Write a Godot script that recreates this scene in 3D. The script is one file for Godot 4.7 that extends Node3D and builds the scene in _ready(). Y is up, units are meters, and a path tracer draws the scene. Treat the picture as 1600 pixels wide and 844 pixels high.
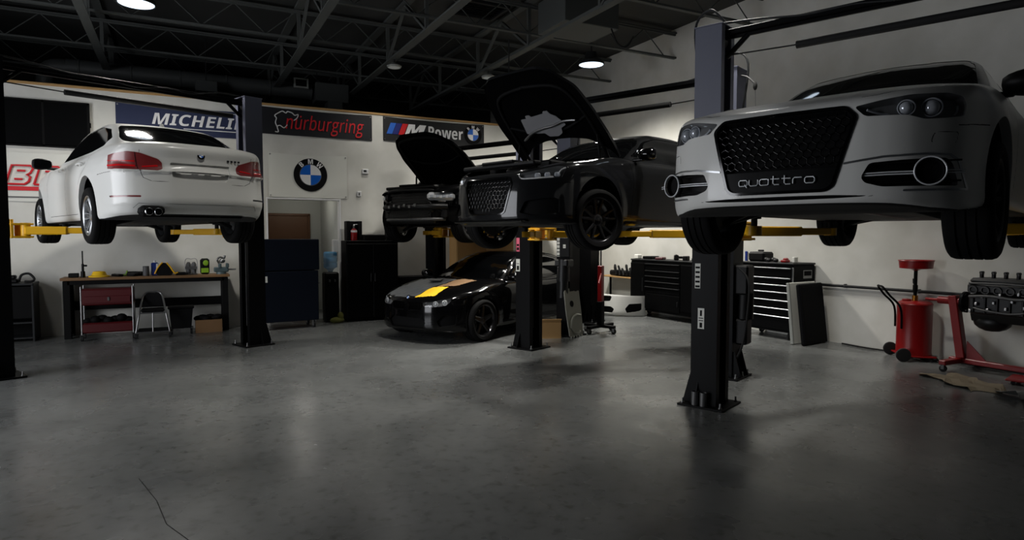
extends Node3D
# A car workshop at night: five cars, four of them up on two-post lifts, seen across a polished concrete floor.
# World axes: x runs along the back partition to the right, -z runs towards it, y is up. The camera stands at the origin.

# two visible high-bay lamps, then unseen ones placed for their light: label, x, -z, height, energy, cone
const LAMPS := [
	["round high-bay ceiling lamp glowing above the white raised sedan at left", -0.45, 10.65, 4.95, 12.5, 74.0],
	["round high-bay ceiling lamp glowing near the right wall above the dark raised car", 7.1, 10.35, 4.95, 40.0, 74.0],
	["unseen high-bay ceiling lamp behind the raised bonnet, placed to light the back wall", 5.3, 10.3, 4.25, 14.0, 78.0],
	["unseen high-bay ceiling lamp at far left, placed to light the workbench wall", -2.8, 10.4, 4.95, 2.0, 76.0],
	["unseen high-bay ceiling lamp over the left open floor, placed to light the white sedans", 0.9, 6.6, 5.2, 7.0, 50.0],
	["unseen high-bay ceiling lamp between the two right lifts, placed to light the floor there", 5.3, 5.2, 5.2, 15.0, 54.0],
	["unseen high-bay ceiling lamp close under the roof, placed to light the right wall", 7.4, 6.6, 5.55, 12.0, 43.0],
	["unseen high-bay ceiling lamp over the open floor, placed to light its middle", 3.4, 8.0, 5.2, 22.0, 46.0]]
# unseen glazed door in the left wall, placed to light the right sedan: centre height, -z, width, height, energy
const UNSEEN_DOOR := [1.95, 7.0, 4.6, 3.6, 36.0]

func _ready() -> void:
	var cam := Camera3D.new()
	cam.name = "camera"
	cam.position = Vector3(0, 1.65, 0)
	cam.rotation_degrees = Vector3(-3.0, -27.5, 0)
	cam.fov = rad_to_deg(2.0 * atan(422.0 / 1000.0))
	cam.near = 0.05
	cam.far = 100.0
	add_child(cam)
	cam.current = true
	var env := Environment.new()
	env.background_mode = Environment.BG_COLOR
	env.background_color = Color(0.004, 0.005, 0.006)
	env.tonemap_mode = Environment.TONE_MAPPER_LINEAR
	env.tonemap_exposure = 1.0
	env.sdfgi_enabled = true
	env.ssao_enabled = true
	env.ssil_enabled = true
	var we := WorldEnvironment.new()
	we.name = "environment"
	we.environment = env
	add_child(we)

	var side_light := AreaLight3D.new()
	side_light.name = "unseen_door_light"
	side_light.area_size = Vector2(UNSEEN_DOOR[2], UNSEEN_DOOR[3])
	side_light.position = Vector3(-5.90, UNSEEN_DOOR[0], -UNSEEN_DOOR[1])
	side_light.rotation_degrees = Vector3(0, -90, 0)
	side_light.light_color = Color(0.98, 0.985, 1.0)
	side_light.light_energy = UNSEEN_DOOR[4]
	side_light.area_range = 40.0
	side_light.shadow_enabled = true
	add_child(side_light)

	make_materials()
	build_room()
	build_lamps()
	build_lifts()
	build_cars()
	build_wall_things()
	build_left_bay()
	build_middle_bay()
	build_right_bay()
	build_ceiling_things()

# ---------------------------------------------------------------- naming, tagging
var used_names := {}
var M := {}

func numbered(called: String) -> String:
	var k: int = used_names.get(called, 0)
	used_names[called] = k + 1
	return called if k == 0 else "%s_%03d" % [called, k]

func tag(o: Node3D, label: String, category: String, group := "") -> Node3D:
	o.set_meta("label", label)
	o.set_meta("category", category)
	if group != "":
		o.set_meta("group", group)
	return o

func thing(called: String, label: String, category: String, at := Vector3.ZERO, turn := 0.0, group := "") -> Node3D:
	var o := Node3D.new()
	o.name = numbered(called)
	add_child(o)
	o.position = at
	o.rotation_degrees.y = turn
	return tag(o, label, category, group)

func part(called: String, mesh: Mesh, mat: Material, parent: Node3D, at := Vector3.ZERO, rot := Vector3.ZERO) -> MeshInstance3D:
	var o := MeshInstance3D.new()
	o.name = called if parent != self else numbered(called)
	o.mesh = mesh
	o.material_override = mat
	o.position = at
	o.rotation_degrees = rot
	parent.add_child(o, true)
	return o

func single(called: String, label: String, category: String, mesh: Mesh, mat: Material, at := Vector3.ZERO, turn := 0.0, group := "") -> MeshInstance3D:
	var o := part(called, mesh, mat, self, at, Vector3(0, turn, 0))
	tag(o, label, category, group)
	return o

func struct(called: String, mesh: Mesh, mat: Material, at := Vector3.ZERO, rot := Vector3.ZERO, parent: Node3D = self) -> MeshInstance3D:
	var o := part(called, mesh, mat, parent, at, rot)
	if parent == self:
		o.set_meta("kind", "structure")
	return o

func copy_of(o: Node3D, label: String, at: Vector3, turn := 0.0) -> Node3D:
	var c: Node3D = o.duplicate()
	c.name = numbered(String(o.name).rstrip("0123456789").rstrip("_"))
	add_child(c)
	c.position = at
	c.rotation_degrees.y = turn
	c.set_meta("label", label)
	return c

func floor_pt(p: float, q: float, y := 0.0) -> Vector3:
	return Vector3(p, y, -q)

# ---------------------------------------------------------------- materials
func mat(key: String, color: Color, rough := 0.5, metal := 0.0, spec := 0.5) -> StandardMaterial3D:
	var m := StandardMaterial3D.new()
	m.resource_name = key
	m.albedo_color = color
	m.roughness = rough
	m.metallic = metal
	m.metallic_specular = spec
	M[key] = m
	return m

func noise_tex(seed_: int, freq: float, c0: Color, c1: Color, size := 512, octaves := 4, mid := -1.0, c_mid := Color.WHITE) -> NoiseTexture2D:
	var n := FastNoiseLite.new()
	n.seed = seed_
	n.frequency = freq
	n.fractal_octaves = octaves
	var t := NoiseTexture2D.new()
	t.width = size
	t.height = size
	t.seamless = true
	t.noise = n
	var g := Gradient.new()
	g.set_color(0, c0)
	g.set_color(1, c1)
	if mid >= 0.0:
		g.add_point(mid, c_mid)
	t.color_ramp = g
	return t

# ---------------------------------------------------------------- mesh building
class B:
	var st := SurfaceTool.new()
	var g := 1
	func _init() -> void:
		st.begin(Mesh.PRIMITIVE_TRIANGLES)
		st.set_smooth_group(0xFFFFFFFF)
	func tri(a: Vector3, b: Vector3, c: Vector3) -> void:   # counter-clockwise seen from outside
		st.add_vertex(a)
		st.add_vertex(c)
		st.add_vertex(b)
	func quad(a: Vector3, b: Vector3, c: Vector3, d: Vector3) -> void:
		tri(a, b, c)
		tri(a, c, d)
	func flat() -> void:
		st.set_smooth_group(0xFFFFFFFF)
	func smooth() -> void:
		g += 1
		st.set_smooth_group(g)
	func done() -> ArrayMesh:
		st.generate_normals()
		return st.commit()
	# box with chamfered edges; c centre, s full size, bs basis
	func box(c: Vector3, s: Vector3, bev := 0.0, bs := Basis.IDENTITY) -> B:
		flat()
		var h := s * 0.5
		if bev <= 0.0:
			var v := []
			for i in 8:
				v.append(c + bs * Vector3(h.x * (1 if i & 1 else -1), h.y * (1 if i & 2 else -1), h.z * (1 if i & 4 else -1)))
			quad(v[0], v[2], v[3], v[1])
			quad(v[4], v[5], v[7], v[6])
			quad(v[0], v[1], v[5], v[4])
			quad(v[2], v[6], v[7], v[3])
			quad(v[0], v[4], v[6], v[2])
			quad(v[1], v[3], v[7], v[5])
			return self
		bev = minf(bev, minf(h.x, minf(h.y, h.z)) * 0.98)
		for ax in 3:
			var u := (ax + 1) % 3
			var w := (ax + 2) % 3
			for sg in [-1.0, 1.0]:
				var q := []
				for k in 4:
					var p := Vector3.ZERO
					p[ax] = h[ax] * sg
					p[u] = (h[u] - bev) * (1 if k == 1 or k == 2 else -1)
					p[w] = (h[w] - bev) * (1 if k >= 2 else -1)
					q.append(c + bs * p)
				if sg > 0:
					quad(q[0], q[1], q[2], q[3])
				else:
					quad(q[3], q[2], q[1], q[0])
			for su in [-1.0, 1.0]:      # edges along ax
				for sw in [-1.0, 1.0]:
					var e := []
					for k in 4:
						var p := Vector3.ZERO
						p[ax] = (h[ax] - bev) * (1 if k == 1 or k == 2 else -1)
						p[u] = (h[u] if k < 2 else h[u] - bev) * su
						p[w] = (h[w] - bev if k < 2 else h[w]) * sw
						e.append(c + bs * p)
					if su * sw > 0:
						quad(e[0], e[3], e[2], e[1])
					else:
						quad(e[0], e[1], e[2], e[3])
		for sx in [-1.0, 1.0]:
			for sy in [-1.0, 1.0]:
				for sz in [-1.0, 1.0]:
					var a := c + bs * Vector3(h.x * sx, (h.y - bev) * sy, (h.z - bev) * sz)
					var b := c + bs * Vector3((h.x - bev) * sx, h.y * sy, (h.z - bev) * sz)
					var d := c + bs * Vector3((h.x - bev) * sx, (h.y - bev) * sy, h.z * sz)
					if sx * sy * sz > 0:
						tri(a, b, d)
					else:
						tri(a, d, b)
		return self
	# surface of revolution: profile of Vector2(radius, height) along axis dir from origin o
	func lathe(o: Vector3, dir: Vector3, prof: Array, n := 24, sharp := 35.0) -> B:
		var d := dir.normalized()
		var u := d.cross(Vector3.RIGHT if absf(d.x) < 0.9 else Vector3.FORWARD).normalized()
		var w := d.cross(u)
		smooth()
		for i in prof.size() - 1:
			var p: Vector2 = prof[i]
			var q: Vector2 = prof[i + 1]
			if i > 0:
				var e: Vector2 = p - prof[i - 1]
				if absf(rad_to_deg(e.angle_to(q - p))) > sharp:
					smooth()
			for k in n:
				var a0 := TAU * k / n
				var a1 := TAU * (k + 1) / n
				var r0 := u * cos(a0) + w * sin(a0)
				var r1 := u * cos(a1) + w * sin(a1)
				var A := o + d * p.y + r0 * p.x
				var Bq := o + d * p.y + r1 * p.x
				var C := o + d * q.y + r1 * q.x
				var D := o + d * q.y + r0 * q.x
				if p.x > 1e-5:
					tri(A, Bq, C)
				if q.x > 1e-5:
					tri(A, C, D)
		flat()
		return self
	func cyl(a: Vector3, b: Vector3, r0: float, r1 := -1.0, n := 16) -> B:
		if r1 < 0.0:
			r1 = r0
		var h := (b - a).length()
		return lathe(a, b - a, [Vector2(0, 0), Vector2(r0, 0), Vector2(r1, h), Vector2(0, h)], n)
	func ball(c: Vector3, r: Vector3, n := 16) -> B:
		smooth()
		var m := n / 2
		for i in m:
			for k in n:
				var q := []
				for e in [[i, k], [i, k + 1], [i + 1, k + 1], [i + 1, k]]:
					var th: float = PI * e[0] / m
					var ph: float = TAU * e[1] / n
					q.append(c + Vector3(sin(th) * cos(ph), cos(th), sin(th) * sin(ph)) * r)
				if i > 0:
					tri(q[0], q[1], q[2])
				if i < m - 1:
					tri(q[0], q[2], q[3])
		flat()
		return self
	func tube(pts: Array, r: float, n := 8, closed := false) -> B:
		smooth()
		var cnt := pts.size()
		var rings := []
		var last := Vector3.ZERO
		for i in cnt:
			var t: Vector3
			if closed:
				t = (pts[(i + 1) % cnt] - pts[(i - 1 + cnt) % cnt]).normalized()
			else:
				t = (pts[mini(i + 1, cnt - 1)] - pts[maxi(i - 1, 0)]).normalized()
			var u := last - t * last.dot(t)
			if u.length() < 0.1:
				u = t.cross(Vector3.UP if absf(t.y) < 0.9 else Vector3.RIGHT)
			u = u.normalized()
			last = u
			var w := t.cross(u)
			var ring := []
			for k in n:
				ring.append(pts[i] + (u * cos(TAU * k / n) + w * sin(TAU * k / n)) * r)
			rings.append(ring)
		for i in (cnt if closed else cnt - 1):
			var a: Array = rings[i]
			var b: Array = rings[(i + 1) % cnt]
			for k in n:
				quad(a[k], a[(k + 1) % n], b[(k + 1) % n], b[k])
		if not closed:
			flat()
			for k in range(1, n - 1):
				tri(rings[0][0], rings[0][k + 1], rings[0][k])
				tri(rings[cnt - 1][0], rings[cnt - 1][k], rings[cnt - 1][k + 1])
		flat()
		return self
	# polygon (Vector2 list) in the plane o + x*u + y*w, pushed out by depth along u x w
	func prism(poly: PackedVector2Array, depth: float, o := Vector3.ZERO, u := Vector3.RIGHT, w := Vector3.UP, soft := false) -> B:
		flat()
		if Geometry2D.is_polygon_clockwise(poly):
			pass
		else:
			poly.reverse()
		# Godot calls counter-clockwise in y-down; make it counter-clockwise in y-up
		var area := 0.0
		for i in poly.size():
			area += poly[i].cross(poly[(i + 1) % poly.size()])
		if area < 0.0:
			poly.reverse()
		var n := u.cross(w).normalized() * depth
		var ids := Geometry2D.triangulate_polygon(poly)
		for i in range(0, ids.size(), 3):
			var a := poly[ids[i]]
			var b := poly[ids[i + 1]]
			var c := poly[ids[i + 2]]
			if (b - a).cross(c - a) < 0.0:
				var t := b
				b = c
				c = t
			var A := o + u * a.x + w * a.y
			var Bq := o + u * b.x + w * b.y
			var C := o + u * c.x + w * c.y
			tri(A + n, Bq + n, C + n)
			tri(A, C, Bq)
		if soft:
			smooth()
		for i in poly.size():
			var a := poly[i]
			var b := poly[(i + 1) % poly.size()]
			var A := o + u * a.x + w * a.y
			var Bq := o + u * b.x + w * b.y
			quad(A, Bq, Bq + n, A + n)
		flat()
		return self

func box_mesh(s: Vector3, bev := 0.0, c := Vector3.ZERO) -> ArrayMesh:
	return B.new().box(c, s, bev).done()

func smooth_path(ctrl: Array, per := 6) -> Array:
	var out := []
	var n := ctrl.size()
	for i in n - 1:
		var p0: Vector3 = ctrl[maxi(i - 1, 0)]
		var p1: Vector3 = ctrl[i]
		var p2: Vector3 = ctrl[i + 1]
		var p3: Vector3 = ctrl[mini(i + 2, n - 1)]
		for k in per:
			out.append(p1.cubic_interpolate(p2, p0, p3, float(k) / per))
	out.append(ctrl[n - 1])
	return out

func round_poly(pts: Array, r: float, n := 4) -> PackedVector2Array:
	var out := PackedVector2Array()
	var cnt := pts.size()
	for i in cnt:
		var p: Vector2 = pts[i]
		var a: Vector2 = pts[(i - 1 + cnt) % cnt] - p
		var b: Vector2 = pts[(i + 1) % cnt] - p
		var k: float = minf(r, minf(a.length(), b.length()) * 0.45)
		var s := p + a.normalized() * k
		var e := p + b.normalized() * k
		for j in n + 1:
			var t := float(j) / n
			out.append(s.lerp(p, t).lerp(p.lerp(e, t), t))
	return out

func text_mesh(s: String, height: float, depth: float, font_name := "Droid Sans", weight := 400, italic := false) -> TextMesh:
	var f := SystemFont.new()
	f.font_names = PackedStringArray([font_name])
	f.font_weight = weight
	f.font_italic = italic
	var t := TextMesh.new()
	t.text = s
	t.font = f
	t.font_size = 64
	t.pixel_size = height / 64.0
	t.depth = depth
	t.curve_step = 1.0
	return t

# ---------------------------------------------------------------- car bodies
# A body is the zero surface of a function built from tables: plan width, side inset, hood / belt line, fascia outlines and the greenhouse.
# The half skin is meshed by casting lines from an inner box out to a bounding box; then windows, lamps, doors and so on are cut out of the skin with clean edges.
class CarBody:
	var W: PackedFloat32Array
	var S: PackedFloat32Array
	var T: PackedFloat32Array
	var K: PackedFloat32Array
	var FZ: PackedFloat32Array
	var FB: PackedFloat32Array
	var RZ: PackedFloat32Array
	var RB: PackedFloat32Array
	var BY: PackedFloat32Array
	var G: PackedFloat32Array
	var GW: PackedFloat32Array
	var GB: PackedFloat32Array
	var crown := 0.07
	var flare := 0.012
	var axles := [0.0, -2.9]
	var arch_r := 0.37
	var wheel_y := 0.33
	var zf := 0.95
	var zr := -4.0
	var P := PackedVector3Array()     # skin of the left half, three points to a triangle, counter-clockwise
	var N := PackedVector3Array()

	static func table(pts: Array, n := 128) -> PackedFloat32Array:
		var rows := pts.duplicate()
		rows.sort_custom(func(a, b): return a[0] < b[0])
		var cnt := rows.size()
		var x0: float = rows[0][0]
		var x1: float = rows[cnt - 1][0]
		var out := PackedFloat32Array([x0, (n - 1) / (x1 - x0)])
		var d := []
		var m := []
		for i in cnt - 1:
			d.append((rows[i + 1][1] - rows[i][1]) / (rows[i + 1][0] - rows[i][0]))
		for i in cnt:
			if i == 0:
				m.append(d[0])
			elif i == cnt - 1:
				m.append(d[cnt - 2])
			elif d[i - 1] * d[i] <= 0.0:
				m.append(0.0)
			else:
				m.append(2.0 * d[i - 1] * d[i] / (d[i - 1] + d[i]))
		var j := 0
		for i in n:
			var x := x0 + (x1 - x0) * i / (n - 1)
			while j < cnt - 2 and x > rows[j + 1][0]:
				j += 1
			var h: float = rows[j + 1][0] - rows[j][0]
			var t: float = clampf((x - rows[j][0]) / h, 0.0, 1.0)
			var t2 := t * t
			var t3 := t2 * t
			out.append((2 * t3 - 3 * t2 + 1) * rows[j][1] + (t3 - 2 * t2 + t) * h * m[j] + (-2 * t3 + 3 * t2) * rows[j + 1][1] + (t3 - t2) * h * m[j + 1])
		return out

	static func lk(t: PackedFloat32Array, x: float) -> float:
		var last := t.size() - 3
		var u := (x - t[0]) * t[1]
		if u <= 0.0:
			return t[2]
		if u >= last:
			return t[last + 2]
		var i := int(u)
		return lerpf(t[i + 2], t[i + 3], u - i)

	static func smax(a: float, b: float, k: float) -> float:
		var h := k - absf(a - b)
		if h <= 0.0:
			return maxf(a, b)
		return maxf(a, b) + h * h * 0.25 / k

	func f(x: float, y: float, z: float) -> float:
		var w := lk(W, z)
		var side := x - w + lk(S, y)
		for za in axles:
			var dd: float = sqrt((z - za) * (z - za) + (y - wheel_y) * (y - wheel_y))
			if dd < arch_r + 0.16:
				side -= flare * smoothstep(arch_r + 0.16, arch_r, dd)
		var xr := x / w
		var top := y - lk(T, z) + lk(K, z) * xr * xr * xr * xr
		var fr := z - lk(FZ, y) + lk(FB, x)
		var re := lk(RZ, y) + lk(RB, x) - z
		var lo := smax(smax(side, top, 0.07), smax(fr, re, 0.01), 0.05)
		lo = smax(lo, lk(BY, z) - y, 0.03)
		if y < 0.7:
			return lo
		var g := smax(y - lk(G, z + lk(GB, z) * x * x) + crown * x * x, x - lk(GW, y), 0.10)
		return -smax(-lo, -g, 0.025)

	func hit(b: Vector3) -> Vector3:
		var a := Vector3(minf(b.x, 0.5), clampf(b.y, 0.42, 0.58), clampf(b.z, zr + 0.6, zf - 0.5))
		var t0 := 0.0
		var t1 := 1.0
		var f0 := f(a.x, a.y, a.z)
		var f1 := f(b.x, b.y, b.z)
		if f0 >= 0.0 or f1 <= 0.0:
			return b if f1 <= 0.0 else a
		var t := 0.5
		var lastside := 0
		for i in 14:
			t = (t0 * f1 - t1 * f0) / (f1 - f0) if i > 1 else (t0 + t1) * 0.5
			var p := a.lerp(b, t)
			var v := f(p.x, p.y, p.z)
			if absf(v) < 0.00015:
				break
			if v < 0.0:
				t0 = t
				f0 = v
				if lastside == -1:
					f1 *= 0.5
				lastside = -1
			else:
				t1 = t
				f1 = v
				if lastside == 1:
					f0 *= 0.5
				lastside = 1
		return a.lerp(b, t)

	func grad(p: Vector3) -> Vector3:
		var e := 0.006
		var x := maxf(p.x, 0.0)
		var v := Vector3(f(x + e, p.y, p.z) - f(absf(x - e), p.y, p.z), f(x, p.y + e, p.z) - f(x, p.y - e, p.z), f(x, p.y, p.z + e) - f(x, p.y, p.z - e))
		if x < 0.001:
			v.x = 0.0
		return v.normalized()

	func face(us: Array, vs: Array, at: Callable) -> void:
		var pts := []
		var nrm := []
		for u in us:
			for v in vs:
				var p := hit(at.call(u, v))
				pts.append(p)
				nrm.append(grad(p))
		var c := vs.size()
		for i in us.size() - 1:
			for j in c - 1:
				var q := [i * c + j, (i + 1) * c + j, (i + 1) * c + j + 1, i * c + j + 1]
				var pn: Vector3 = (pts[q[2]] - pts[q[0]]).cross(pts[q[3]] - pts[q[1]])
				var flip: bool = pn.dot(nrm[q[0]] + nrm[q[2]]) < 0.0
				for tri in [[0, 1, 2], [0, 2, 3]]:
					for k in 3:
						var m: int = q[tri[2 - k if flip else k]]
						P.append(pts[m])
						N.append(nrm[m])

	static func steps(a: float, b: float, n: int, ease := 0.0) -> Array:
		var out := []
		for i in n + 1:
			var t := float(i) / n
			if ease > 0.0:
				t = lerpf(t, 1.0 - (1.0 - t) * (1.0 - t), ease)
			elif ease < 0.0:
				t = lerpf(t, t * t, -ease)
			out.append(lerpf(a, b, t))
		return out

	func build(detail := 1.0) -> void:
		var X := 1.05
		var Y0 := 0.02
		var Y1 := 1.56
		var z0 := zr - 0.12
		var z1 := zf + 0.12
		var zs := steps(z0, z1, int(104 * detail))
		var ys := steps(Y0, Y1, int(44 * detail))
		var xs := steps(0.0, X, int(30 * detail))
		face(zs, ys, func(z, y): return Vector3(X, y, z))
		face(zs, xs, func(z, x): return Vector3(x, Y1, z))
		face(xs, ys, func(x, y): return Vector3(x, y, z1))
		face(xs, ys, func(x, y): return Vector3(x, y, z0))
		face(steps(z0, z1, int(90 * detail)), steps(0.0, X, int(24 * detail)), func(z, x): return Vector3(x, Y0, z))

	# signed distance to a polygon, negative inside
	static func sd(poly: PackedVector2Array, p: Vector2) -> float:
		var best := 1e9
		var inside := false
		var n := poly.size()
		var b := poly[n - 1]
		for i in n:
			var a := poly[i]
			var e := b - a
			var w := p - a
			var d := (w - e * clampf(w.dot(e) / maxf(e.length_squared(), 1e-12), 0.0, 1.0)).length_squared()
			if d < best:
				best = d
			if (a.y > p.y) != (b.y > p.y) and p.x < (b.x - a.x) * (p.y - a.y) / (b.y - a.y) + a.x:
				inside = not inside
			b = a
		return -sqrt(best) if inside else sqrt(best)

	# Cuts the region of a polygon, seen along U x V, out of the skin. Returns [points, normals, edge points, edge normals] of what was cut out.
	# line > 0 cuts only a band of that half width along the outline (open: the last edge of the outline is left out).
	func cut(poly: PackedVector2Array, U: Vector3, V: Vector3, guard: Callable, line := 0.0, open := false, keep := false) -> Array:
		var box := Rect2(poly[0], Vector2.ZERO)
		for p in poly:
			box = box.expand(p)
		box = box.grow(0.02 + line)
		var oP := PackedVector3Array()
		var oN := PackedVector3Array()
		var r := [PackedVector3Array(), PackedVector3Array(), PackedVector3Array(), PackedVector3Array()]
		for i in range(0, P.size(), 3):
			var a := P[i]
			var b := P[i + 1]
			var c := P[i + 2]
			var ua := a.dot(U)
			var ub := b.dot(U)
			var uc := c.dot(U)
			var out_ := maxf(ua, maxf(ub, uc)) < box.position.x or minf(ua, minf(ub, uc)) > box.end.x
			if not out_:
				var va := a.dot(V)
				var vb := b.dot(V)
				var vc := c.dot(V)
				out_ = maxf(va, maxf(vb, vc)) < box.position.y or minf(va, minf(vb, vc)) > box.end.y
			if out_ or not guard.call((a + b + c) / 3.0, N[i]):
				oP.append(a)
				oP.append(b)
				oP.append(c)
				oN.append(N[i])
				oN.append(N[i + 1])
				oN.append(N[i + 2])
			else:
				_clip(a, b, c, N[i], N[i + 1], N[i + 2], poly, U, V, line, open, 0, oP, oN, r)
		if not keep:
			P = oP
			N = oN
		return r

	static func _val(p: Vector3, poly: PackedVector2Array, U: Vector3, V: Vector3, line: float, open: bool) -> float:
		var q := Vector2(p.dot(U), p.dot(V))
		if line <= 0.0:
			return sd(poly, q)
		if not open:
			return absf(sd(poly, q)) - line
		var best := 1e9
		for i in poly.size() - 1:
			var a := poly[i]
			var e := poly[i + 1] - a
			var w := q - a
			best = minf(best, (w - e * clampf(w.dot(e) / maxf(e.length_squared(), 1e-12), 0.0, 1.0)).length_squared())
		return sqrt(best) - line

	func _clip(a: Vector3, b: Vector3, c: Vector3, na: Vector3, nb: Vector3, nc: Vector3, poly: PackedVector2Array, U: Vector3, V: Vector3, line: float, open: bool, depth: int, oP: PackedVector3Array, oN: PackedVector3Array, r: Array) -> void:
		var fa := _val(a, poly, U, V, line, open)
		var fb := _val(b, poly, U, V, line, open)
		var fc := _val(c, poly, U, V, line, open)
		var size := maxf((a - b).length(), maxf((b - c).length(), (c - a).length()))
		var near := minf(absf(fa), minf(absf(fb), absf(fc)))
		if near < size and size > (0.012 if line > 0.0 else 0.02) and depth < 4:
			var ab := (a + b) * 0.5
			var bc := (b + c) * 0.5
			var ca := (c + a) * 0.5
			var nab := (na + nb).normalized()
			var nbc := (nb + nc).normalized()
			var nca := (nc + na).normalized()
			_clip(a, ab, ca, na, nab, nca, poly, U, V, line, open, depth + 1, oP, oN, r)
			_clip(ab, b, bc, nab, nb, nbc, poly, U, V, line, open, depth + 1, oP, oN, r)
			_clip(ca, bc, c, nca, nbc, nc, poly, U, V, line, open, depth + 1, oP, oN, r)
			_clip(ab, bc, ca, nab, nbc, nca, poly, U, V, line, open, depth + 1, oP, oN, r)
			return
		var pts := [a, b, c]
		var nrm := [na, nb, nc]
		var val := [fa, fb, fc]
		var inside := int(fa < 0.0) + int(fb < 0.0) + int(fc < 0.0)
		if inside == 0 or inside == 3:
			var dp: PackedVector3Array = r[0] if inside == 3 else oP
			var dn: PackedVector3Array = r[1] if inside == 3 else oN
			for k in 3:
				dp.append(pts[k])
				dn.append(nrm[k])
			return
		# one corner stands alone
		var k0 := 0
		for k in 3:
			if (val[k] < 0.0) == (inside == 1):
				k0 = k
		var k1 := (k0 + 1) % 3
		var k2 := (k0 + 2) % 3
		var t1: float = val[k0] / (val[k0] - val[k1])
		var t2: float = val[k0] / (val[k0] - val[k2])
		var p1: Vector3 = pts[k0].lerp(pts[k1], t1)
		var p2: Vector3 = pts[k0].lerp(pts[k2], t2)
		var n1: Vector3 = nrm[k0].lerp(nrm[k1], t1).normalized()
		var n2: Vector3 = nrm[k0].lerp(nrm[k2], t2).normalized()
		var alone_p: PackedVector3Array = r[0] if inside == 1 else oP
		var alone_n: PackedVector3Array = r[1] if inside == 1 else oN
		var rest_p: PackedVector3Array = oP if inside == 1 else r[0]
		var rest_n: PackedVector3Array = oN if inside == 1 else r[1]
		alone_p.append_array(PackedVector3Array([pts[k0], p1, p2]))
		alone_n.append_array(PackedVector3Array([nrm[k0], n1, n2]))
		rest_p.append_array(PackedVector3Array([p1, pts[k1], pts[k2], p1, pts[k2], p2]))
		rest_n.append_array(PackedVector3Array([n1, nrm[k1], nrm[k2], n1, nrm[k2], n2]))
		r[2].append_array(PackedVector3Array([p1, p2]))
		r[3].append_array(PackedVector3Array([n1, n2]))

	# a mesh from cut-out pieces; push moves it along its normals, skirt closes the step at the edges; halves: 1 left, -1 right, 0 both
	static func mesh_of(r: Array, halves := 0, push := 0.0, skirt := 0.0, sink := Vector3.ZERO, xf := Transform3D.IDENTITY, back := 0.0) -> ArrayMesh:
		var v := PackedVector3Array()
		var n := PackedVector3Array()
		for i in r[0].size():
			v.append(r[0][i] + r[1][i] * push + sink)
			n.append(r[1][i])
		if back != 0.0:      # an inner sheet behind the outer one
			for i in range(0, r[0].size(), 3):
				for k in [0, 2, 1]:
					v.append(r[0][i + k] - r[1][i + k] * back + sink)
					n.append(-r[1][i + k])
		if skirt != 0.0 and r.size() > 2:
			for i in range(0, r[2].size(), 2):
				var a: Vector3 = r[2][i]
				var b: Vector3 = r[2][i + 1]
				var c: Vector3 = b + r[3][i + 1] * skirt + sink
				var d: Vector3 = a + r[3][i] * skirt + sink
				var m := (b - a).cross(d - a).normalized()
				v.append_array(PackedVector3Array([a, b, c, a, c, d]))
				for k in 6:
					n.append(m)
		var vv := PackedVector3Array()
		var nn := PackedVector3Array()
		if halves >= 0:
			for i in range(0, v.size(), 3):
				for k in [0, 2, 1]:
					vv.append(xf * v[i + k])
					nn.append(xf.basis * n[i + k])
		if halves <= 0:
			var mir := Vector3(-1, 1, 1)
			for i in v.size():
				vv.append(xf * (v[i] * mir))
				nn.append(xf.basis * (n[i] * mir))
		var arr := []
		arr.resize(Mesh.ARRAY_MAX)
		arr[Mesh.ARRAY_VERTEX] = vv
		arr[Mesh.ARRAY_NORMAL] = nn
		var am := ArrayMesh.new()
		if vv.size() > 0:
			am.add_surface_from_arrays(Mesh.PRIMITIVE_TRIANGLES, arr)
		return am

func pv(a: Array) -> PackedVector2Array:
	var o := PackedVector2Array()
	for i in range(0, a.size(), 2):
		o.append(Vector2(a[i], a[i + 1]))
	return o

func rp(a: Array, r: float) -> PackedVector2Array:
	return round_poly(Array(pv(a)), r)

const SIDE_U := Vector3(0, 0, 1)
const UPV := Vector3(0, 1, 0)
const LEFT := Vector3(1, 0, 0)

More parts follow.
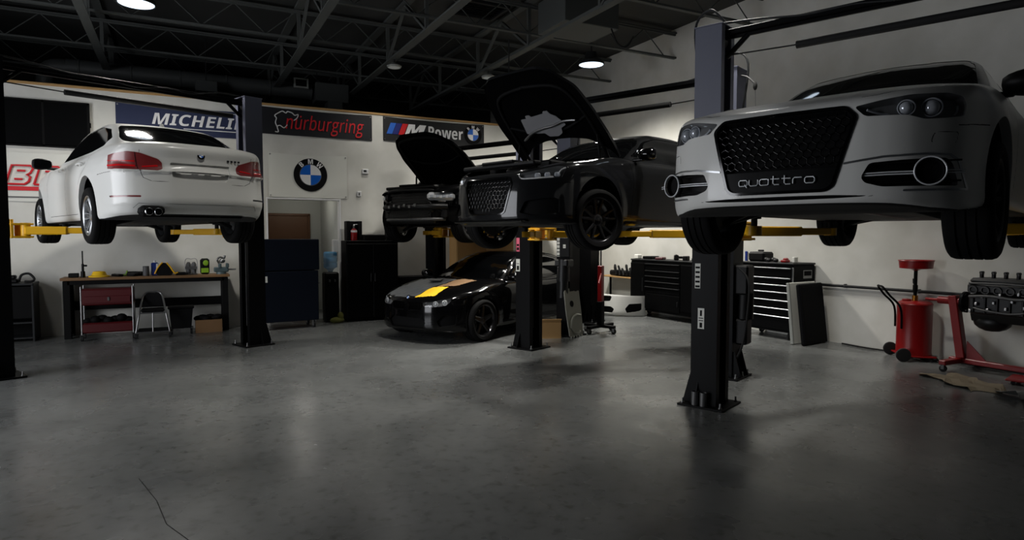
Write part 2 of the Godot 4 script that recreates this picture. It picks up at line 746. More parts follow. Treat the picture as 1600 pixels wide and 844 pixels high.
func wheel(car: Node3D, at: Vector3, left: bool, r: float, w: float, rim_r: float, style: String, rim_mat: Material, steer := 0.0, camber := 0.0) -> Node3D:
	var b := B.new()
	var prof := [Vector2(rim_r - 0.012, w * 0.40), Vector2(rim_r + 0.012, w * 0.47), Vector2((r + rim_r) * 0.5, w * 0.515), Vector2(r - 0.028, w * 0.49), Vector2(r - 0.010, w * 0.44), Vector2(r - 0.002, w * 0.36)]
	for g in [0.20, 0.0, -0.20]:
		prof.append_array([Vector2(r, w * g + 0.007), Vector2(r - 0.008, w * g + 0.005), Vector2(r - 0.008, w * g - 0.005), Vector2(r, w * g - 0.007)])
	prof.append_array([Vector2(r - 0.002, -w * 0.36), Vector2(r - 0.010, -w * 0.44), Vector2(r - 0.028, -w * 0.49), Vector2((r + rim_r) * 0.5, -w * 0.515), Vector2(rim_r + 0.012, -w * 0.47), Vector2(rim_r - 0.012, -w * 0.40)])
	prof.reverse()
	b.lathe(Vector3.ZERO, Vector3.RIGHT, prof, 44)
	var o := part("wheel", b.done(), M.tyre, car, at, Vector3(0, (0.0 if left else 180.0) + steer, camber))
	b = B.new()
	b.lathe(Vector3.ZERO, Vector3.RIGHT, [Vector2(rim_r - 0.02, -w * 0.42), Vector2(rim_r - 0.045, -w * 0.2), Vector2(rim_r - 0.03, w * 0.30), Vector2(rim_r - 0.014, w * 0.40), Vector2(rim_r - 0.010, w * 0.43), Vector2(rim_r + 0.004, w * 0.45), Vector2(rim_r + 0.004, w * 0.38)], 44, 60.0)
	b.lathe(Vector3.ZERO, Vector3.RIGHT, [Vector2(0.062, w * 0.05), Vector2(0.07, w * 0.26), Vector2(0.06, w * 0.31), Vector2(0.035, w * 0.32), Vector2(0.03, w * 0.335), Vector2(0.0, w * 0.34)], 24)
	var n := 5
	var pairs := [0.0]
	var wd := 0.030
	if style == "twin":
		pairs = [-0.17, 0.17]
		wd = 0.017
	elif style == "multi":
		n = 8
		pairs = [-0.1, 0.1]
		wd = 0.016
	elif style == "star":
		wd = 0.036
	for i in n:
		for da in pairs:
			var a: float = TAU * i / n + da
			var a2: float = TAU * i / n + da * 1.35
			var e := Vector3(0, cos(a), sin(a))
			var e2 := Vector3(0, cos(a2), sin(a2))
			var p0 := e * 0.05 + Vector3(w * 0.27, 0, 0)
			var p1 := e2 * (rim_r - 0.018) + Vector3(w * 0.36, 0, 0)
			var t := (p1 - p0).normalized()
			var s := Vector3.RIGHT.cross(t).normalized()
			var up := t.cross(s)
			b.flat()
			var c := []
			for k in 2:
				var p: Vector3 = p0 if k == 0 else p1
				var hw: float = wd * (1.25 if k == 0 else 0.85)
				c.append([p - s * hw - Vector3(0.03, 0, 0), p - s * hw, p - s * hw * 0.6 + Vector3(0.008, 0, 0), p + s * hw * 0.6 + Vector3(0.008, 0, 0), p + s * hw, p + s * hw - Vector3(0.03, 0, 0)])
			for k in 6:
				b.quad(c[0][k], c[0][(k + 1) % 6], c[1][(k + 1) % 6], c[1][k])
				b.quad(c[1][k], c[1][(k + 1) % 6], c[0][(k + 1) % 6], c[0][k])
	for i in 5:
		var a := TAU * (i + 0.5) / 5
		b.cyl(Vector3(w * 0.2, cos(a) * 0.05, sin(a) * 0.05), Vector3(w * 0.315, cos(a) * 0.05, sin(a) * 0.05), 0.010, -1.0, 8)
	part("rim", b.done(), rim_mat, o)
	b = B.new()
	b.lathe(Vector3.ZERO, Vector3.RIGHT, [Vector2(0.05, -0.03), Vector2(0.165, -0.03), Vector2(0.165, 0.0), Vector2(0.08, 0.0), Vector2(0.08, 0.03), Vector2(0.0, 0.03)], 32)
	part("brake_disc", b.done(), M.dull_steel, o)
	b = B.new()
	b.box(Vector3(0, 0.03, 0.135), Vector3(0.09, 0.16, 0.07), 0.015)
	part("brake_caliper", b.done(), M.grey_dark, o)
	return o

# everything round the wheels and beneath the floor that each car has; cb is its body, done after the wheel openings are cut
func car_running_gear(car: Node3D, cb: CarBody, r: float, w: float, rim_r: float, style: String, rim_mat: Material, track_f: float, track_r: float, droop_f: float, droop_r: float, steer := 0.0) -> void:
	var b: B
	for za in cb.axles:
		for s in [-1.0, 1.0]:
			b = B.new()
			# inside of the wheel well: a half drum open to the wheel
			var R: float = cb.arch_r + 0.004
			var xo: float = 0.5
			b.smooth()
			var n := 18
			for i in n:
				var a0 := PI * (-0.12 + 1.24 * i / n)
				var a1 := PI * (-0.12 + 1.24 * (i + 1) / n)
				var x1: float = CarBody.lk(cb.W, za) - 0.035
				var p := [Vector3(s * xo, cb.wheel_y + sin(a0) * R, za + cos(a0) * R), Vector3(s * x1, cb.wheel_y + sin(a0) * R, za + cos(a0) * R), Vector3(s * x1, cb.wheel_y + sin(a1) * R, za + cos(a1) * R), Vector3(s * xo, cb.wheel_y + sin(a1) * R, za + cos(a1) * R)]
				b.quad(p[0], p[1], p[2], p[3])
				b.quad(p[3], p[2], p[1], p[0])
				b.tri(p[0], p[3], Vector3(s * xo, cb.wheel_y, za))
				b.tri(p[3], p[0], Vector3(s * xo, cb.wheel_y, za))
			b.flat()
			part("wheel_arch_liner", b.done(), M.black_matte, car)
	b = B.new()
	for za in cb.axles:
		var front: bool = za == cb.axles[0]
		var tr: float = track_f if front else track_r
		var dr: float = droop_f if front else droop_r
		b.box(Vector3(0, 0.24, za), Vector3(0.8, 0.10, 0.42), 0.03)
		for s in [-1.0, 1.0]:
			b.tube([Vector3(s * 0.36, 0.24, za + 0.16), Vector3(s * (tr - 0.08), 0.30 - dr - 0.08, za)], 0.022, 8)
			b.tube([Vector3(s * 0.36, 0.24, za - 0.18), Vector3(s * (tr - 0.08), 0.30 - dr - 0.08, za)], 0.022, 8)
			b.tube([Vector3(s * (tr - 0.14), 0.30 - dr, za), Vector3(s * (tr - 0.24), 0.72, za - 0.02)], 0.03, 8)
			b.cyl(Vector3(s * 0.35, 0.30, za), Vector3(s * (tr - 0.06), 0.33 - dr, za), 0.02)
	b.tube([Vector3(0.1, 0.22, cb.axles[0] - 0.3), Vector3(0.12, 0.2, -1.5), Vector3(0.12, 0.24, cb.axles[1] + 0.4)], 0.035, 8)
	part("suspension", b.done(), M.engine_black, car)
	for k in 2:
		var za: float = cb.axles[k]
		var tr: float = track_f if k == 0 else track_r
		var dr: float = droop_f if k == 0 else droop_r
		for left in [true, false]:
			wheel(car, Vector3(tr if left else -tr, cb.wheel_y - dr, za), left, r, w, rim_r, style, rim_mat, steer if k == 0 else 0.0)

func cut_arches(cb: CarBody) -> Array:
	var all := [PackedVector3Array(), PackedVector3Array(), PackedVector3Array(), PackedVector3Array()]
	for za in cb.axles:
		var poly := PackedVector2Array()
		for i in 40:
			var a := TAU * i / 40
			poly.append(Vector2(za + cos(a) * cb.arch_r, cb.wheel_y + minf(sin(a), 1.0) * cb.arch_r))
		var r := cb.cut(poly, SIDE_U, UPV, func(c, n): return c.x > 0.5)
		all[2].append_array(r[2])
		all[3].append_array(r[3])
	return all

# the floor of the car: what lies within a finger's breadth of its lowest line
func underside(cb: CarBody) -> Array:
	var poly := PackedVector2Array()
	var n := 40
	for i in n + 1:
		var z: float = lerpf(cb.zr - 0.15, cb.zf + 0.15, float(i) / n)
		poly.append(Vector2(z, CarBody.lk(cb.BY, z) + 0.010))
	poly.append(Vector2(cb.zf + 0.15, -0.5))
	poly.append(Vector2(cb.zr - 0.15, -0.5))
	return cb.cut(poly, SIDE_U, UPV, func(c, n_): return n_.y < -0.3)

func rest_of(cb: CarBody) -> Array:
	return [cb.P, cb.N]

func edge_lip(car: Node3D, arches: Array, m: Material) -> void:
	# the rolled edge of the wheel openings, turned inwards
	var v := [PackedVector3Array(), PackedVector3Array(), arches[2], PackedVector3Array()]
	for i in arches[2].size():
		v[3].append(Vector3(-1, 0, 0))
	part("wheel_arch_edge", CarBody.mesh_of(v, 0, 0.0, 0.05), m, car)

func mirror_part(car: Node3D, at: Vector3, left: bool, cap: Material, s := 1.0) -> void:
	var sg := 1.0 if left else -1.0
	var b := B.new()
	b.smooth()
	# a rounded shell: wide outboard, flat towards the rear
	var n := 14
	var rings := []
	for i in 9:
		var t := i / 8.0
		var th := PI * t
		var ring := []
		for k in n:
			var a := TAU * k / n
			var px := -cos(th) * 0.115
			var rr := pow(sin(th), 0.55)
			ring.append(at + Vector3(sg * (px + 0.09), sin(a) * rr * (0.075 + 0.012 * px / 0.115), (maxf(cos(a), -0.25)) * rr * 0.10) * s)
		rings.append(ring)
	for i in 8:
		for k in n:
			if sg > 0:
				b.quad(rings[i][k], rings[i][(k + 1) % n], rings[i + 1][(k + 1) % n], rings[i + 1][k])
			else:
				b.quad(rings[i + 1][k], rings[i + 1][(k + 1) % n], rings[i][(k + 1) % n], rings[i][k])
	b.flat()
	b.box(at + Vector3(-sg * 0.04, -0.055, 0.0) * s, Vector3(0.16, 0.03, 0.06) * s, 0.01)
	var o := part("door_mirror", b.done(), cap, car)
	b = B.new()
	b.prism(rp([-0.095, -0.055, 0.095, -0.06, 0.10, 0.055, -0.085, 0.06], 0.03), 0.004, at + Vector3(sg * 0.09, 0, -0.027) * s, Vector3.LEFT, Vector3.UP)
	part("mirror_glass", b.done(), M.car_glass, o)

func camera_frame_turn(yaw: float) -> float:
	# heading of a car given against the camera's own heading, as a turn about y for a body whose front looks along +z
	return 180.0 - (yaw + 27.5)

# point given by its distance to the right of and ahead of the camera
func ahead(right: float, forward: float, y := 0.0) -> Vector3:
	var c := cos(deg_to_rad(27.5))
	var s := sin(deg_to_rad(27.5))
	return Vector3(c * right + s * forward, y, -(-s * right + c * forward))

func build_cars() -> void:
	build_white_front_car()
	build_white_rear_car()
	build_dark_raised_car()
	build_black_floor_car()
	build_stripped_car()

func build_white_front_car() -> void:
	var car := thing("car", "white sedan raised on a lift at right, honeycomb front grille with lettering facing the camera", "car", ahead(2.141, 4.343, 1.628), camera_frame_turn(223.5))
	var cb := CarBody.new()
	cb.zf = 0.93
	cb.zr = -4.0
	cb.axles = [0.0, -2.912]
	cb.arch_r = 0.375
	cb.W = CarBody.table([[1.1, 0.90], [0.6, 0.915], [0.0, 0.93], [-0.8, 0.937], [-2.2, 0.937], [-2.9, 0.935], [-3.5, 0.90], [-4.1, 0.82]])
	cb.S = CarBody.table([[0, 0.10], [0.17, 0.05], [0.24, 0.022], [0.5, 0.004], [0.68, 0.0], [0.78, 0.012], [0.86, 0.035], [0.95, 0.075], [1.1, 0.13], [1.6, 0.4]])
	cb.T = CarBody.table([[1.1, 0.66], [0.90, 0.735], [0.8, 0.775], [0.7, 0.81], [0.5, 0.865], [0.3, 0.905], [0, 0.95], [-0.3, 0.985], [-0.6, 0.995], [-1.0, 0.965], [-2, 0.985], [-3, 1.03], [-3.5, 1.05], [-4.0, 1.02], [-4.2, 0.98]])
	cb.K = CarBody.table([[1.1, 0.06], [0.5, 0.075], [0, 0.07], [-0.6, 0.06], [-1.0, 0.02], [-3, 0.04], [-4, 0.08]])
	cb.FZ = CarBody.table([[0, 0.78], [0.14, 0.86], [0.19, 0.895], [0.235, 0.915], [0.30, 0.92], [0.45, 0.915], [0.6, 0.905], [0.68, 0.893], [0.75, 0.87], [0.82, 0.81], [0.95, 0.5], [1.1, 0.2]])
	cb.FB = CarBody.table([[0, 0], [0.2, 0.005], [0.4, 0.025], [0.52, 0.062], [0.62, 0.115], [0.72, 0.20], [0.80, 0.29], [0.86, 0.40], [0.90, 0.53], [0.94, 0.80], [1.1, 2.2]])
	cb.RZ = CarBody.table([[0, -3.75], [0.25, -3.9], [0.35, -4.0], [0.6, -4.0], [0.95, -3.93], [1.1, -3.85]])
	cb.RB = CarBody.table([[0, 0], [0.4, 0.03], [0.65, 0.13], [0.8, 0.30], [0.88, 0.55], [0.94, 0.9], [1.1, 2.2]])
	cb.BY = CarBody.table([[1.1, 0.21], [0.88, 0.195], [0.75, 0.178], [0.6, 0.152], [0.42, 0.165], [0.2, 0.19], [-3.3, 0.19], [-3.8, 0.25], [-4.1, 0.29]])
	cb.G = CarBody.table([[0.6, -0.1], [0.1, 0.55], [-0.2, 0.82], [-0.40, 0.94], [-0.55, 1.035], [-0.8, 1.175], [-1.1, 1.315], [-1.35, 1.395], [-1.7, 1.44], [-2.1, 1.455], [-2.5, 1.44], [-2.9, 1.385], [-3.3, 1.27], [-3.7, 1.11], [-4.0, 0.9], [-4.5, 0.2]])
	cb.GW = CarBody.table([[0.8, 0.84], [0.95, 0.80], [1.1, 0.74], [1.25, 0.67], [1.38, 0.60], [1.46, 0.55], [1.6, 0.4]])
	cb.GB = CarBody.table([[0.2, 0.35], [-1.0, 0.3], [-1.6, 0.1], [-2.0, 0], [-2.6, -0.05], [-3.2, -0.25], [-4, -0.3]])
	cb.build()
	var arches := cut_arches(cb)
	var any := func(_c, _n): return true
	# windows
	var glass := cb.cut(rp([-0.86, 1.03, -1.35, 1.30, -1.75, 1.375, -2.4, 1.375, -2.95, 1.27, -3.25, 1.09, -3.1, 1.03], 0.06), SIDE_U, UPV, func(c, n): return n.x > 0.5 and c.x > 0.4)
	part("side_windows", CarBody.mesh_of(glass, 0, -0.006, -0.006), M.car_glass, car)
	var wind := cb.cut(rp([-0.1, 0.9, 0.70, 0.9, 0.695, 1.06, 0.61, 1.30, 0.55, 1.37, 0.3, 1.392, -0.1, 1.40], 0.05), LEFT, UPV, func(c, n): return c.z > -1.6 and c.z < -0.3 and n.z > 0.25 and c.y > 0.985)
	part("windscreen", CarBody.mesh_of(wind, 0, -0.003, -0.003), M.car_glass, car)
	var rear := cb.cut(rp([-0.1, 1.09, 0.62, 1.11, 0.52, 1.36, -0.1, 1.39], 0.05), LEFT, UPV, func(c, n): return c.z < -2.6 and n.z < -0.2)
	part("rear_window", CarBody.mesh_of(rear, 0, -0.003, -0.003), M.car_glass, car)
	# grille
	var front := func(c, n): return n.z > 0.3
	var rim := cb.cut(rp([-0.6, 0.724, 0.345, 0.720, 0.404, 0.662, 0.304, 0.29, 0.262, 0.264, -0.6, 0.264], 0.022), LEFT, UPV, front)
	var gc := CarBody.new()
	gc.P = rim[0]
	gc.N = rim[1]
	var inner := gc.cut(rp([-0.6, 0.708, 0.34, 0.704, 0.386, 0.656, 0.290, 0.300, 0.256, 0.280, -0.6, 0.280], 0.02), LEFT, UPV, any)
	var gr := part("grille", CarBody.mesh_of([gc.P, gc.N, rim[2], rim[3]], 0, 0.008, 0.008), M.gloss_black, car)
	part("grille_backing", CarBody.mesh_of(inner, 0, -0.055, -0.055), M.black_matte, gr)
	part("grille_honeycomb", honeycomb(cb, rp([-0.6, 0.706, 0.34, 0.702, 0.384, 0.656, 0.318, 0.395, -0.6, 0.395], 0.02), 0.046, 0.0045, -0.008), M.gloss_black, gr)
	var plate := gc_region(inner, rp([-0.6, 0.398, 0.4, 0.398, 0.4, 0.2, -0.6, 0.2], 0.005))
	part("grille_plate", CarBody.mesh_of(plate, 0, -0.006, -0.03), M.black_paint, gr)
	# chrome lettering on the lower grille plate
	var word := quattro_word(cb, 0.335, 0.44, 0.034)
	part("lettering", word, M.badge_silver, gr)
	# headlamps
	var hu := Vector3(cos(deg_to_rad(40)), 0, -sin(deg_to_rad(40)))
	var hp := rp([-0.262, 0.712, -0.13, 0.741, -0.004, 0.762, 0.19, 0.770, 0.272, 0.752, 0.290, 0.706, 0.276, 0.648, 0.161, 0.634, 0.049, 0.628, -0.033, 0.652, -0.222, 0.655], 0.02)
	var lamp := cb.cut(hp, hu, UPV, func(c, n): return c.z > 0.2 and n.z > -0.1)
	for s in [1, -1]:
		var h := part("headlight", CarBody.mesh_of(lamp, s, -0.05, -0.05), M.lamp_housing, car)
		h.set_meta("label", "headlight with dark housing and clear cover")
		headlamp_inside(h, cb, s)
		part("lamp_cover", CarBody.mesh_of(lamp, s, 0.001), M.lens_glass, h)
	# lower intakes with chrome surrounds
	var fu := Vector3(cos(deg_to_rad(20)), 0, -sin(deg_to_rad(20)))
	var fp := [0.100, 0.335, 0.138, 0.408, 0.30, 0.420, 0.50, 0.430, 0.532, 0.398, 0.562, 0.286, 0.2, 0.282, 0.118, 0.305]
	var side_in := func(c, n): return n.z > 0.1 and c.z > 0.3
	var intake := cb.cut(rp(fp, 0.018), fu, UPV, side_in)
	for s in [1, -1]:
		var o := part("fog_intake", CarBody.mesh_of(intake, s, -0.04, -0.04), M.plastic_black, car)
		fog_lamp(o, s)
	var strip := cb.cut(pv([0.02, 0.412, 0.20, 0.438, 0.40, 0.449, 0.515, 0.446, 0.556, 0.420, 0.606, 0.268, 0.3, 0.262]), fu, UPV, side_in, 0.0055, true)
	part("bumper_trim", CarBody.mesh_of(strip, 0, 0.004, 0.004), M.aluminium, car)
	# lower slot and chin
	var slot := cb.cut(rp([-0.6, 0.248, 0.10, 0.248, 0.30, 0.246, 0.52, 0.236, 0.30, 0.228, 0.10, 0.226, -0.6, 0.226], 0.006), LEFT, UPV, front)
	part("lower_slot", CarBody.mesh_of(slot, 0, -0.03, -0.03), M.black_matte, car)
	# panel lines
	var gap: Material = M.black_matte
	var hood_line := cb.cut(pv([0.40, 0.80, 0.47, 0.78, 0.62, 0.66, 0.745, 0.48, 0.79, 0.2, 0.80, -0.2, 0.80, -0.5]), LEFT, Vector3(0, 0, 1), func(c, n): return n.y > 0.3 and c.y > 0.7, 0.003, true)
	part("hood_gap", CarBody.mesh_of(hood_line, 0, -0.006, -0.006), gap, car)
	var washer := cb.cut(rp([0.08, 0.505, 0.10, 0.56, 0.235, 0.565, 0.22, 0.505], 0.02), hu, UPV, func(c, n): return c.z > 0.3, 0.0022)
	part("washer_cover_gap", CarBody.mesh_of(washer, 0, -0.003, -0.003), gap, car)
	for line in [[-0.62, 0.28, -0.66, 0.62, -0.62, 0.98], [-1.78, 0.28, -1.80, 0.6, -1.80, 1.0], [0.33, 0.62, 0.60, 0.60]]:
		var d := cb.cut(pv(line), SIDE_U, UPV, func(c, n): return n.x > 0.5, 0.0028, true)
		part("panel_gap", CarBody.mesh_of(d, 0, -0.006, -0.006), gap, car)
	var floor_skin := underside(cb)
	part("body", CarBody.mesh_of(rest_of(cb)), M.white_car_paint, car)
	part("underbody", CarBody.mesh_of([floor_skin[0], floor_skin[1]]), M.underbody, car)
	edge_lip(car, arches, M.white_car_paint)
	car_running_gear(car, cb, 0.345, 0.245, 0.235, "twin", M.grey_dark, 0.815, 0.81, 0.10, 0.07)
	for left in [true, false]:
		mirror_part(car, Vector3(0.865 if left else -0.865, 1.01, -0.66), left, M.plastic_black, 1.15)
	for s in [-1.0, 1.0]:
		for z in [-1.55, -2.55]:
			var b := B.new()
			b.tube(smooth_path([Vector3(s * 0.935, 0.87, z), Vector3(s * 0.965, 0.875, z - 0.03), Vector3(s * 0.967, 0.88, z - 0.16), Vector3(s * 0.935, 0.88, z - 0.2)], 4), 0.012, 8)
			part("door_handle", b.done(), M.white_car_paint, car)

func gc_region(r: Array, poly: PackedVector2Array) -> Array:
	var c := CarBody.new()
	c.P = r[0]
	c.N = r[1]
	return c.cut(poly, LEFT, UPV, func(_c, _n): return true)

# z of the front skin at a place seen from the front
func front_z(cb: CarBody, x: float, y: float) -> float:
	return CarBody.lk(cb.FZ, y) - CarBody.lk(cb.FB, absf(x))

# hexagonal lattice over a polygon of the nose, as real bars
func honeycomb(cb: CarBody, half: PackedVector2Array, cell: float, bar: float, push: float) -> ArrayMesh:
	var b := B.new()
	var seen := {}
	var s := cell / sqrt(3.0)
	for j in range(-2, 24):
		for i in range(-12, 13):
			var c := Vector2((i + (0.5 if j % 2 else 0.0)) * cell, 0.2 + j * s * 1.5)
			if CarBody.sd(half, Vector2(absf(c.x), c.y)) > cell * 0.6:
				continue
			for k in 6:
				var a0 := deg_to_rad(30.0 + 60.0 * k)
				var a1 := deg_to_rad(90.0 + 60.0 * k)
				var p := c + Vector2(cos(a0), sin(a0)) * s
				var q := c + Vector2(cos(a1), sin(a1)) * s
				var key := str(((p + q) * 500.0).round())
				if seen.has(key):
					continue
				seen[key] = true
				if CarBody.sd(half, Vector2(absf(p.x), p.y)) > 0.0 or CarBody.sd(half, Vector2(absf(q.x), q.y)) > 0.0:
					continue
				b.tube([Vector3(p.x, p.y, front_z(cb, p.x, p.y) + push), Vector3(q.x, q.y, front_z(cb, q.x, q.y) + push)], bar, 4)
	return b.done()

func stroke_word(glyphs: Array, x0: float, y0: float, cell: float, h: float, r: float, surf: Callable) -> ArrayMesh:
	# glyphs: for each letter a list of strokes, each a list of x,y in a cell 1 wide and 1 high
	var b := B.new()
	for gi in glyphs.size():
		for st_ in glyphs[gi]:
			var pts := []
			for i in range(0, st_.size(), 2):
				var x: float = x0 + (gi + st_[i] * 0.82) * cell
				var y: float = y0 + st_[i + 1] * h
				pts.append(surf.call(x, y))
			b.tube(pts, r, 6)
	return b.done()

func quattro_word(cb: CarBody, y: float, width: float, h: float) -> ArrayMesh:
	var ring := [0.15, 0, 0.85, 0, 1, 0.25, 1, 0.75, 0.85, 1, 0.15, 1, 0, 0.75, 0, 0.25, 0.15, 0]
	var tt := [0.3, 1.45, 0.3, 0.25, 0.45, 0, 0.95, 0]
	var g := [[ring, [0.7, 0.25, 0.98, -0.3]], [[0, 1, 0, 0.25, 0.15, 0, 0.85, 0, 1, 0.25, 1, 1]], [ring, [1, 1, 1, 0]], [tt, [0.0, 0.95, 0.95, 0.95]], [tt, [0.0, 0.95, 0.95, 0.95]], [[0, 0, 0, 0.75, 0.15, 1, 0.9, 1]], [ring]]
	return stroke_word(g, -width / 2, y - h / 2, width / 7.0, h, 0.0036, func(x, yy): return Vector3(x, yy, front_z(cb, x, yy) + 0.003))

func headlamp_inside(h: Node3D, cb: CarBody, s: int) -> void:
	var b: B
	for p in [[0.60, 0.695, 0.69, 0.036], [0.70, 0.695, 0.60, 0.042]]:
		b = B.new()
		var o := Vector3(p[0] * s, p[1], front_z(cb, p[0], p[1]) - 0.042)
		var d := Vector3(0.25 * s, -0.02, 1.0).normalized()
		b.lathe(o - d * 0.05, d, [Vector2(p[3] * 1.15, 0.0), Vector2(p[3] * 1.2, 0.05), Vector2(p[3] * 1.05, 0.052), Vector2(p[3], 0.045)], 20)
		b.ball(o - d * 0.012, Vector3.ONE * p[3] * 0.95, 16)
		part("projector", b.done(), M.clear_lens, h)
	b = B.new()
	var path := []
	for q in [[0.44, 0.690, 0.850], [0.50, 0.668, 0.795], [0.57, 0.665, 0.745], [0.63, 0.648, 0.69], [0.72, 0.647, 0.61], [0.78, 0.665, 0.545], [0.79, 0.71, 0.535]]:
		path.append(Vector3(q[0] * s, q[1], q[2] - 0.008))
	b.tube(smooth_path(path, 4), 0.007, 6)
	part("light_strip", b.done(), M.clear_lens, h)

func fog_lamp(o: Node3D, s: int) -> void:
	var c := Vector3(0.725 * s, 0.355, 0.795)
	var d := Vector3(sin(deg_to_rad(22)) * s, 0, cos(deg_to_rad(22)))
	var b := B.new()
	var u := d.cross(Vector3.UP).normalized()
	var ring := []
	for i in 28:
		var a := TAU * i / 28
		ring.append(c + d * 0.012 + (u * cos(a) + Vector3.UP * sin(a)) * 0.071)
	b.tube(ring, 0.0045, 8, true)
	for k in [[0.33, 0.352], [0.33, 0.340]]:
		b.tube([Vector3(0.345 * s, k[1], 0.885), Vector3(0.55 * s, k[1] + 0.004, 0.855), c + d * 0.004 - Vector3(0.062 * s, 0.355 - k[1] - 0.004, -0.02)], 0.004, 6)
		b.tube([c + d * 0.004 + Vector3(0.066 * s, k[1] - 0.351, -0.02), Vector3(0.86 * s, k[1] + 0.006, 0.705)], 0.004, 6)
	part("chrome_ring", b.done(), M.badge_silver, o)
	b = B.new()
	b.lathe(c - d * 0.03, d, [Vector2(0.069, 0.0), Vector2(0.069, 0.024), Vector2(0.064, 0.026), Vector2(0.060, 0.004), Vector2(0.0, 0.002)], 24)
	part("fog_lamp", b.done(), M.black_matte, o)
	b = B.new()
	for k in 3:
		var y := 0.30 + k * 0.052
		b.tube([Vector3(0.47 * s, y, 0.845), Vector3(0.64 * s, y + 0.004, 0.785), Vector3(0.84 * s, y + 0.008, 0.675)], 0.005, 5)
	part("intake_bars", b.done(), M.plastic_black, o)

# tables of an everyday three-box car from a few measures
func sedan(d: Dictionary) -> CarBody:
	var cb := CarBody.new()
	var hw: float = d.hw
	var wb: float = d.wb
	var cz: float = d.cowl_z
	var cy: float = d.cowl_y
	var by: float = d.belt
	var ry: float = d.roof
	var rz: float = d.roof_z
	var tz: float = d.tail_z
	var ty: float = d.tail_y
	var zf: float = d.zf
	var zr: float = d.zr
	cb.zf = zf
	cb.zr = zr
	cb.axles = [0.0, -wb]
	cb.arch_r = d.get("arch", 0.365)
	cb.flare = d.get("flare", 0.012)
	cb.W = CarBody.table([[zf + 0.2, hw - 0.035], [zf - 0.3, hw - 0.02], [0.0, hw - 0.008], [-0.8, hw - 0.002], [-2.0, hw - 0.002], [-wb, hw - 0.004], [-wb - 0.5, hw - 0.03], [zr, hw - 0.09]])
	cb.S = CarBody.table([[0, 0.10], [0.17, 0.05], [0.24, 0.022], [0.5, 0.004], [0.68, 0.0], [0.78, 0.012], [0.86, 0.035], [0.95, 0.075], [1.1, 0.13], [1.6, 0.4]])
	var ny: float = d.nose_y
	cb.T = CarBody.table([[zf + 0.2, ny - 0.10], [zf - 0.02, ny - 0.03], [zf - 0.12, ny + 0.02], [zf - 0.25, ny + 0.055], [zf - 0.45, lerpf(ny, cy, 0.5)], [0, lerpf(ny, cy, 0.75)], [cz + 0.25, cy - 0.02], [cz, cy], [cz - 0.4, by], [-wb * 0.7, by + 0.02], [-wb, d.deck - 0.02], [tz, d.deck], [zr + 0.1, d.deck - 0.03], [zr - 0.2, d.deck - 0.10]])
	cb.K = CarBody.table([[zf + 0.2, 0.06], [zf - 0.4, 0.075], [0, 0.065], [cz, 0.055], [cz - 0.4, 0.02], [-wb, 0.04], [zr, 0.10]])
	cb.FZ = CarBody.table(d.get("fz", [[0, zf - 0.22], [0.15, zf - 0.12], [0.19, zf - 0.045], [0.235, zf - 0.012], [0.30, zf - 0.005], [0.45, zf - 0.01], [0.6, zf - 0.02], [ny - 0.04, zf - 0.04], [ny + 0.03, zf - 0.08], [ny + 0.1, zf - 0.16], [ny + 0.25, zf - 0.45], [ny + 0.4, zf - 0.8]]))
	var k: float = hw / 0.937
	cb.FB = CarBody.table([[0, 0], [0.2 * k, 0.006], [0.4 * k, 0.03], [0.52 * k, 0.07], [0.62 * k, 0.125], [0.72 * k, 0.205], [0.80 * k, 0.30], [0.86 * k, 0.40], [0.90 * k, 0.53], [0.94 * k, 0.80], [1.1, 2.2]])
	cb.RZ = CarBody.table(d.get("rz", [[0, zr + 0.26], [0.2, zr + 0.18], [0.28, zr + 0.07], [0.36, zr + 0.015], [0.45, zr], [0.6, zr + 0.015], [0.85, zr + 0.03], [0.93, zr + 0.035], [1.0, zr + 0.08], [1.1, zr + 0.25]]))
	cb.RB = CarBody.table([[0, 0], [0.3 * k, 0.012], [0.5 * k, 0.05], [0.67 * k, 0.115], [0.77 * k, 0.20], [0.84 * k, 0.31], [0.89 * k, 0.46], [0.93 * k, 0.72], [1.1, 2.2]])
	cb.BY = CarBody.table([[zf + 0.1, 0.20], [zf - 0.3, 0.165], [0.4, 0.18], [-wb - 0.4, 0.19], [-wb - 0.8, 0.23], [zr - 0.1, 0.25]])
	cb.G = CarBody.table([[cz + 1.0, -0.1], [cz + 0.5, 0.55], [cz + 0.15, cy - 0.13], [cz, cy - 0.03], [lerpf(cz, rz, 0.3), lerpf(cy, ry, 0.43)], [lerpf(cz, rz, 0.55), lerpf(cy, ry, 0.74)], [lerpf(cz, rz, 0.75), ry - 0.055], [rz, ry - 0.008], [lerpf(rz, tz, 0.22), ry], [lerpf(rz, tz, 0.45), ry - 0.025], [lerpf(rz, tz, 0.65), lerpf(ry, ty, 0.26)], [lerpf(rz, tz, 0.82), lerpf(ry, ty, 0.58)], [tz, ty], [tz - 0.4, ty - 0.22], [tz - 0.9, 0.2]])
	var kg: float = (hw - 0.137) / 0.80
	cb.GW = CarBody.table([[0.8, 0.84 * kg], [0.95, 0.80 * kg], [1.1, 0.735 * kg], [ry - 0.2, 0.665 * kg], [ry - 0.07, 0.60 * kg], [ry, 0.55 * kg], [1.6, 0.4]])
	cb.GB = CarBody.table([[cz + 0.7, 0.35], [cz - 0.5, 0.3], [rz + 0.1, 0.1], [rz - 0.3, 0], [rz - 0.8, -0.05], [tz, -0.25], [tz - 0.6, -0.3]])
	return cb

func wrap_dir(deg: float) -> Vector3:
	return Vector3(cos(deg_to_rad(deg)), 0, -sin(deg_to_rad(deg)))

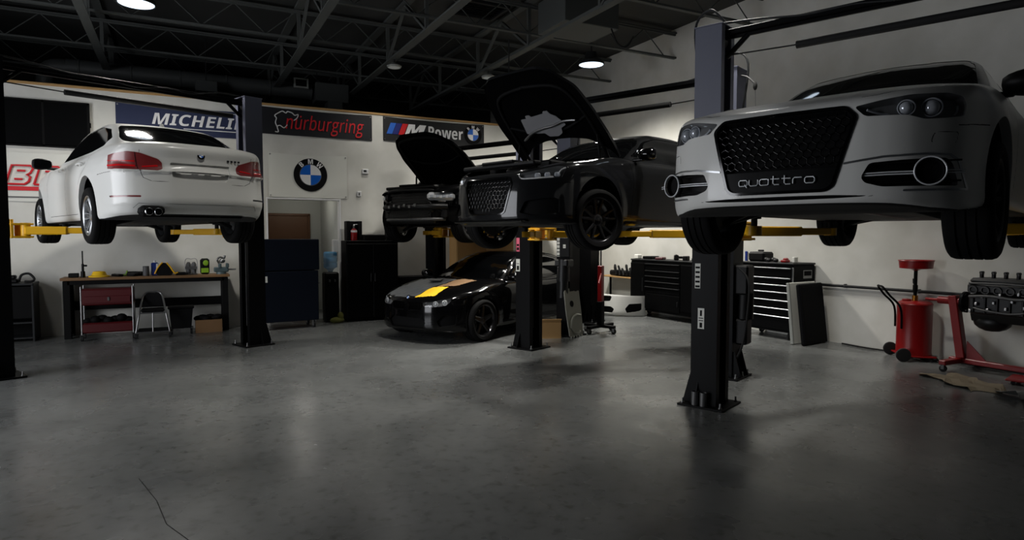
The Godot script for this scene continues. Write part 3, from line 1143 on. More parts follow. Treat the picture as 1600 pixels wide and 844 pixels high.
func fixed_windows(car: Node3D, cb: CarBody, d: Dictionary, dlo: Array, wind: Array, rear: Array) -> void:
	var cz: float = d.cowl_z
	var glass := cb.cut(rp(dlo, 0.05), SIDE_U, UPV, func(c, n): return n.x > 0.5 and c.x > 0.4)
	part("side_windows", CarBody.mesh_of(glass, 0, -0.006, -0.006), M.car_glass, car)
	var w := cb.cut(rp(wind, 0.05), LEFT, UPV, func(c, n): return c.z > cz - 1.2 and c.z < cz + 0.1 and n.z > 0.25 and c.y > d.cowl_y - 0.01)
	part("windscreen", CarBody.mesh_of(w, 0, -0.003, -0.003), M.car_glass, car)
	var r := cb.cut(rp(rear, 0.05), LEFT, UPV, func(c, n): return c.z < d.roof_z - 0.6 and n.z < -0.2)
	part("rear_window", CarBody.mesh_of(r, 0, -0.003, -0.003), M.car_glass, car)

func finish_car(car: Node3D, cb: CarBody, arches: Array, paint: Material) -> void:
	var floor_skin := underside(cb)
	part("body", CarBody.mesh_of(rest_of(cb)), paint, car)
	part("underbody", CarBody.mesh_of([floor_skin[0], floor_skin[1]]), M.underbody, car)
	edge_lip(car, arches, paint)

func gap_lines(car: Node3D, cb: CarBody, lines: Array, U: Vector3, V: Vector3, guard: Callable, w := 0.0028) -> void:
	for line in lines:
		var d := cb.cut(pv(line), U, V, guard, w, true)
		part("panel_gap", CarBody.mesh_of(d, 0, -0.006, -0.006), M.black_matte, car)

func roundel(parent: Node3D, at: Vector3, dir: Vector3, r: float) -> void:
	var d := dir.normalized()
	var u := Vector3.UP.cross(d).normalized()
	var w := d.cross(u)
	var b := B.new()
	b.lathe(at, d, [Vector2(0, 0.0), Vector2(r, 0.0), Vector2(r, 0.004), Vector2(r * 0.93, 0.006), Vector2(r * 0.9, 0.004), Vector2(0, 0.004)], 28)
	var o := part("badge", b.done(), M.gloss_black, parent)
	for k in 4:
		b = B.new()
		var poly := PackedVector2Array([Vector2.ZERO])
		for i in 7:
			var a := PI / 2 * (k + i / 6.0)
			poly.append(Vector2(cos(a), sin(a)) * r * 0.56)
		b.prism(poly, 0.0015, at + d * 0.004, u, w)
		part("badge_quarter", b.done(), M.roundel_blue if k % 2 else M.white_paint, o)

func build_white_rear_car() -> void:
	var car := thing("car", "white sedan raised on a lift at left, seen from behind with red tail lamps", "car", ahead(-6.20, 9.93, 1.645), camera_frame_turn(-45.2))
	var d := {hw = 0.905, wb = 2.81, zf = 0.776, zr = -3.85, nose_y = 0.72, cowl_z = -0.42, cowl_y = 0.98, belt = 0.95, roof = 1.43, roof_z = -1.55, tail_z = -3.38, tail_y = 1.03, deck = 1.055,
		rz = [[0, -3.62], [0.2, -3.67], [0.26, -3.77], [0.33, -3.825], [0.36, -3.85], [0.41, -3.86], [0.45, -3.855], [0.58, -3.835], [0.7, -3.825], [0.85, -3.815], [0.95, -3.83], [1.0, -3.81], [1.05, -3.72], [1.1, -3.6]]}
	var cb := sedan(d)
	cb.T = CarBody.table([[1.0, 0.62], [0.65, 0.74], [0.3, 0.85], [0, 0.915], [-0.42, 0.98], [-0.8, 0.945], [-2, 0.965], [-2.8, 1.01], [-3.3, 1.05], [-3.65, 1.045], [-3.8, 1.03], [-4.0, 1.0]])
	cb.build()
	var arches := cut_arches(cb)
	fixed_windows(car, cb, d, [-0.72, 1.0, -1.15, 1.25, -1.6, 1.345, -2.2, 1.35, -2.7, 1.27, -3.02, 1.12, -2.93, 1.04, -2.4, 1.01],
		[-0.1, 0.9, 0.68, 0.9, 0.67, 1.05, 0.6, 1.27, 0.54, 1.34, -0.1, 1.38], [-0.1, 1.075, 0.50, 1.07, 0.60, 1.085, 0.615, 1.13, 0.545, 1.285, 0.50, 1.325, 0.3, 1.345, -0.1, 1.355])
	var back := func(c, n): return c.z < -3.2 and n.z < 0.1 and c.y < 1.0
	# tail lamps: the wing part and the lid part, with lighter bars
	var tl := rp([0.395, 0.80, 0.43, 0.84, 0.60, 0.90, 0.70, 0.912, 0.79, 0.892, 0.89, 0.84, 0.89, 0.742, 0.80, 0.722, 0.60, 0.718, 0.44, 0.716, 0.395, 0.735], 0.012)
	var lamp := cb.cut(tl, LEFT, UPV, func(c, n): return c.z < -3.45 and n.z < 0.3)
	var lc := CarBody.new()
	lc.P = lamp[0]
	lc.N = lamp[1]
	for s in [1, -1]:
		var h := part("tail_lamp", CarBody.mesh_of([lc.P, lc.N, lamp[2], lamp[3]], s, 0.004, 0.004), M.tail_red, car)
		for bar in [[0.43, 0.755, 0.58, 0.742, 0.58, 0.757, 0.44, 0.775], [0.635, 0.745, 0.86, 0.757, 0.86, 0.775, 0.635, 0.765], [0.635, 0.80, 0.865, 0.812, 0.865, 0.822, 0.635, 0.812]]:
			var cc := CarBody.new()
			cc.P = lamp[0]
			cc.N = lamp[1]
			var q := cc.cut(pv(bar), LEFT, UPV, func(_c, _n): return true)
			part("light_bar", CarBody.mesh_of(q, s, 0.008, 0.006), M.tail_red_bright, h)
		var split := CarBody.new()
		split.P = lamp[0]
		split.N = lamp[1]
		var sp := split.cut(pv([0.615, 0.70, 0.625, 0.80, 0.64, 0.93]), LEFT, UPV, func(_c, _n): return true, 0.003, true)
		part("lamp_gap", CarBody.mesh_of(sp, s, 0.0055), M.black_matte, h)
	# plate recess, boot lid line, reflectors, lower apron
	var recess := cb.cut(rp([-0.6, 0.625, 0.27, 0.625, 0.30, 0.66, 0.32, 0.81, -0.6, 0.81], 0.02), LEFT, UPV, back)
	part("plate_recess", CarBody.mesh_of(recess, 0, -0.018, -0.018), M.white_car_paint, car)
	gap_lines(car, cb, [[0.60, 0.93, 0.605, 0.72, 0.57, 0.635, 0.50, 0.602, 0.3, 0.597, 0.0, 0.597], [0.0, 0.355, 0.45, 0.357, 0.62, 0.362, 0.66, 0.31]], LEFT, UPV, back)
	var refl := cb.cut(rp([0.60, 0.425, 0.60, 0.445, 0.89, 0.442, 0.89, 0.422], 0.006), LEFT, UPV, func(c, n): return c.z < -3.5 and n.z < 0.2)
	for s in [1, -1]:
		part("reflector", CarBody.mesh_of(refl, s, -0.006, -0.006), M.tail_red if s > 0 else M.plastic_black, car)
	var apron := cb.cut(rp([-0.6, 0.05, 0.60, 0.05, 0.56, 0.22, 0.50, 0.252, -0.6, 0.252], 0.02), LEFT, UPV, func(c, n): return c.z < -3.55)
	part("diffuser", CarBody.mesh_of(apron, 0, -0.015, -0.02), M.plastic_black, car)
	# twin tail pipes on the left
	for x in [0.545, 0.455]:
		var b := B.new()
		b.lathe(Vector3(x, 0.275, -3.66), Vector3(0, -0.02, -1), [Vector2(0.028, 0.0), Vector2(0.038, 0.0), Vector2(0.040, 0.17), Vector2(0.036, 0.175), Vector2(0.033, 0.17), Vector2(0.030, 0.05), Vector2(0.0, 0.05)], 20)
		part("exhaust_tip", b.done(), M.chrome, car)
	var bb := B.new()
	bb.box(Vector3(0.5, 0.285, -3.72), Vector3(0.24, 0.10, 0.2), 0.03)
	part("exhaust_cutout", bb.done(), M.black_matte, car)
	roundel(car, Vector3(0, 0.905, -3.822), Vector3(0, 0.25, -1), 0.041)
	bb = B.new()
	for i in 4:
		bb.box(Vector3(-0.30 - i * 0.042, 0.87, -3.81 + i * 0.004), Vector3(0.026, 0.022, 0.006), 0.002)
	part("model_badge", bb.done(), M.grey_dark, car)
	bb = B.new()
	bb.prism(pv([-0.09, 0, 0.05, 0, 0.0, 0.045, -0.03, 0.055]), 0.03, Vector3(-0.015, 1.385, -2.38), Vector3(0, 0, 1), Vector3.UP)
	part("roof_antenna", bb.done(), M.white_car_paint, car)
	gap_lines(car, cb, [[-0.60, 0.28, -0.62, 0.6, -0.60, 1.0], [-1.70, 0.28, -1.73, 0.6, -1.73, 1.0], [-2.44, 0.62, -2.72, 0.80, -2.75, 1.0], [-0.7, 0.27, -2.3, 0.27], [-3.22, 0.68, -3.5, 0.70]], SIDE_U, UPV, func(c, n): return n.x > 0.5)
	var lg := cb.cut(rp([-0.6, 0.70, 0.30, 0.70, 0.33, 0.55, -0.6, 0.52], 0.03), LEFT, UPV, func(c, n): return n.z > 0.3)
	part("grille", CarBody.mesh_of(lg, 0, -0.03, -0.03), M.black_matte, car)
	finish_car(car, cb, arches, M.white_car_paint)
	car_running_gear(car, cb, 0.325, 0.235, 0.225, "multi", M.aluminium, 0.80, 0.79, 0.10, 0.09)
	for left in [true, false]:
		mirror_part(car, Vector3(0.87 if left else -0.87, 0.985, -0.68), left, M.plastic_black)
	for s in [-1.0, 1.0]:
		for z in [-1.45, -2.45]:
			var b := B.new()
			b.tube(smooth_path([Vector3(s * 0.895, 0.835, z), Vector3(s * 0.925, 0.84, z - 0.03), Vector3(s * 0.926, 0.845, z - 0.17), Vector3(s * 0.892, 0.845, z - 0.2)], 4), 0.011, 8)
			part("door_handle", b.done(), M.white_car_paint, car)

# takes the bonnet out of a body and puts it back, swung up about its rear edge
func open_hood(car: Node3D, cb: CarBody, outline: Array, hinge_y: float, hinge_z: float, deg: float, paint: Material) -> MeshInstance3D:
	var r := cb.cut(rp(outline, 0.06), LEFT, Vector3(0, 0, 1), func(c, n): return c.y > 0.6 and n.y > 0.15)
	var hinge := Vector3(0, hinge_y, hinge_z)
	var rot := Transform3D(Basis(Vector3.RIGHT, deg_to_rad(-deg)), hinge) * Transform3D(Basis.IDENTITY, -hinge)
	var h := part("hood", CarBody.mesh_of([r[0], r[1], r[2], r[3]], 0, 0.0, -0.03, Vector3.ZERO, rot), paint, car)
	var inner := CarBody.mesh_of([r[0], r[1]], 0, -0.028, 0.0, Vector3.ZERO, rot)
	part("hood_liner", inner, M.hood_liner, h)
	# pressed frame round the liner, lying on the inside
	var b := B.new()
	for s in [-1.0, 1.0]:
		var pts := []
		for k in [[0.60, -0.02], [0.62, 0.5], [0.56, 0.95], [0.40, 1.12], [0.0, 1.18]]:
			var z: float = hinge_z + k[1]
			var xx: float = k[0]
			pts.append(rot * Vector3(s * xx, CarBody.lk(cb.T, z) - CarBody.lk(cb.K, z) * pow(xx / 0.9, 4) - 0.038, z))
		b.tube(smooth_path(pts, 5), 0.022, 6)
		pts = []
		for k in [[0.62, 0.66], [0.30, 0.54], [0.0, 0.50]]:
			var z: float = hinge_z + k[1]
			pts.append(rot * Vector3(s * k[0], CarBody.lk(cb.T, z) - 0.042, z))
		b.tube(smooth_path(pts, 5), 0.018, 6)
	part("hood_frame", b.done(), M.black_matte, h)
	for s in [-1.0, 1.0]:
		b = B.new()
		b.tube([Vector3(s * 0.66, hinge_y - 0.05, hinge_z + 0.30), rot * Vector3(s * 0.62, hinge_y - 0.07, hinge_z + 0.42)], 0.010, 6)
		b.tube([Vector3(s * 0.66, hinge_y - 0.05, hinge_z + 0.30), Vector3(s * 0.66, hinge_y - 0.05, hinge_z + 0.30).lerp(rot * Vector3(s * 0.62, hinge_y - 0.07, hinge_z + 0.42), 0.5)], 0.016, 6)
		part("gas_strut", b.done(), M.black_paint, h)
	h.set_meta("hood_rot", rot)
	return h

func engine_bay(car: Node3D, top: float, front: float, cowl: float) -> void:
	var b := B.new()
	b.box(Vector3(0, 0.42, (front + cowl) / 2), Vector3(1.1, 0.4, front - cowl - 0.15), 0.03)
	part("engine_block", b.done(), M.engine_black, car)
	b = B.new()
	b.box(Vector3(0, top - 0.13, (front + cowl) / 2 - 0.1), Vector3(0.55, 0.12, 0.6), 0.04)
	for i in 5:
		b.box(Vector3(-0.2 + i * 0.1, top - 0.06, (front + cowl) / 2 - 0.1), Vector3(0.03, 0.03, 0.5), 0.01)
	part("engine_cover", b.done(), M.plastic_black, car)
	b = B.new()
	b.box(Vector3(0, top - 0.10, front - 0.10), Vector3(1.15, 0.05, 0.12), 0.015)
	b.box(Vector3(0, top - 0.06, front - 0.12), Vector3(0.5, 0.03, 0.16), 0.01)
	part("slam_panel", b.done(), M.plastic_black, car)
	for s in [-1.0, 1.0]:
		part("strut_tower", B.new().cyl(Vector3(s * 0.56, top - 0.3, cowl + 0.35), Vector3(s * 0.54, top - 0.06, cowl + 0.33), 0.11, 0.09, 18).done(), M.engine_black, car)
	b = B.new()
	b.box(Vector3(0.42, top - 0.12, cowl + 0.75), Vector3(0.2, 0.16, 0.28), 0.02)
	b.cyl(Vector3(-0.45, top - 0.2, cowl + 0.75), Vector3(-0.45, top - 0.05, cowl + 0.75), 0.1, 0.09, 16)
	b.tube(smooth_path([Vector3(-0.45, top - 0.08, cowl + 0.7), Vector3(-0.3, top - 0.03, cowl + 0.5), Vector3(-0.1, top - 0.06, cowl + 0.45)], 5), 0.04, 10)
	b.box(Vector3(0, top - 0.10, cowl + 0.05), Vector3(1.3, 0.10, 0.14), 0.03)
	part("air_box", b.done(), M.plastic_black, car)

func build_dark_raised_car() -> void:
	var car := thing("car", "black fastback raised on a lift at centre with its bonnet open and black grille", "car", ahead(0.324, 7.647, 1.599), camera_frame_turn(225.2))
	var d := {hw = 0.918, wb = 2.83, zf = 0.87, zr = -3.87, nose_y = 0.74, cowl_z = -0.50, cowl_y = 0.985, belt = 0.945, roof = 1.385, roof_z = -1.55, tail_z = -3.55, tail_y = 1.0, deck = 1.02, arch = 0.375, flare = 0.016}
	var cb := sedan(d)
	cb.build()
	var arches := cut_arches(cb)
	fixed_windows(car, cb, d, [-0.80, 1.0, -1.22, 1.23, -1.6, 1.31, -2.2, 1.315, -2.8, 1.22, -3.15, 1.06, -3.0, 1.0],
		[-0.1, 0.9, 0.69, 0.9, 0.68, 1.05, 0.61, 1.24, 0.54, 1.305, -0.1, 1.34], [-0.1, 1.06, 0.56, 1.06, 0.50, 1.27, -0.1, 1.31])
	var h := open_hood(car, cb, [-0.9, 0.79, 0.36, 0.79, 0.52, 0.70, 0.69, 0.44, 0.755, 0.1, 0.765, -0.62, 0.66, -0.46, 0.45, -0.30, 0.2, -0.25, 0.0, -0.24, -0.9, -0.24], 0.985, -0.62, 50.0, M.dark_car_paint)
	# the silvery shield on the underside of the bonnet
	var rot: Transform3D = h.get_meta("hood_rot")
	var b := B.new()
	var poly := PackedVector2Array()
	for pt in rp([-0.33, 0.02, -0.30, 0.20, -0.22, 0.20, -0.22, 0.235, -0.16, 0.235, -0.15, 0.21, 0.02, 0.225, 0.03, 0.25, 0.09, 0.25, 0.10, 0.21, 0.16, 0.17, 0.22, 0.06, 0.14, 0.03, 0.12, -0.03, 0.05, -0.06, -0.06, -0.05, -0.10, 0.0], 0.015):
		poly.append(pt * 1.2)
	b.prism(poly, 0.006, rot * Vector3(0.03, 0.868, -0.10), rot.basis * Vector3(1, 0, 0), rot.basis * Vector3(0, -0.10, 0.99))
	part("heat_shield", b.done(), M.shield_grey, h)
	b = B.new()
	var tube := []
	for k in [[-0.48, -0.06], [-0.30, 0.03], [-0.10, 0.075], [0.08, 0.09], [0.26, 0.13], [0.44, 0.12]]:
		tube.append(rot * (Vector3(0.03 + k[0], 0.850, -0.10) + Vector3(0, -0.10, 0.99) * k[1]))
	b.tube(smooth_path(tube, 5), 0.016, 8)
	part("shield_rail", b.done(), M.steel, h)
	engine_bay(car, 0.93, 0.74, -0.5)
	var front := func(c, n): return n.z > 0.2
	var rim := cb.cut(rp([-0.6, 0.69, 0.34, 0.685, 0.375, 0.61, 0.29, 0.31, 0.25, 0.285, -0.6, 0.285], 0.02), LEFT, UPV, front)
	var gc := CarBody.new()
	gc.P = rim[0]
	gc.N = rim[1]
	var inner := gc.cut(rp([-0.6, 0.675, 0.33, 0.67, 0.358, 0.606, 0.278, 0.322, 0.244, 0.30, -0.6, 0.30], 0.02), LEFT, UPV, func(_c, _n): return true)
	var gr := part("grille", CarBody.mesh_of([gc.P, gc.N, rim[2], rim[3]], 0, 0.008, 0.008), M.gloss_black, car)
	part("grille_backing", CarBody.mesh_of(inner, 0, -0.05, -0.05), M.black_matte, gr)
	part("grille_honeycomb", honeycomb(cb, rp([-0.6, 0.67, 0.33, 0.666, 0.355, 0.606, 0.275, 0.325, -0.6, 0.302], 0.02), 0.052, 0.005, -0.006), M.gloss_black, gr)
	var hu := wrap_dir(35)
	# outline on the 35 degree plane: u = x cos - z sin
	var lamp := cb.cut(rp([-0.128, 0.708, 0.02, 0.728, 0.136, 0.752, 0.30, 0.79, 0.405, 0.785, 0.36, 0.665, 0.20, 0.655, -0.065, 0.643], 0.015), hu, UPV, func(c, n): return c.z > 0.2 and n.z > -0.2)
	for s in [1, -1]:
		var o := part("headlight", CarBody.mesh_of(lamp, s, -0.045, -0.045), M.lamp_housing, car)
		var bb: B
		for p in [[0.60, 0.69, 0.66], [0.68, 0.695, 0.60], [0.75, 0.70, 0.52]]:
			bb = B.new()
			bb.box(Vector3(p[0] * s, p[1], front_z(cb, p[0], p[1]) - 0.042), Vector3(0.06, 0.05, 0.05), 0.012, Basis(Vector3.UP, deg_to_rad(35) * s))
			part("projector", bb.done(), M.clear_lens, o)
		bb = B.new()
		var drl := []
		for k in [[0.43, 0.698], [0.46, 0.660], [0.56, 0.657], [0.66, 0.664], [0.74, 0.672]]:
			drl.append(Vector3(k[0] * s, k[1], front_z(cb, k[0], k[1]) - 0.014))
		bb.tube(smooth_path(drl, 4), 0.008, 6)
		bb.tube(smooth_path([Vector3(0.74 * s, 0.69, 0.53), Vector3(0.77 * s, 0.755, 0.48), Vector3(0.81 * s, 0.775, 0.43)], 4), 0.009, 6)
		part("light_strip", bb.done(), M.white_paint, o)
		part("lamp_cover", CarBody.mesh_of(lamp, s, 0.001), M.lens_glass, o)
	var fu := wrap_dir(20)
	var intake := cb.cut(rp([0.16, 0.30, 0.22, 0.42, 0.50, 0.46, 0.56, 0.44, 0.56, 0.30, 0.3, 0.27], 0.02), fu, UPV, func(c, n): return n.z > 0.1 and c.z > 0.3)
	part("bumper_intake", CarBody.mesh_of(intake, 0, -0.035, -0.035), M.black_matte, car)
	gap_lines(car, cb, [[-0.58, 0.28, -0.62, 0.62, -0.60, 1.0], [-1.95, 0.28, -1.97, 0.6, -1.97, 1.0], [0.36, 0.62, 0.62, 0.60]], SIDE_U, UPV, func(c, n): return n.x > 0.5)
	finish_car(car, cb, arches, M.dark_car_paint)
	for s in [-1.0, 1.0]:
		part("sill_blade", box_mesh(Vector3(0.08, 0.07, 1.9), 0.02, Vector3(s * 0.86, 0.21, -1.42)), M.gloss_black, car)
	part("front_splitter", box_mesh(Vector3(1.1, 0.03, 0.4), 0.01, Vector3(0, 0.215, 0.66)), M.gloss_black, car)
	car_running_gear(car, cb, 0.338, 0.255, 0.245, "twin", M.rim_dark, 0.815, 0.81, 0.10, 0.08, -15.0)
	for left in [true, false]:
		mirror_part(car, Vector3(0.89 if left else -0.89, 1.005, -0.80), left, M.gloss_black)
	single("cleaning_cloth", "small yellow cloth lying on the nose of the black raised car with the open bonnet", "cloth", B.new().box(Vector3.ZERO, Vector3(0.14, 0.012, 0.10), 0.004).done(), M.yellow_cloth, car.transform * Vector3(-0.03, 0.872, 0.60), 40.0)

func build_black_floor_car() -> void:
	var car := thing("car", "glossy black coupe parked on the floor with a yellow cloth on its bonnet", "car", ahead(-1.183, 10.557, 0.0), camera_frame_turn(216.8))
	var d := {hw = 0.93, wb = 2.812, zf = 0.80, zr = -3.85, nose_y = 0.68, cowl_z = -0.48, cowl_y = 0.94, belt = 0.91, roof = 1.385, roof_z = -1.6, tail_z = -3.4, tail_y = 1.0, deck = 1.02, arch = 0.362, flare = 0.022}
	var cb := sedan(d)
	cb.build()
	var arches := cut_arches(cb)
	fixed_windows(car, cb, d, [-0.78, 0.965, -1.22, 1.22, -1.65, 1.31, -2.2, 1.31, -2.75, 1.2, -2.95, 1.05, -2.8, 0.985],
		[-0.1, 0.86, 0.68, 0.86, 0.675, 1.02, 0.61, 1.24, 0.54, 1.31, -0.1, 1.345], [-0.1, 1.04, 0.56, 1.05, 0.50, 1.27, -0.1, 1.31])
	var front := func(c, n): return n.z > 0.2
	for s in [1, -1]:
		pass
	var kid := cb.cut(rp([0.03, 0.635, 0.05, 0.50, 0.30, 0.52, 0.335, 0.60, 0.31, 0.645], 0.02), LEFT, UPV, front)
	for s in [1, -1]:
		var o := part("grille", CarBody.mesh_of(kid, s, -0.03, -0.03), M.black_matte, car)
		var gb := B.new()
		for i in 8:
			var x: float = (0.065 + i * 0.034) * s
			gb.box(Vector3(x, 0.575, front_z(cb, x, 0.58) - 0.012), Vector3(0.006, 0.11, 0.02))
		part("grille_bars", gb.done(), M.gloss_black, o)
	var hu := wrap_dir(38)
	var lamp := cb.cut(rp([-0.20, 0.63, -0.05, 0.655, 0.10, 0.685, 0.22, 0.70, 0.24, 0.665, 0.16, 0.60, 0.0, 0.575, -0.18, 0.575], 0.02), hu, UPV, func(c, n): return c.z > 0.1 and n.z > -0.2)
	for s in [1, -1]:
		var o := part("headlight", CarBody.mesh_of(lamp, s, -0.04, -0.04), M.lamp_housing, car)
		var bb := B.new()
		for p in [[0.53, 0.62, 0.60], [0.645, 0.638, 0.50]]:
			var c := Vector3(p[0] * s, p[1], front_z(cb, p[0], p[1]) - 0.022)
			var ring := []
			var dd := Vector3(0.5 * s, 0, 0.86)
			for i in 18:
				var a := TAU * i / 18
				ring.append(c + (dd.cross(Vector3.UP).normalized() * cos(a) + Vector3.UP * sin(a)) * 0.036)
			bb.tube(ring, 0.006, 6, true)
			bb.ball(c - dd * 0.02, Vector3.ONE * 0.028, 12)
		part("ring_lamps", bb.done(), M.badge_silver, o)
		part("lamp_cover", CarBody.mesh_of(lamp, s, 0.001), M.lens_glass, o)
	var intake := cb.cut(rp([-0.6, 0.40, 0.32, 0.40, 0.40, 0.34, 0.34, 0.23, -0.6, 0.23], 0.03), LEFT, UPV, front)
	part("bumper_intake", CarBody.mesh_of(intake, 0, -0.04, -0.04), M.black_matte, car)
	var si := cb.cut(rp([0.26, 0.27, 0.22, 0.36, 0.32, 0.45, 0.52, 0.46, 0.50, 0.30], 0.02), wrap_dir(25), UPV, func(c, n): return n.z > 0.1 and c.z > 0.2)
	part("side_intake", CarBody.mesh_of(si, 0, -0.04, -0.04), M.black_matte, car)
	gap_lines(car, cb, [[-0.58, 0.25, -0.62, 0.6, -0.60, 0.95], [-2.05, 0.25, -2.08, 0.6, -2.08, 1.0], [-0.66, 0.30, -2.3, 0.30]], SIDE_U, UPV, func(c, n): return n.x > 0.5)
	gap_lines(car, cb, [[0.36, 0.70, 0.52, 0.60, 0.68, 0.40, 0.745, 0.1, 0.76, -0.45]], LEFT, Vector3(0, 0, 1), func(c, n): return n.y > 0.3 and c.y > 0.6)
	# side vent behind the front wheel
	var vent := cb.cut(rp([-0.47, 0.66, -0.62, 0.68, -0.60, 0.60, -0.46, 0.56], 0.01), SIDE_U, UPV, func(c, n): return n.x > 0.5)
	part("side_vent", CarBody.mesh_of(vent, 0, -0.02, -0.02), M.black_matte, car)
	finish_car(car, cb, arches, M.black_car_paint)
	roundel(car, Vector3(0, 0.70, 0.735), Vector3(0, 0.5, 1), 0.04)
	car_running_gear(car, cb, 0.335, 0.265, 0.250, "star", M.rim_dark, 0.825, 0.82, 0.0, 0.0, 0.0)
	for left in [true, false]:
		mirror_part(car, Vector3(0.90 if left else -0.90, 0.985, -0.72), left, M.gloss_black)
	# masking film and cloths on the bonnet: sheets that follow it
	var xf := car.transform
	hood_sheet(cb, xf, "masking_film", "translucent grey masking film covering the front of the black coupe's bonnet", "film", [-0.62, 0.60, -0.30, 0.69, 0.06, 0.66, 0.07, 0.25, 0.10, -0.28, -0.30, -0.33, -0.66, -0.2], 0.004, M.film_grey)
	hood_sheet(cb, xf, "brown_paper", "brown masking paper lying across the rear of the black coupe's bonnet", "paper", [0.13, 0.24, 0.42, 0.10, 0.55, -0.30, 0.16, -0.36, 0.13, 0.0], 0.007, M.cardboard)
	hood_sheet(cb, xf, "cleaning_cloth", "large yellow cloth draped over the nose edge of the black coupe's bonnet", "cloth", [0.10, 0.70, 0.42, 0.585, 0.38, 0.20, 0.10, 0.27], 0.011, M.yellow_cloth)
	var bx := B.new()
	bx.box(Vector3.ZERO, Vector3(0.30, 0.02, 0.2), 0.008)
	single("plastic_tray", "thin grey trim tray lying on the film near the coupe's windscreen", "tray", bx.done(), M.grey_plastic, xf * Vector3(-0.18, 0.925, -0.1), 60.0)

# a thin sheet cut to an outline, lying on the bonnet skin
func hood_sheet(cb: CarBody, xf: Transform3D, called: String, label: String, cat: String, outline: Array, lift: float, m: Material) -> void:
	var b := B.new()
	var poly := rp(outline, 0.03)
	var pts := PackedVector3Array()
	b.smooth()
	var n := 26
	var box := Rect2(poly[0], Vector2.ZERO)
	for p in poly:
		box = box.expand(p)
	for i in n:
		for j in n:
			var q := []
			for e in [[i, j], [i + 1, j], [i + 1, j + 1], [i, j + 1]]:
				q.append(box.position + box.size * Vector2(e[0], e[1]) / n)
			var mid: Vector2 = (q[0] + q[2]) * 0.5
			if CarBody.sd(poly, mid) > 0.0:
				continue
			var v := []
			for c in q:
				var ax: float = absf(c.x)
				# find the skin from above
				var y0 := 0.4
				var y1 := 1.2
				for k in 14:
					var ym := (y0 + y1) * 0.5
					if cb.f(ax, ym, c.y) < 0.0:
						y0 = ym
					else:
						y1 = ym
				v.append(Vector3(c.x, y0 + lift + 0.0025 * sin(c.x * 37.0 + c.y * 23.0), c.y))
			b.quad(v[3], v[2], v[1], v[0])
			b.quad(v[0] - Vector3(0, 0.003, 0), v[1] - Vector3(0, 0.003, 0), v[2] - Vector3(0, 0.003, 0), v[3] - Vector3(0, 0.003, 0))
	var o := single(called, label, cat, b.done(), m)
	o.transform = xf

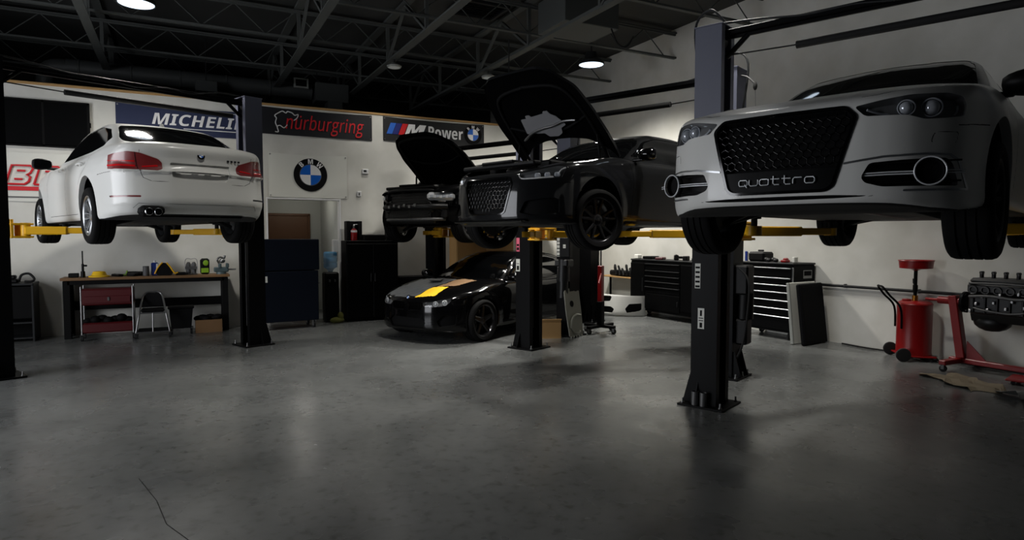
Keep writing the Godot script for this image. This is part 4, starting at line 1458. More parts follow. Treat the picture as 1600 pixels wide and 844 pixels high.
func build_stripped_car() -> void:
	var car := thing("car", "dark sedan raised behind, front bumper removed and bonnet open under the motorsport banner", "car", ahead(-1.40, 11.35, 1.645), camera_frame_turn(216.0))
	var d := {hw = 0.925, wb = 2.975, zf = 0.80, zr = -3.66, nose_y = 0.74, cowl_z = -0.55, cowl_y = 1.0, belt = 0.97, roof = 1.46, roof_z = -1.75, tail_z = -3.5, tail_y = 1.05, deck = 1.07, arch = 0.372}
	var cb := sedan(d)
	cb.build(0.8)
	var arches := cut_arches(cb)
	fixed_windows(car, cb, d, [-0.86, 1.03, -1.35, 1.28, -1.75, 1.37, -2.4, 1.37, -2.9, 1.27, -3.2, 1.12, -3.1, 1.05],
		[-0.1, 0.92, 0.69, 0.92, 0.68, 1.07, 0.61, 1.30, 0.55, 1.37, -0.1, 1.40], [-0.1, 1.1, 0.60, 1.1, 0.52, 1.35, -0.1, 1.39])
	open_hood(car, cb, [-0.9, 0.70, 0.30, 0.70, 0.50, 0.60, 0.66, 0.40, 0.74, 0.1, 0.755, -0.57, -0.9, -0.57], 1.0, -0.57, 47.0, M.black_car_paint)
	engine_bay(car, 0.93, 0.62, -0.55)
	# the bumper skin is off: everything ahead of the wheel openings and below the lamps
	cb.cut(pv([-0.05, 0.0, 1.2, 0.0, 1.2, 0.70, 0.62, 0.74, 0.4, 0.9, -0.05, 0.9]), LEFT, UPV, func(c, n): return c.z > 0.36 and (n.z > 0.15 or c.z > 0.42))
	finish_car(car, cb, arches, M.black_car_paint)
	var kp := B.new()
	kp.box(Vector3(0, 0.52, 0.55), Vector3(1.0, 0.44, 0.05), 0.01)
	for i in 9:
		kp.box(Vector3(0, 0.34 + i * 0.045, 0.58), Vector3(0.92, 0.012, 0.02))
	part("radiator", kp.done(), M.engine_black, car)
	kp = B.new()
	kp.tube(smooth_path([Vector3(-0.72, 0.50, 0.42), Vector3(-0.5, 0.5, 0.62), Vector3(0, 0.5, 0.70), Vector3(0.5, 0.5, 0.62), Vector3(0.72, 0.50, 0.42)], 6), 0.05, 10)
	part("crash_beam", kp.done(), M.engine_black, car)
	kp = B.new()
	kp.tube(smooth_path([Vector3(-0.66, 0.29, 0.40), Vector3(-0.5, 0.29, 0.58), Vector3(0, 0.29, 0.66), Vector3(0.5, 0.29, 0.58), Vector3(0.66, 0.29, 0.40)], 6), 0.028, 8)
	for x in [-0.42, 0.0, 0.42]:
		kp.box(Vector3(x, 0.40, 0.56), Vector3(0.03, 0.22, 0.03), 0.005)
	part("lower_carrier", kp.done(), M.dull_steel, car)
	kp = B.new()
	kp.tube(smooth_path([Vector3(-0.66, 0.755, 0.35), Vector3(-0.45, 0.77, 0.60), Vector3(0, 0.775, 0.68), Vector3(0.45, 0.77, 0.60), Vector3(0.66, 0.755, 0.35)], 6), 0.03, 8)
	part("upper_carrier", kp.done(), M.plastic_black, car)
	for s in [-1.0, 1.0]:
		var o := B.new()
		var rot := Basis(Vector3.UP, deg_to_rad(38) * s)
		o.box(Vector3(s * 0.62, 0.665, 0.46), Vector3(0.46, 0.13, 0.16), 0.04, rot)
		var h := part("headlight", o.done(), M.badge_silver if s > 0 else M.engine_black, car)
		o = B.new()
		for k in 4:
			var c := Vector3(s * 0.62, 0.665, 0.46) + rot * Vector3((-0.15 + k * 0.1), 0.0, 0.078)
			o.box(c, Vector3(0.065, 0.055, 0.02), 0.012, rot)
		part("lens", o.done(), M.clear_lens, h)
		o = B.new()
		o.box(Vector3(s * 0.50, 0.46, 0.50), Vector3(0.1, 0.12, 0.18), 0.02)
		o.box(Vector3(s * 0.66, 0.40, 0.42), Vector3(0.14, 0.2, 0.1), 0.03)
		o.tube(smooth_path([Vector3(s * 0.4, 0.6, 0.6), Vector3(s * 0.52, 0.56, 0.62), Vector3(s * 0.6, 0.44, 0.5), Vector3(s * 0.7, 0.42, 0.42)], 5), 0.012, 6)
		part("side_carrier", o.done(), M.engine_black, car)
	kp = B.new()
	for i in 6:
		kp.box(Vector3(-0.3 + i * 0.12, 0.50 + 0.02 * (i % 2), 0.755), Vector3(0.05, 0.05, 0.02), 0.006)
	part("sensors", kp.done(), M.steel, car)
	car_running_gear(car, cb, 0.335, 0.245, 0.235, "twin", M.rim_dark, 0.80, 0.80, 0.10, 0.08)
	for left in [true, false]:
		mirror_part(car, Vector3(0.89 if left else -0.89, 1.01, -0.80), left, M.gloss_black)

# ---------------------------------------------------------------- materials of the place
func make_materials() -> void:
	var m := mat("concrete_floor", Color(0.42, 0.425, 0.425), 0.34, 0.0, 0.5)
	m.albedo_texture = noise_tex(11, 0.006, Color(0.82, 0.83, 0.82), Color(1, 1, 0.99), 1024, 6, 0.45, Color(0.94, 0.945, 0.94))
	m.uv1_triplanar = true
	m.uv1_world_triplanar = true
	m.uv1_scale = Vector3(0.16, 0.16, 0.16)
	m.roughness_texture = noise_tex(5, 0.012, Color(0.55, 0.55, 0.55), Color(1, 1, 1), 512, 5)
	m.roughness_texture_channel = BaseMaterial3D.TEXTURE_CHANNEL_RED
	m.roughness = 0.36
	m.detail_enabled = true
	m.detail_blend_mode = BaseMaterial3D.BLEND_MODE_MUL
	m.detail_uv_layer = BaseMaterial3D.DETAIL_UV_1
	m.detail_albedo = noise_tex(23, 0.05, Color(0.72, 0.72, 0.71), Color(1, 1, 1), 1024, 5, 0.35, Color(0.95, 0.95, 0.95))
	var bump := noise_tex(31, 0.02, Color(0, 0, 0), Color(1, 1, 1), 512, 5)
	m.heightmap_enabled = true
	m.heightmap_texture = bump
	m.heightmap_scale = 0.05
	m = mat("wall_paint", Color(0.82, 0.815, 0.79), 0.85)
	m.albedo_texture = noise_tex(7, 0.01, Color(0.93, 0.93, 0.92), Color(1, 1, 1), 512, 4)
	m.uv1_triplanar = true
	m.uv1_world_triplanar = true
	m.uv1_scale = Vector3(0.3, 0.3, 0.3)
	mat("corridor_paint", Color(0.68, 0.69, 0.67), 0.85)
	mat("unseen_wall_grey", Color(0.30, 0.31, 0.32), 0.85)  # for walls out of view, kept dark to weaken bounced light
	mat("ceiling_dark", Color(0.15, 0.155, 0.15), 0.9)
	mat("ceiling_steel", Color(0.28, 0.29, 0.285), 0.75, 0.0, 0.3)
	mat("duct_metal", Color(0.30, 0.31, 0.31), 0.55, 0.3)
	mat("dark_void", Color(0.02, 0.022, 0.025), 0.6, 0.0, 0.15)
	mat("tan_wood", Color(0.45, 0.33, 0.20), 0.6)
	mat("brown_door", Color(0.35, 0.22, 0.11), 0.5)
	mat("black_paint", Color(0.02, 0.021, 0.025), 0.45, 0.0, 0.2)
	mat("black_matte", Color(0.035, 0.035, 0.038), 0.75, 0.0, 0.25)
	mat("lift_grey", Color(0.33, 0.34, 0.40), 0.5)
	mat("yellow_paint", Color(0.90, 0.68, 0.05), 0.45)
	mat("rubber", Color(0.035, 0.035, 0.036), 0.85)
	mat("tyre", Color(0.045, 0.045, 0.047), 0.8, 0.0, 0.25)
	mat("plastic_black", Color(0.03, 0.03, 0.033), 0.5, 0.0, 0.3)
	mat("underbody", Color(0.05, 0.05, 0.052), 0.7)
	mat("steel", Color(0.55, 0.55, 0.55), 0.35, 0.9)
	mat("dull_steel", Color(0.36, 0.36, 0.36), 0.5, 0.7)
	mat("chrome", Color(0.85, 0.86, 0.87), 0.12, 1.0)
	mat("aluminium", Color(0.62, 0.63, 0.64), 0.3, 0.9)
	mat("engine_black", Color(0.06, 0.06, 0.062), 0.45, 0.3)
	m = mat("white_car_paint", Color(0.80, 0.80, 0.785), 0.34, 0.0, 0.3)
	m.clearcoat_enabled = true
	m.clearcoat = 0.4
	m.clearcoat_roughness = 0.14
	m = mat("black_car_paint", Color(0.022, 0.022, 0.025), 0.3, 0.0, 0.08)
	m.clearcoat_enabled = true
	m.clearcoat = 0.6
	m.clearcoat_roughness = 0.06
	m = mat("dark_car_paint", Color(0.08, 0.082, 0.087), 0.32, 0.0, 0.12)
	m.clearcoat_enabled = true
	m.clearcoat = 0.6
	m.clearcoat_roughness = 0.06
	m = mat("gloss_black", Color(0.015, 0.015, 0.017), 0.12)
	m = mat("car_glass", Color(0.02, 0.022, 0.025), 0.05, 0.0, 0.6)
	m = mat("lens_glass", Color(0.2, 0.2, 0.2, 0.08), 0.04)
	m.transparency = BaseMaterial3D.TRANSPARENCY_ALPHA
	m = mat("clear_lens", Color(0.75, 0.77, 0.8), 0.08, 0.3)
	m = mat("tail_red", Color(0.42, 0.02, 0.035), 0.15)
	m.clearcoat_enabled = true
	mat("tail_red_bright", Color(0.75, 0.07, 0.09), 0.2)
	mat("red_paint", Color(0.50, 0.025, 0.035), 0.35)
	mat("dark_red_paint", Color(0.28, 0.02, 0.04), 0.45)
	mat("navy_paint", Color(0.07, 0.088, 0.125), 0.5, 0.0, 0.2)
	mat("shield_grey", Color(0.50, 0.50, 0.51), 0.5, 0.2)
	mat("white_paint", Color(0.85, 0.85, 0.85), 0.5)
	mat("pink_paper", Color(0.85, 0.38, 0.48), 0.7)
	mat("paper_white", Color(0.85, 0.85, 0.82), 0.8)
	mat("cardboard", Color(0.48, 0.36, 0.23), 0.85)
	mat("tan_board", Color(0.66, 0.52, 0.33), 0.8)
	mat("yellow_cloth", Color(0.92, 0.74, 0.06), 0.8)
	mat("brass", Color(0.65, 0.45, 0.18), 0.35, 0.9)
	mat("blue_plastic", Color(0.06, 0.16, 0.45), 0.4)
	mat("green_plastic", Color(0.45, 0.60, 0.12), 0.45)
	mat("grey_plastic", Color(0.30, 0.30, 0.30), 0.6)
	mat("grey_dark", Color(0.11, 0.115, 0.12), 0.5, 0.0, 0.35)
	mat("lamp_housing", Color(0.40, 0.405, 0.41), 0.4, 0.0, 0.4)
	mat("badge_silver", Color(0.80, 0.81, 0.82), 0.3, 0.25)
	mat("carbon_black", Color(0.05, 0.05, 0.055), 0.3)
	mat("roundel_blue", Color(0.05, 0.35, 0.72), 0.35)
	mat("hood_liner", Color(0.02, 0.02, 0.022), 0.85, 0.0, 0.1)
	mat("rim_dark", Color(0.24, 0.24, 0.25), 0.22, 0.8)
	mat("film_grey", Color(0.33, 0.34, 0.35), 0.35)
	mat("banner_dark", Color(0.04, 0.044, 0.075), 0.7)
	mat("banner_black", Color(0.035, 0.037, 0.045), 0.7)
	mat("banner_blue", Color(0.07, 0.12, 0.26), 0.7)
	mat("banner_red", Color(0.78, 0.08, 0.13), 0.6)
	mat("stripe_light", Color(0.12, 0.36, 0.72), 0.6)
	mat("stripe_blue", Color(0.09, 0.13, 0.42), 0.6)
	mat("stripe_red", Color(0.75, 0.07, 0.09), 0.6)
	mat("flag_white", Color(0.82, 0.82, 0.79), 0.85)
	mat("vice_grey", Color(0.27, 0.33, 0.34), 0.45)
	mat("olive_cloth", Color(0.36, 0.36, 0.14), 0.9)
	mat("panel_black", Color(0.045, 0.047, 0.055), 0.75, 0.0, 0.2)
	mat("liner_grey", Color(0.52, 0.52, 0.48), 0.55)
	mat("pale_card", Color(0.52, 0.47, 0.39), 0.85)
	mat("grey_sheet", Color(0.42, 0.43, 0.42), 0.5)
	mat("vent_pale", Color(0.55, 0.56, 0.54), 0.6)
	m = mat("water_blue", Color(0.35, 0.62, 0.80, 0.5), 0.1)
	m.transparency = BaseMaterial3D.TRANSPARENCY_ALPHA
	m = mat("dim_glow", Color(0.5, 0.5, 0.48), 0.5)
	m.emission_enabled = true
	m.emission = Color(0.9, 0.92, 0.9)
	m.emission_energy_multiplier = 0.1
	m = mat("lamp_glow", Color(0.9, 0.95, 1.0), 0.5)
	m.emission_enabled = true
	m.emission = Color(0.86, 0.93, 1.0)
	m.emission_energy_multiplier = 1.6

# ---------------------------------------------------------------- the hall
const WALL_Q := 12.85
const RIGHT_P := 9.05
const CEIL_Y := 5.85

func build_room() -> void:
	struct("floor", box_mesh(Vector3(16.0, 0.2, 24.0)), M.concrete_floor, Vector3(1.55, -0.1, -7.5))
	struct("wall_right", box_mesh(Vector3(0.2, CEIL_Y, 24.0)), M.wall_paint, Vector3(RIGHT_P + 0.1, CEIL_Y / 2, -7.5))
	struct("wall_left", box_mesh(Vector3(0.2, CEIL_Y, 24.0)), M.unseen_wall_grey, Vector3(-6.1, CEIL_Y / 2, -7.5))
	struct("wall_front", box_mesh(Vector3(15.4, CEIL_Y, 0.2)), M.unseen_wall_grey, Vector3(1.5, CEIL_Y / 2, 4.0))
	struct("wall_far", box_mesh(Vector3(15.4, CEIL_Y, 0.2)), M.ceiling_dark, Vector3(1.5, CEIL_Y / 2, -19.0))
	struct("ceiling", box_mesh(Vector3(16.0, 0.2, 24.0)), M.ceiling_dark, Vector3(1.55, CEIL_Y + 0.1, -7.5))
	# partition with a door opening
	var top := 4.1
	var b := B.new()
	var z := -WALL_Q - 0.08
	b.box(Vector3((-6.0 + 1.5) / 2, top / 2, z), Vector3(7.5, top, 0.16))
	b.box(Vector3((2.84 + 9.05) / 2, top / 2, z), Vector3(9.05 - 2.84, top, 0.16))
	b.box(Vector3((1.5 + 2.84) / 2, (2.36 + top) / 2, z), Vector3(1.34, top - 2.36, 0.16))
	struct("wall_back", b.done(), M.wall_paint)
	b = B.new()
	b.box(Vector3(3.2, top + 0.02, z), Vector3(11.7, 0.045, 0.2), 0.008)
	struct("trim_1", b.done(), M.tan_board)
	# roof of the offices behind the partition
	struct("ceiling_office", box_mesh(Vector3(15.0, 0.12, 5.8)), M.ceiling_dark, Vector3(1.55, 3.98, -16.0))
	# corridor behind the door opening
	b = B.new()
	b.box(Vector3(0.9, 1.3, -13.9), Vector3(0.1, 2.6, 1.8))
	struct("wall_corridor_left", b.done(), M.corridor_paint)
	b = B.new()
	b.box(Vector3(2.90, 1.3, -13.9), Vector3(0.1, 2.6, 1.8))
	struct("wall_corridor_right", b.done(), M.corridor_paint)
	b = B.new()
	b.box(Vector3(1.9, 1.3, -14.85), Vector3(2.1, 2.6, 0.1))
	struct("wall_corridor_back", b.done(), M.corridor_paint)
	b = B.new()
	b.box(Vector3(1.9, 2.65, -13.9), Vector3(2.1, 0.1, 2.0))
	struct("ceiling_corridor", b.done(), M.corridor_paint)
	var d := B.new()
	d.box(Vector3(2.10, 1.05, -14.77), Vector3(0.92, 2.1, 0.05), 0.005)
	var door := struct("door_1", d.done(), M.brown_door)
	d = B.new()
	for s in [1.61, 2.585]:
		d.box(Vector3(s, 1.07, -14.77), Vector3(0.05, 2.14, 0.07), 0.006)
	d.box(Vector3(2.10, 2.13, -14.77), Vector3(1.02, 0.05, 0.07), 0.006)
	part("door_frame", d.done(), M.brown_door, door)
	d = B.new()
	d.cyl(Vector3(2.48, 1.0, -14.74), Vector3(2.48, 1.0, -14.70), 0.025)
	d.ball(Vector3(2.48, 1.0, -14.68), Vector3(0.03, 0.03, 0.03))
	part("door_knob", d.done(), M.steel, door)
	# unseen ceiling light, placed to brighten the corridor
	var cl := thing("unseen_corridor_lamp", "unseen small ceiling light above the corridor doorway, placed to light the corridor", "lamp", Vector3(2.25, 2.59, -13.7))
	part("base", B.new().cyl(Vector3(0, -0.02, 0), Vector3(0, 0.01, 0), 0.13).done(), M.white_paint, cl)
	part("lens", B.new().lathe(Vector3(0, -0.02, 0), Vector3.DOWN, [Vector2(0, 0), Vector2(0.11, 0), Vector2(0.10, 0.03), Vector2(0.0, 0.045)], 20).done(), M.lamp_glow, cl)
	var ol := OmniLight3D.new()
	ol.name = "unseen_corridor_light"
	ol.position = Vector3(2.25, 2.50, -13.7)
	ol.light_color = Color(1.0, 0.97, 0.92)
	ol.light_energy = 0.22
	ol.light_size = 0.1
	ol.omni_range = 20.0
	ol.omni_attenuation = 2.0
	ol.shadow_enabled = true
	add_child(ol)
	# frame of the opening
	b = B.new()
	b.box(Vector3(1.49, 1.18, z + 0.005), Vector3(0.03, 2.36, 0.18), 0.004)
	b.box(Vector3(2.85, 1.18, z + 0.005), Vector3(0.03, 2.36, 0.18), 0.004)
	b.box(Vector3(2.17, 2.37, z + 0.005), Vector3(1.39, 0.03, 0.18), 0.004)
	struct("trim_2", b.done(), M.white_paint)

func build_lamps() -> void:
	# unseen glowing door, out of view, as the source of the side light
	var glow := mat("unseen_door_glow", Color(0.8, 0.85, 0.9), 0.6)
	glow.emission_enabled = true
	glow.emission = Color(0.80, 0.88, 1.0)
	glow.emission_energy_multiplier = 0.8
	var fr := B.new()
	for k in 5:
		fr.box(Vector3(-5.965, UNSEEN_DOOR[0] + (k / 4.0 - 0.5) * UNSEEN_DOOR[3], -UNSEEN_DOOR[1]), Vector3(0.05, 0.06, UNSEEN_DOOR[2] + 0.1))
	for k in 2:
		fr.box(Vector3(-5.965, UNSEEN_DOOR[0], -UNSEEN_DOOR[1] + (k - 0.5) * UNSEEN_DOOR[2]), Vector3(0.05, UNSEEN_DOOR[3], 0.08))
	var wd := struct("unseen_window_2", fr.done(), M.grey_dark)
	for k in 4:
		part("unseen_lit_pane", box_mesh(Vector3(0.01, UNSEEN_DOOR[3] / 4 - 0.07, UNSEEN_DOOR[2] - 0.08)), glow, wd, Vector3(-5.98, UNSEEN_DOOR[0] + ((k + 0.5) / 4.0 - 0.5) * UNSEEN_DOOR[3], -UNSEEN_DOOR[1]))
	var proto: Node3D = null
	for w in LAMPS:
		if proto == null:
			proto = thing("ceiling_lamp", w[0], "lamp", Vector3(w[1], w[3], -w[2]))
			var b := B.new()
			b.lathe(Vector3.ZERO, Vector3.UP, [Vector2(0.24, -0.02), Vector2(0.25, 0.0), Vector2(0.24, 0.05), Vector2(0.14, 0.10), Vector2(0.10, 0.22), Vector2(0.0, 0.24)], 28)
			part("housing", b.done(), M.grey_dark, proto)
			b = B.new()
			b.lathe(Vector3.ZERO, Vector3.DOWN, [Vector2(0.0, -0.002), Vector2(0.23, -0.002), Vector2(0.23, 0.012), Vector2(0.0, 0.02)], 28)
			part("lens", b.done(), M.lamp_glow, proto)
			b = B.new()
			b.cyl(Vector3(0, 0.24, 0), Vector3(0, CEIL_Y - w[3], 0), 0.012)
			part("hanger", b.done(), M.grey_dark, proto)
		else:
			copy_of(proto, w[0], Vector3(w[1], w[3], -w[2]))
		var l := SpotLight3D.new()
		l.name = "lamp_light"
		l.position = Vector3(w[1], w[3] - 0.04, -w[2])
		l.rotation_degrees = Vector3(-90, 0, 0)
		l.light_color = Color(1.0, 0.985, 0.955)
		l.light_energy = w[4]
		l.light_size = 0.22
		l.spot_angle = w[5]
		l.spot_angle_attenuation = 0.8
		l.spot_range = 30.0
		l.spot_attenuation = 2.0
		l.shadow_enabled = true
		add_child(l, true)

# ---------------------------------------------------------------- two-post lifts
# posts given as x, -z pairs; targets are the points under the sills that the arms reach
func lift_column(o: Node3D, at: Vector3, face: Vector3, top: float, extension := true, flip := 1.0) -> void:
	var zdir := face.cross(Vector3.UP).normalized()
	var bs := Basis(face, Vector3.UP, zdir)
	var split := 2.15 if extension else top
	for seg in [[0.012, split, 0], [split, top, 1]]:
		if seg[1] - seg[0] < 0.05:
			continue
		var b := B.new()
		var h: float = seg[1] - seg[0]
		var y: float = (seg[0] + seg[1]) / 2
		var poly := pv([-0.13, -0.15, 0.13, -0.15, 0.13, -0.075, 0.118, -0.075, 0.118, -0.135, -0.112, -0.135, -0.112, 0.135, 0.118, 0.135, 0.118, 0.075, 0.13, 0.075, 0.13, 0.15, -0.13, 0.15])
		b.prism(poly, h, at + Vector3(0, seg[0], 0), bs.x, -bs.z)
		if seg[2] == 1:
			b.box(at + Vector3(0, top + 0.006, 0), Vector3(0.28, 0.012, 0.32), 0.002, bs)
		part("column" if seg[2] == 0 else "column_extension", b.done(), M.black_paint if seg[2] == 0 else M.lift_grey, o)
	var b := B.new()
	b.box(at + Vector3(0, 0.011, 0), Vector3(0.46, 0.022, 0.46), 0.004, bs)
	var base := part("base_plate", b.done(), M.black_paint, o)
	for s in [-1.0, 1.0]:
		b = B.new()
		b.prism(pv([0, 0, 0.10, 0, 0.02, 0.30, 0, 0.30]), 0.012, at + bs * Vector3(-0.13, 0.02, s * 0.11 - 0.006), -bs.x, Vector3.UP)
		b.prism(pv([0, 0, 0.075, 0, 0.0, 0.22]), 0.012, at + bs * Vector3(-0.05, 0.02, s * 0.15), bs.z * s, Vector3.UP)
		part("gusset", b.done(), M.black_paint, base)
	for k in [[-0.19, -0.19], [-0.19, 0.19], [0.19, -0.19], [0.19, 0.19], [-0.20, 0.0]]:
		b = B.new()
		var p := at + bs * Vector3(k[0], 0.022, k[1])
		b.cyl(p, p + Vector3(0, 0.012, 0), 0.018, -1.0, 6)
		b.cyl(p, p + Vector3(0, 0.05, 0), 0.009, -1.0, 8)
		part("anchor_bolt", b.done(), M.steel, base)
	b = B.new()
	b.tube([at + bs * Vector3(0.06, 0.3, -0.02), at + bs * Vector3(0.06, top - 0.1, -0.02)], 0.012, 6)
	b.tube([at + bs * Vector3(0.07, 0.3, 0.05), at + bs * Vector3(0.07, top - 0.1, 0.05)], 0.010, 6)
	b.cyl(at + bs * Vector3(0.04, top - 0.12, -0.05), at + bs * Vector3(0.04, top - 0.12, 0.05), 0.07)
	part("cable_run", b.done(), M.engine_black, o)

func lift_arm(o: Node3D, root: Vector3, target: Vector3) -> void:
	var b := B.new()
	var tip := Vector3(target.x, root.y, target.z)
	var d := (tip - root)
	var l := d.length()
	d = d.normalized()
	var bs := Basis(d, Vector3.UP, d.cross(Vector3.UP))
	var mid := root + d * l * 0.30
	b.cyl(root - Vector3(0, 0.09, 0), root + Vector3(0, 0.09, 0), 0.05)
	b.box(mid, Vector3(l * 0.60, 0.095, 0.12), 0.01, bs)
	var arm := part("arm", b.done(), M.yellow_paint, o)
	b = B.new()
	b.box(root + d * l * 0.76, Vector3(l * 0.46, 0.07, 0.09), 0.008, bs)
	b.cyl(tip - Vector3(0, 0.04, 0), tip + Vector3(0, 0.035, 0), 0.06)
	part("arm_extension", b.done(), M.yellow_paint, arm)
	b = B.new()
	b.cyl(tip + Vector3(0, 0.035, 0), Vector3(tip.x, target.y - 0.02, tip.z), 0.025)
	b.cyl(Vector3(tip.x, target.y - 0.025, tip.z), target, 0.055)
	part("pad", b.done(), M.rubber, arm)

func make_lift(label: String, a: Vector3, c: Vector3, top: float, pads: Array, arm_y: float, ext_a := true, ext_c := true) -> Node3D:
	var mid := (a + c) / 2
	var o := thing("two_post_lift", label, "car lift", Vector3(mid.x, 0, mid.z))
	var A := a - o.position
	var C := c - o.position
	var dir := (C - A).normalized()
	lift_column(o, A, dir, top, ext_a)
	lift_column(o, C, -dir, top, ext_c)
	var side := dir.cross(Vector3.UP)
	var bs := Basis(dir, Vector3.UP, side)
	var len_ := (C - A).length()
	# crossbeam, padded height switch below it, hoses along it
	var b := B.new()
	b.box(Vector3(0, top - 0.06, 0), Vector3(len_ - 0.1, 0.05, 0.11), 0.006, bs)
	b.box(Vector3(0, top - 0.10, 0), Vector3(len_ - 0.1, 0.03, 0.03), 0.004, bs)
	for s in [-1.0, 1.0]:
		b.tube([dir * s * (len_ / 2 - 0.12) + Vector3(0, top - 0.28, 0), dir * s * (len_ / 2 - 0.32) + Vector3(0, top - 0.1, 0)], 0.025, 6)
	part("crossbeam", b.done(), M.black_paint, o)
	b = B.new()
	b.tube([-dir * (len_ / 2 - 0.75) + Vector3(0, top - 0.28, 0), dir * (len_ / 2 - 0.25) + Vector3(0, top - 0.28, 0)], 0.035, 8)
	b.tube([-dir * (len_ / 2 - 0.16) + Vector3(0, top - 0.26, 0), -dir * (len_ / 2 - 0.8) + Vector3(0, top - 0.28, 0)], 0.008, 6)
	part("height_switch_bar", b.done(), M.rubber, o)
	b = B.new()
	var hose := []
	for k in 9:
		var t := k / 8.0
		hose.append(A.lerp(C, 0.03 + 0.94 * t) + Vector3(0, top + 0.03 - 0.10 * sin(PI * t) + 0.02 * sin(t * 23.0), 0) + side * 0.05)
	b.tube(smooth_path(hose, 4), 0.011, 6)
	part("hydraulic_hose", b.done(), M.grey_dark, o)
	b = B.new()
	b.tube(smooth_path([A + Vector3(0, top - 0.5, 0) - dir * 0.14, A + Vector3(0, top + 0.05, 0) - dir * 0.20, A + Vector3(0, top + 0.20, 0) - dir * 0.05, A + Vector3(0, top + 0.05, 0) + dir * 0.1], 6), 0.012, 6)
	part("hydraulic_hose", b.done(), M.grey_dark, o)
	# carriages and arms; each column takes the two nearest pads
	for k in 2:
		var P: Vector3 = A if k == 0 else C
		var dd: Vector3 = dir if k == 0 else -dir
		b = B.new()
		b.box(P + dd * 0.05 + Vector3(0, arm_y + 0.30, 0), Vector3(0.14, 0.75, 0.20), 0.01, Basis(dd, Vector3.UP, dd.cross(Vector3.UP)))
		part("carriage", b.done(), M.black_paint, o)
		b = B.new()
		var bb := Basis(dd, Vector3.UP, dd.cross(Vector3.UP))
		for y in [-0.075, 0.075]:
			b.box(P + dd * 0.24 + Vector3(0, arm_y + y, 0), Vector3(0.22, 0.022, 0.40), 0.004, bb)
		b.box(P + dd * 0.15 + Vector3(0, arm_y + 0.02, 0), Vector3(0.03, 0.22, 0.34), 0.004, bb)
		part("arm_yoke", b.done(), M.yellow_paint, o)
		var near := []
		for p in pads:
			near.append(p - o.position)
		near.sort_custom(func(x, y): return (x - P).length() < (y - P).length())
		var two := [near[0], near[1]]
		for t in two:
			var s: float = signf((t - P).dot(bb.z))
			lift_arm(o, P + dd * 0.28 + bb.z * s * 0.15 + Vector3(0, arm_y, 0), t)
	return o

func pads_of(at: Vector3, yaw: float, x: float, zf: float, zb: float, y: float) -> Array:
	var t := Transform3D(Basis(Vector3.UP, deg_to_rad(camera_frame_turn(yaw))), at)
	return [t * Vector3(x, y, zf), t * Vector3(-x, y, zf), t * Vector3(x, y, zb), t * Vector3(-x, y, zb)]

func sticker(o: Node3D, called: String, at: Vector3, normal: Vector3, w: float, h: float, rows: Array) -> void:
	# white label; rows: [y0, y1, dark?] bars of print
	var n := normal.normalized()
	var u := Vector3.UP.cross(n).normalized()
	var bs := Basis(u, Vector3.UP, n)
	var b := B.new()
	b.box(at + n * 0.0008, Vector3(w, h, 0.0016), 0.0, bs)
	var s := part(called, b.done(), M.pink_paper if called == "pink_label" else M.paper_white, o)
	for r in rows:
		b = B.new()
		b.box(at + n * 0.002 + Vector3(0, h * ((r[0] + r[1]) / 2 - 0.5), 0), Vector3(w * r[2], h * (r[1] - r[0]), 0.001), 0.0, bs)
		part("print", b.done(), M.black_matte, s)

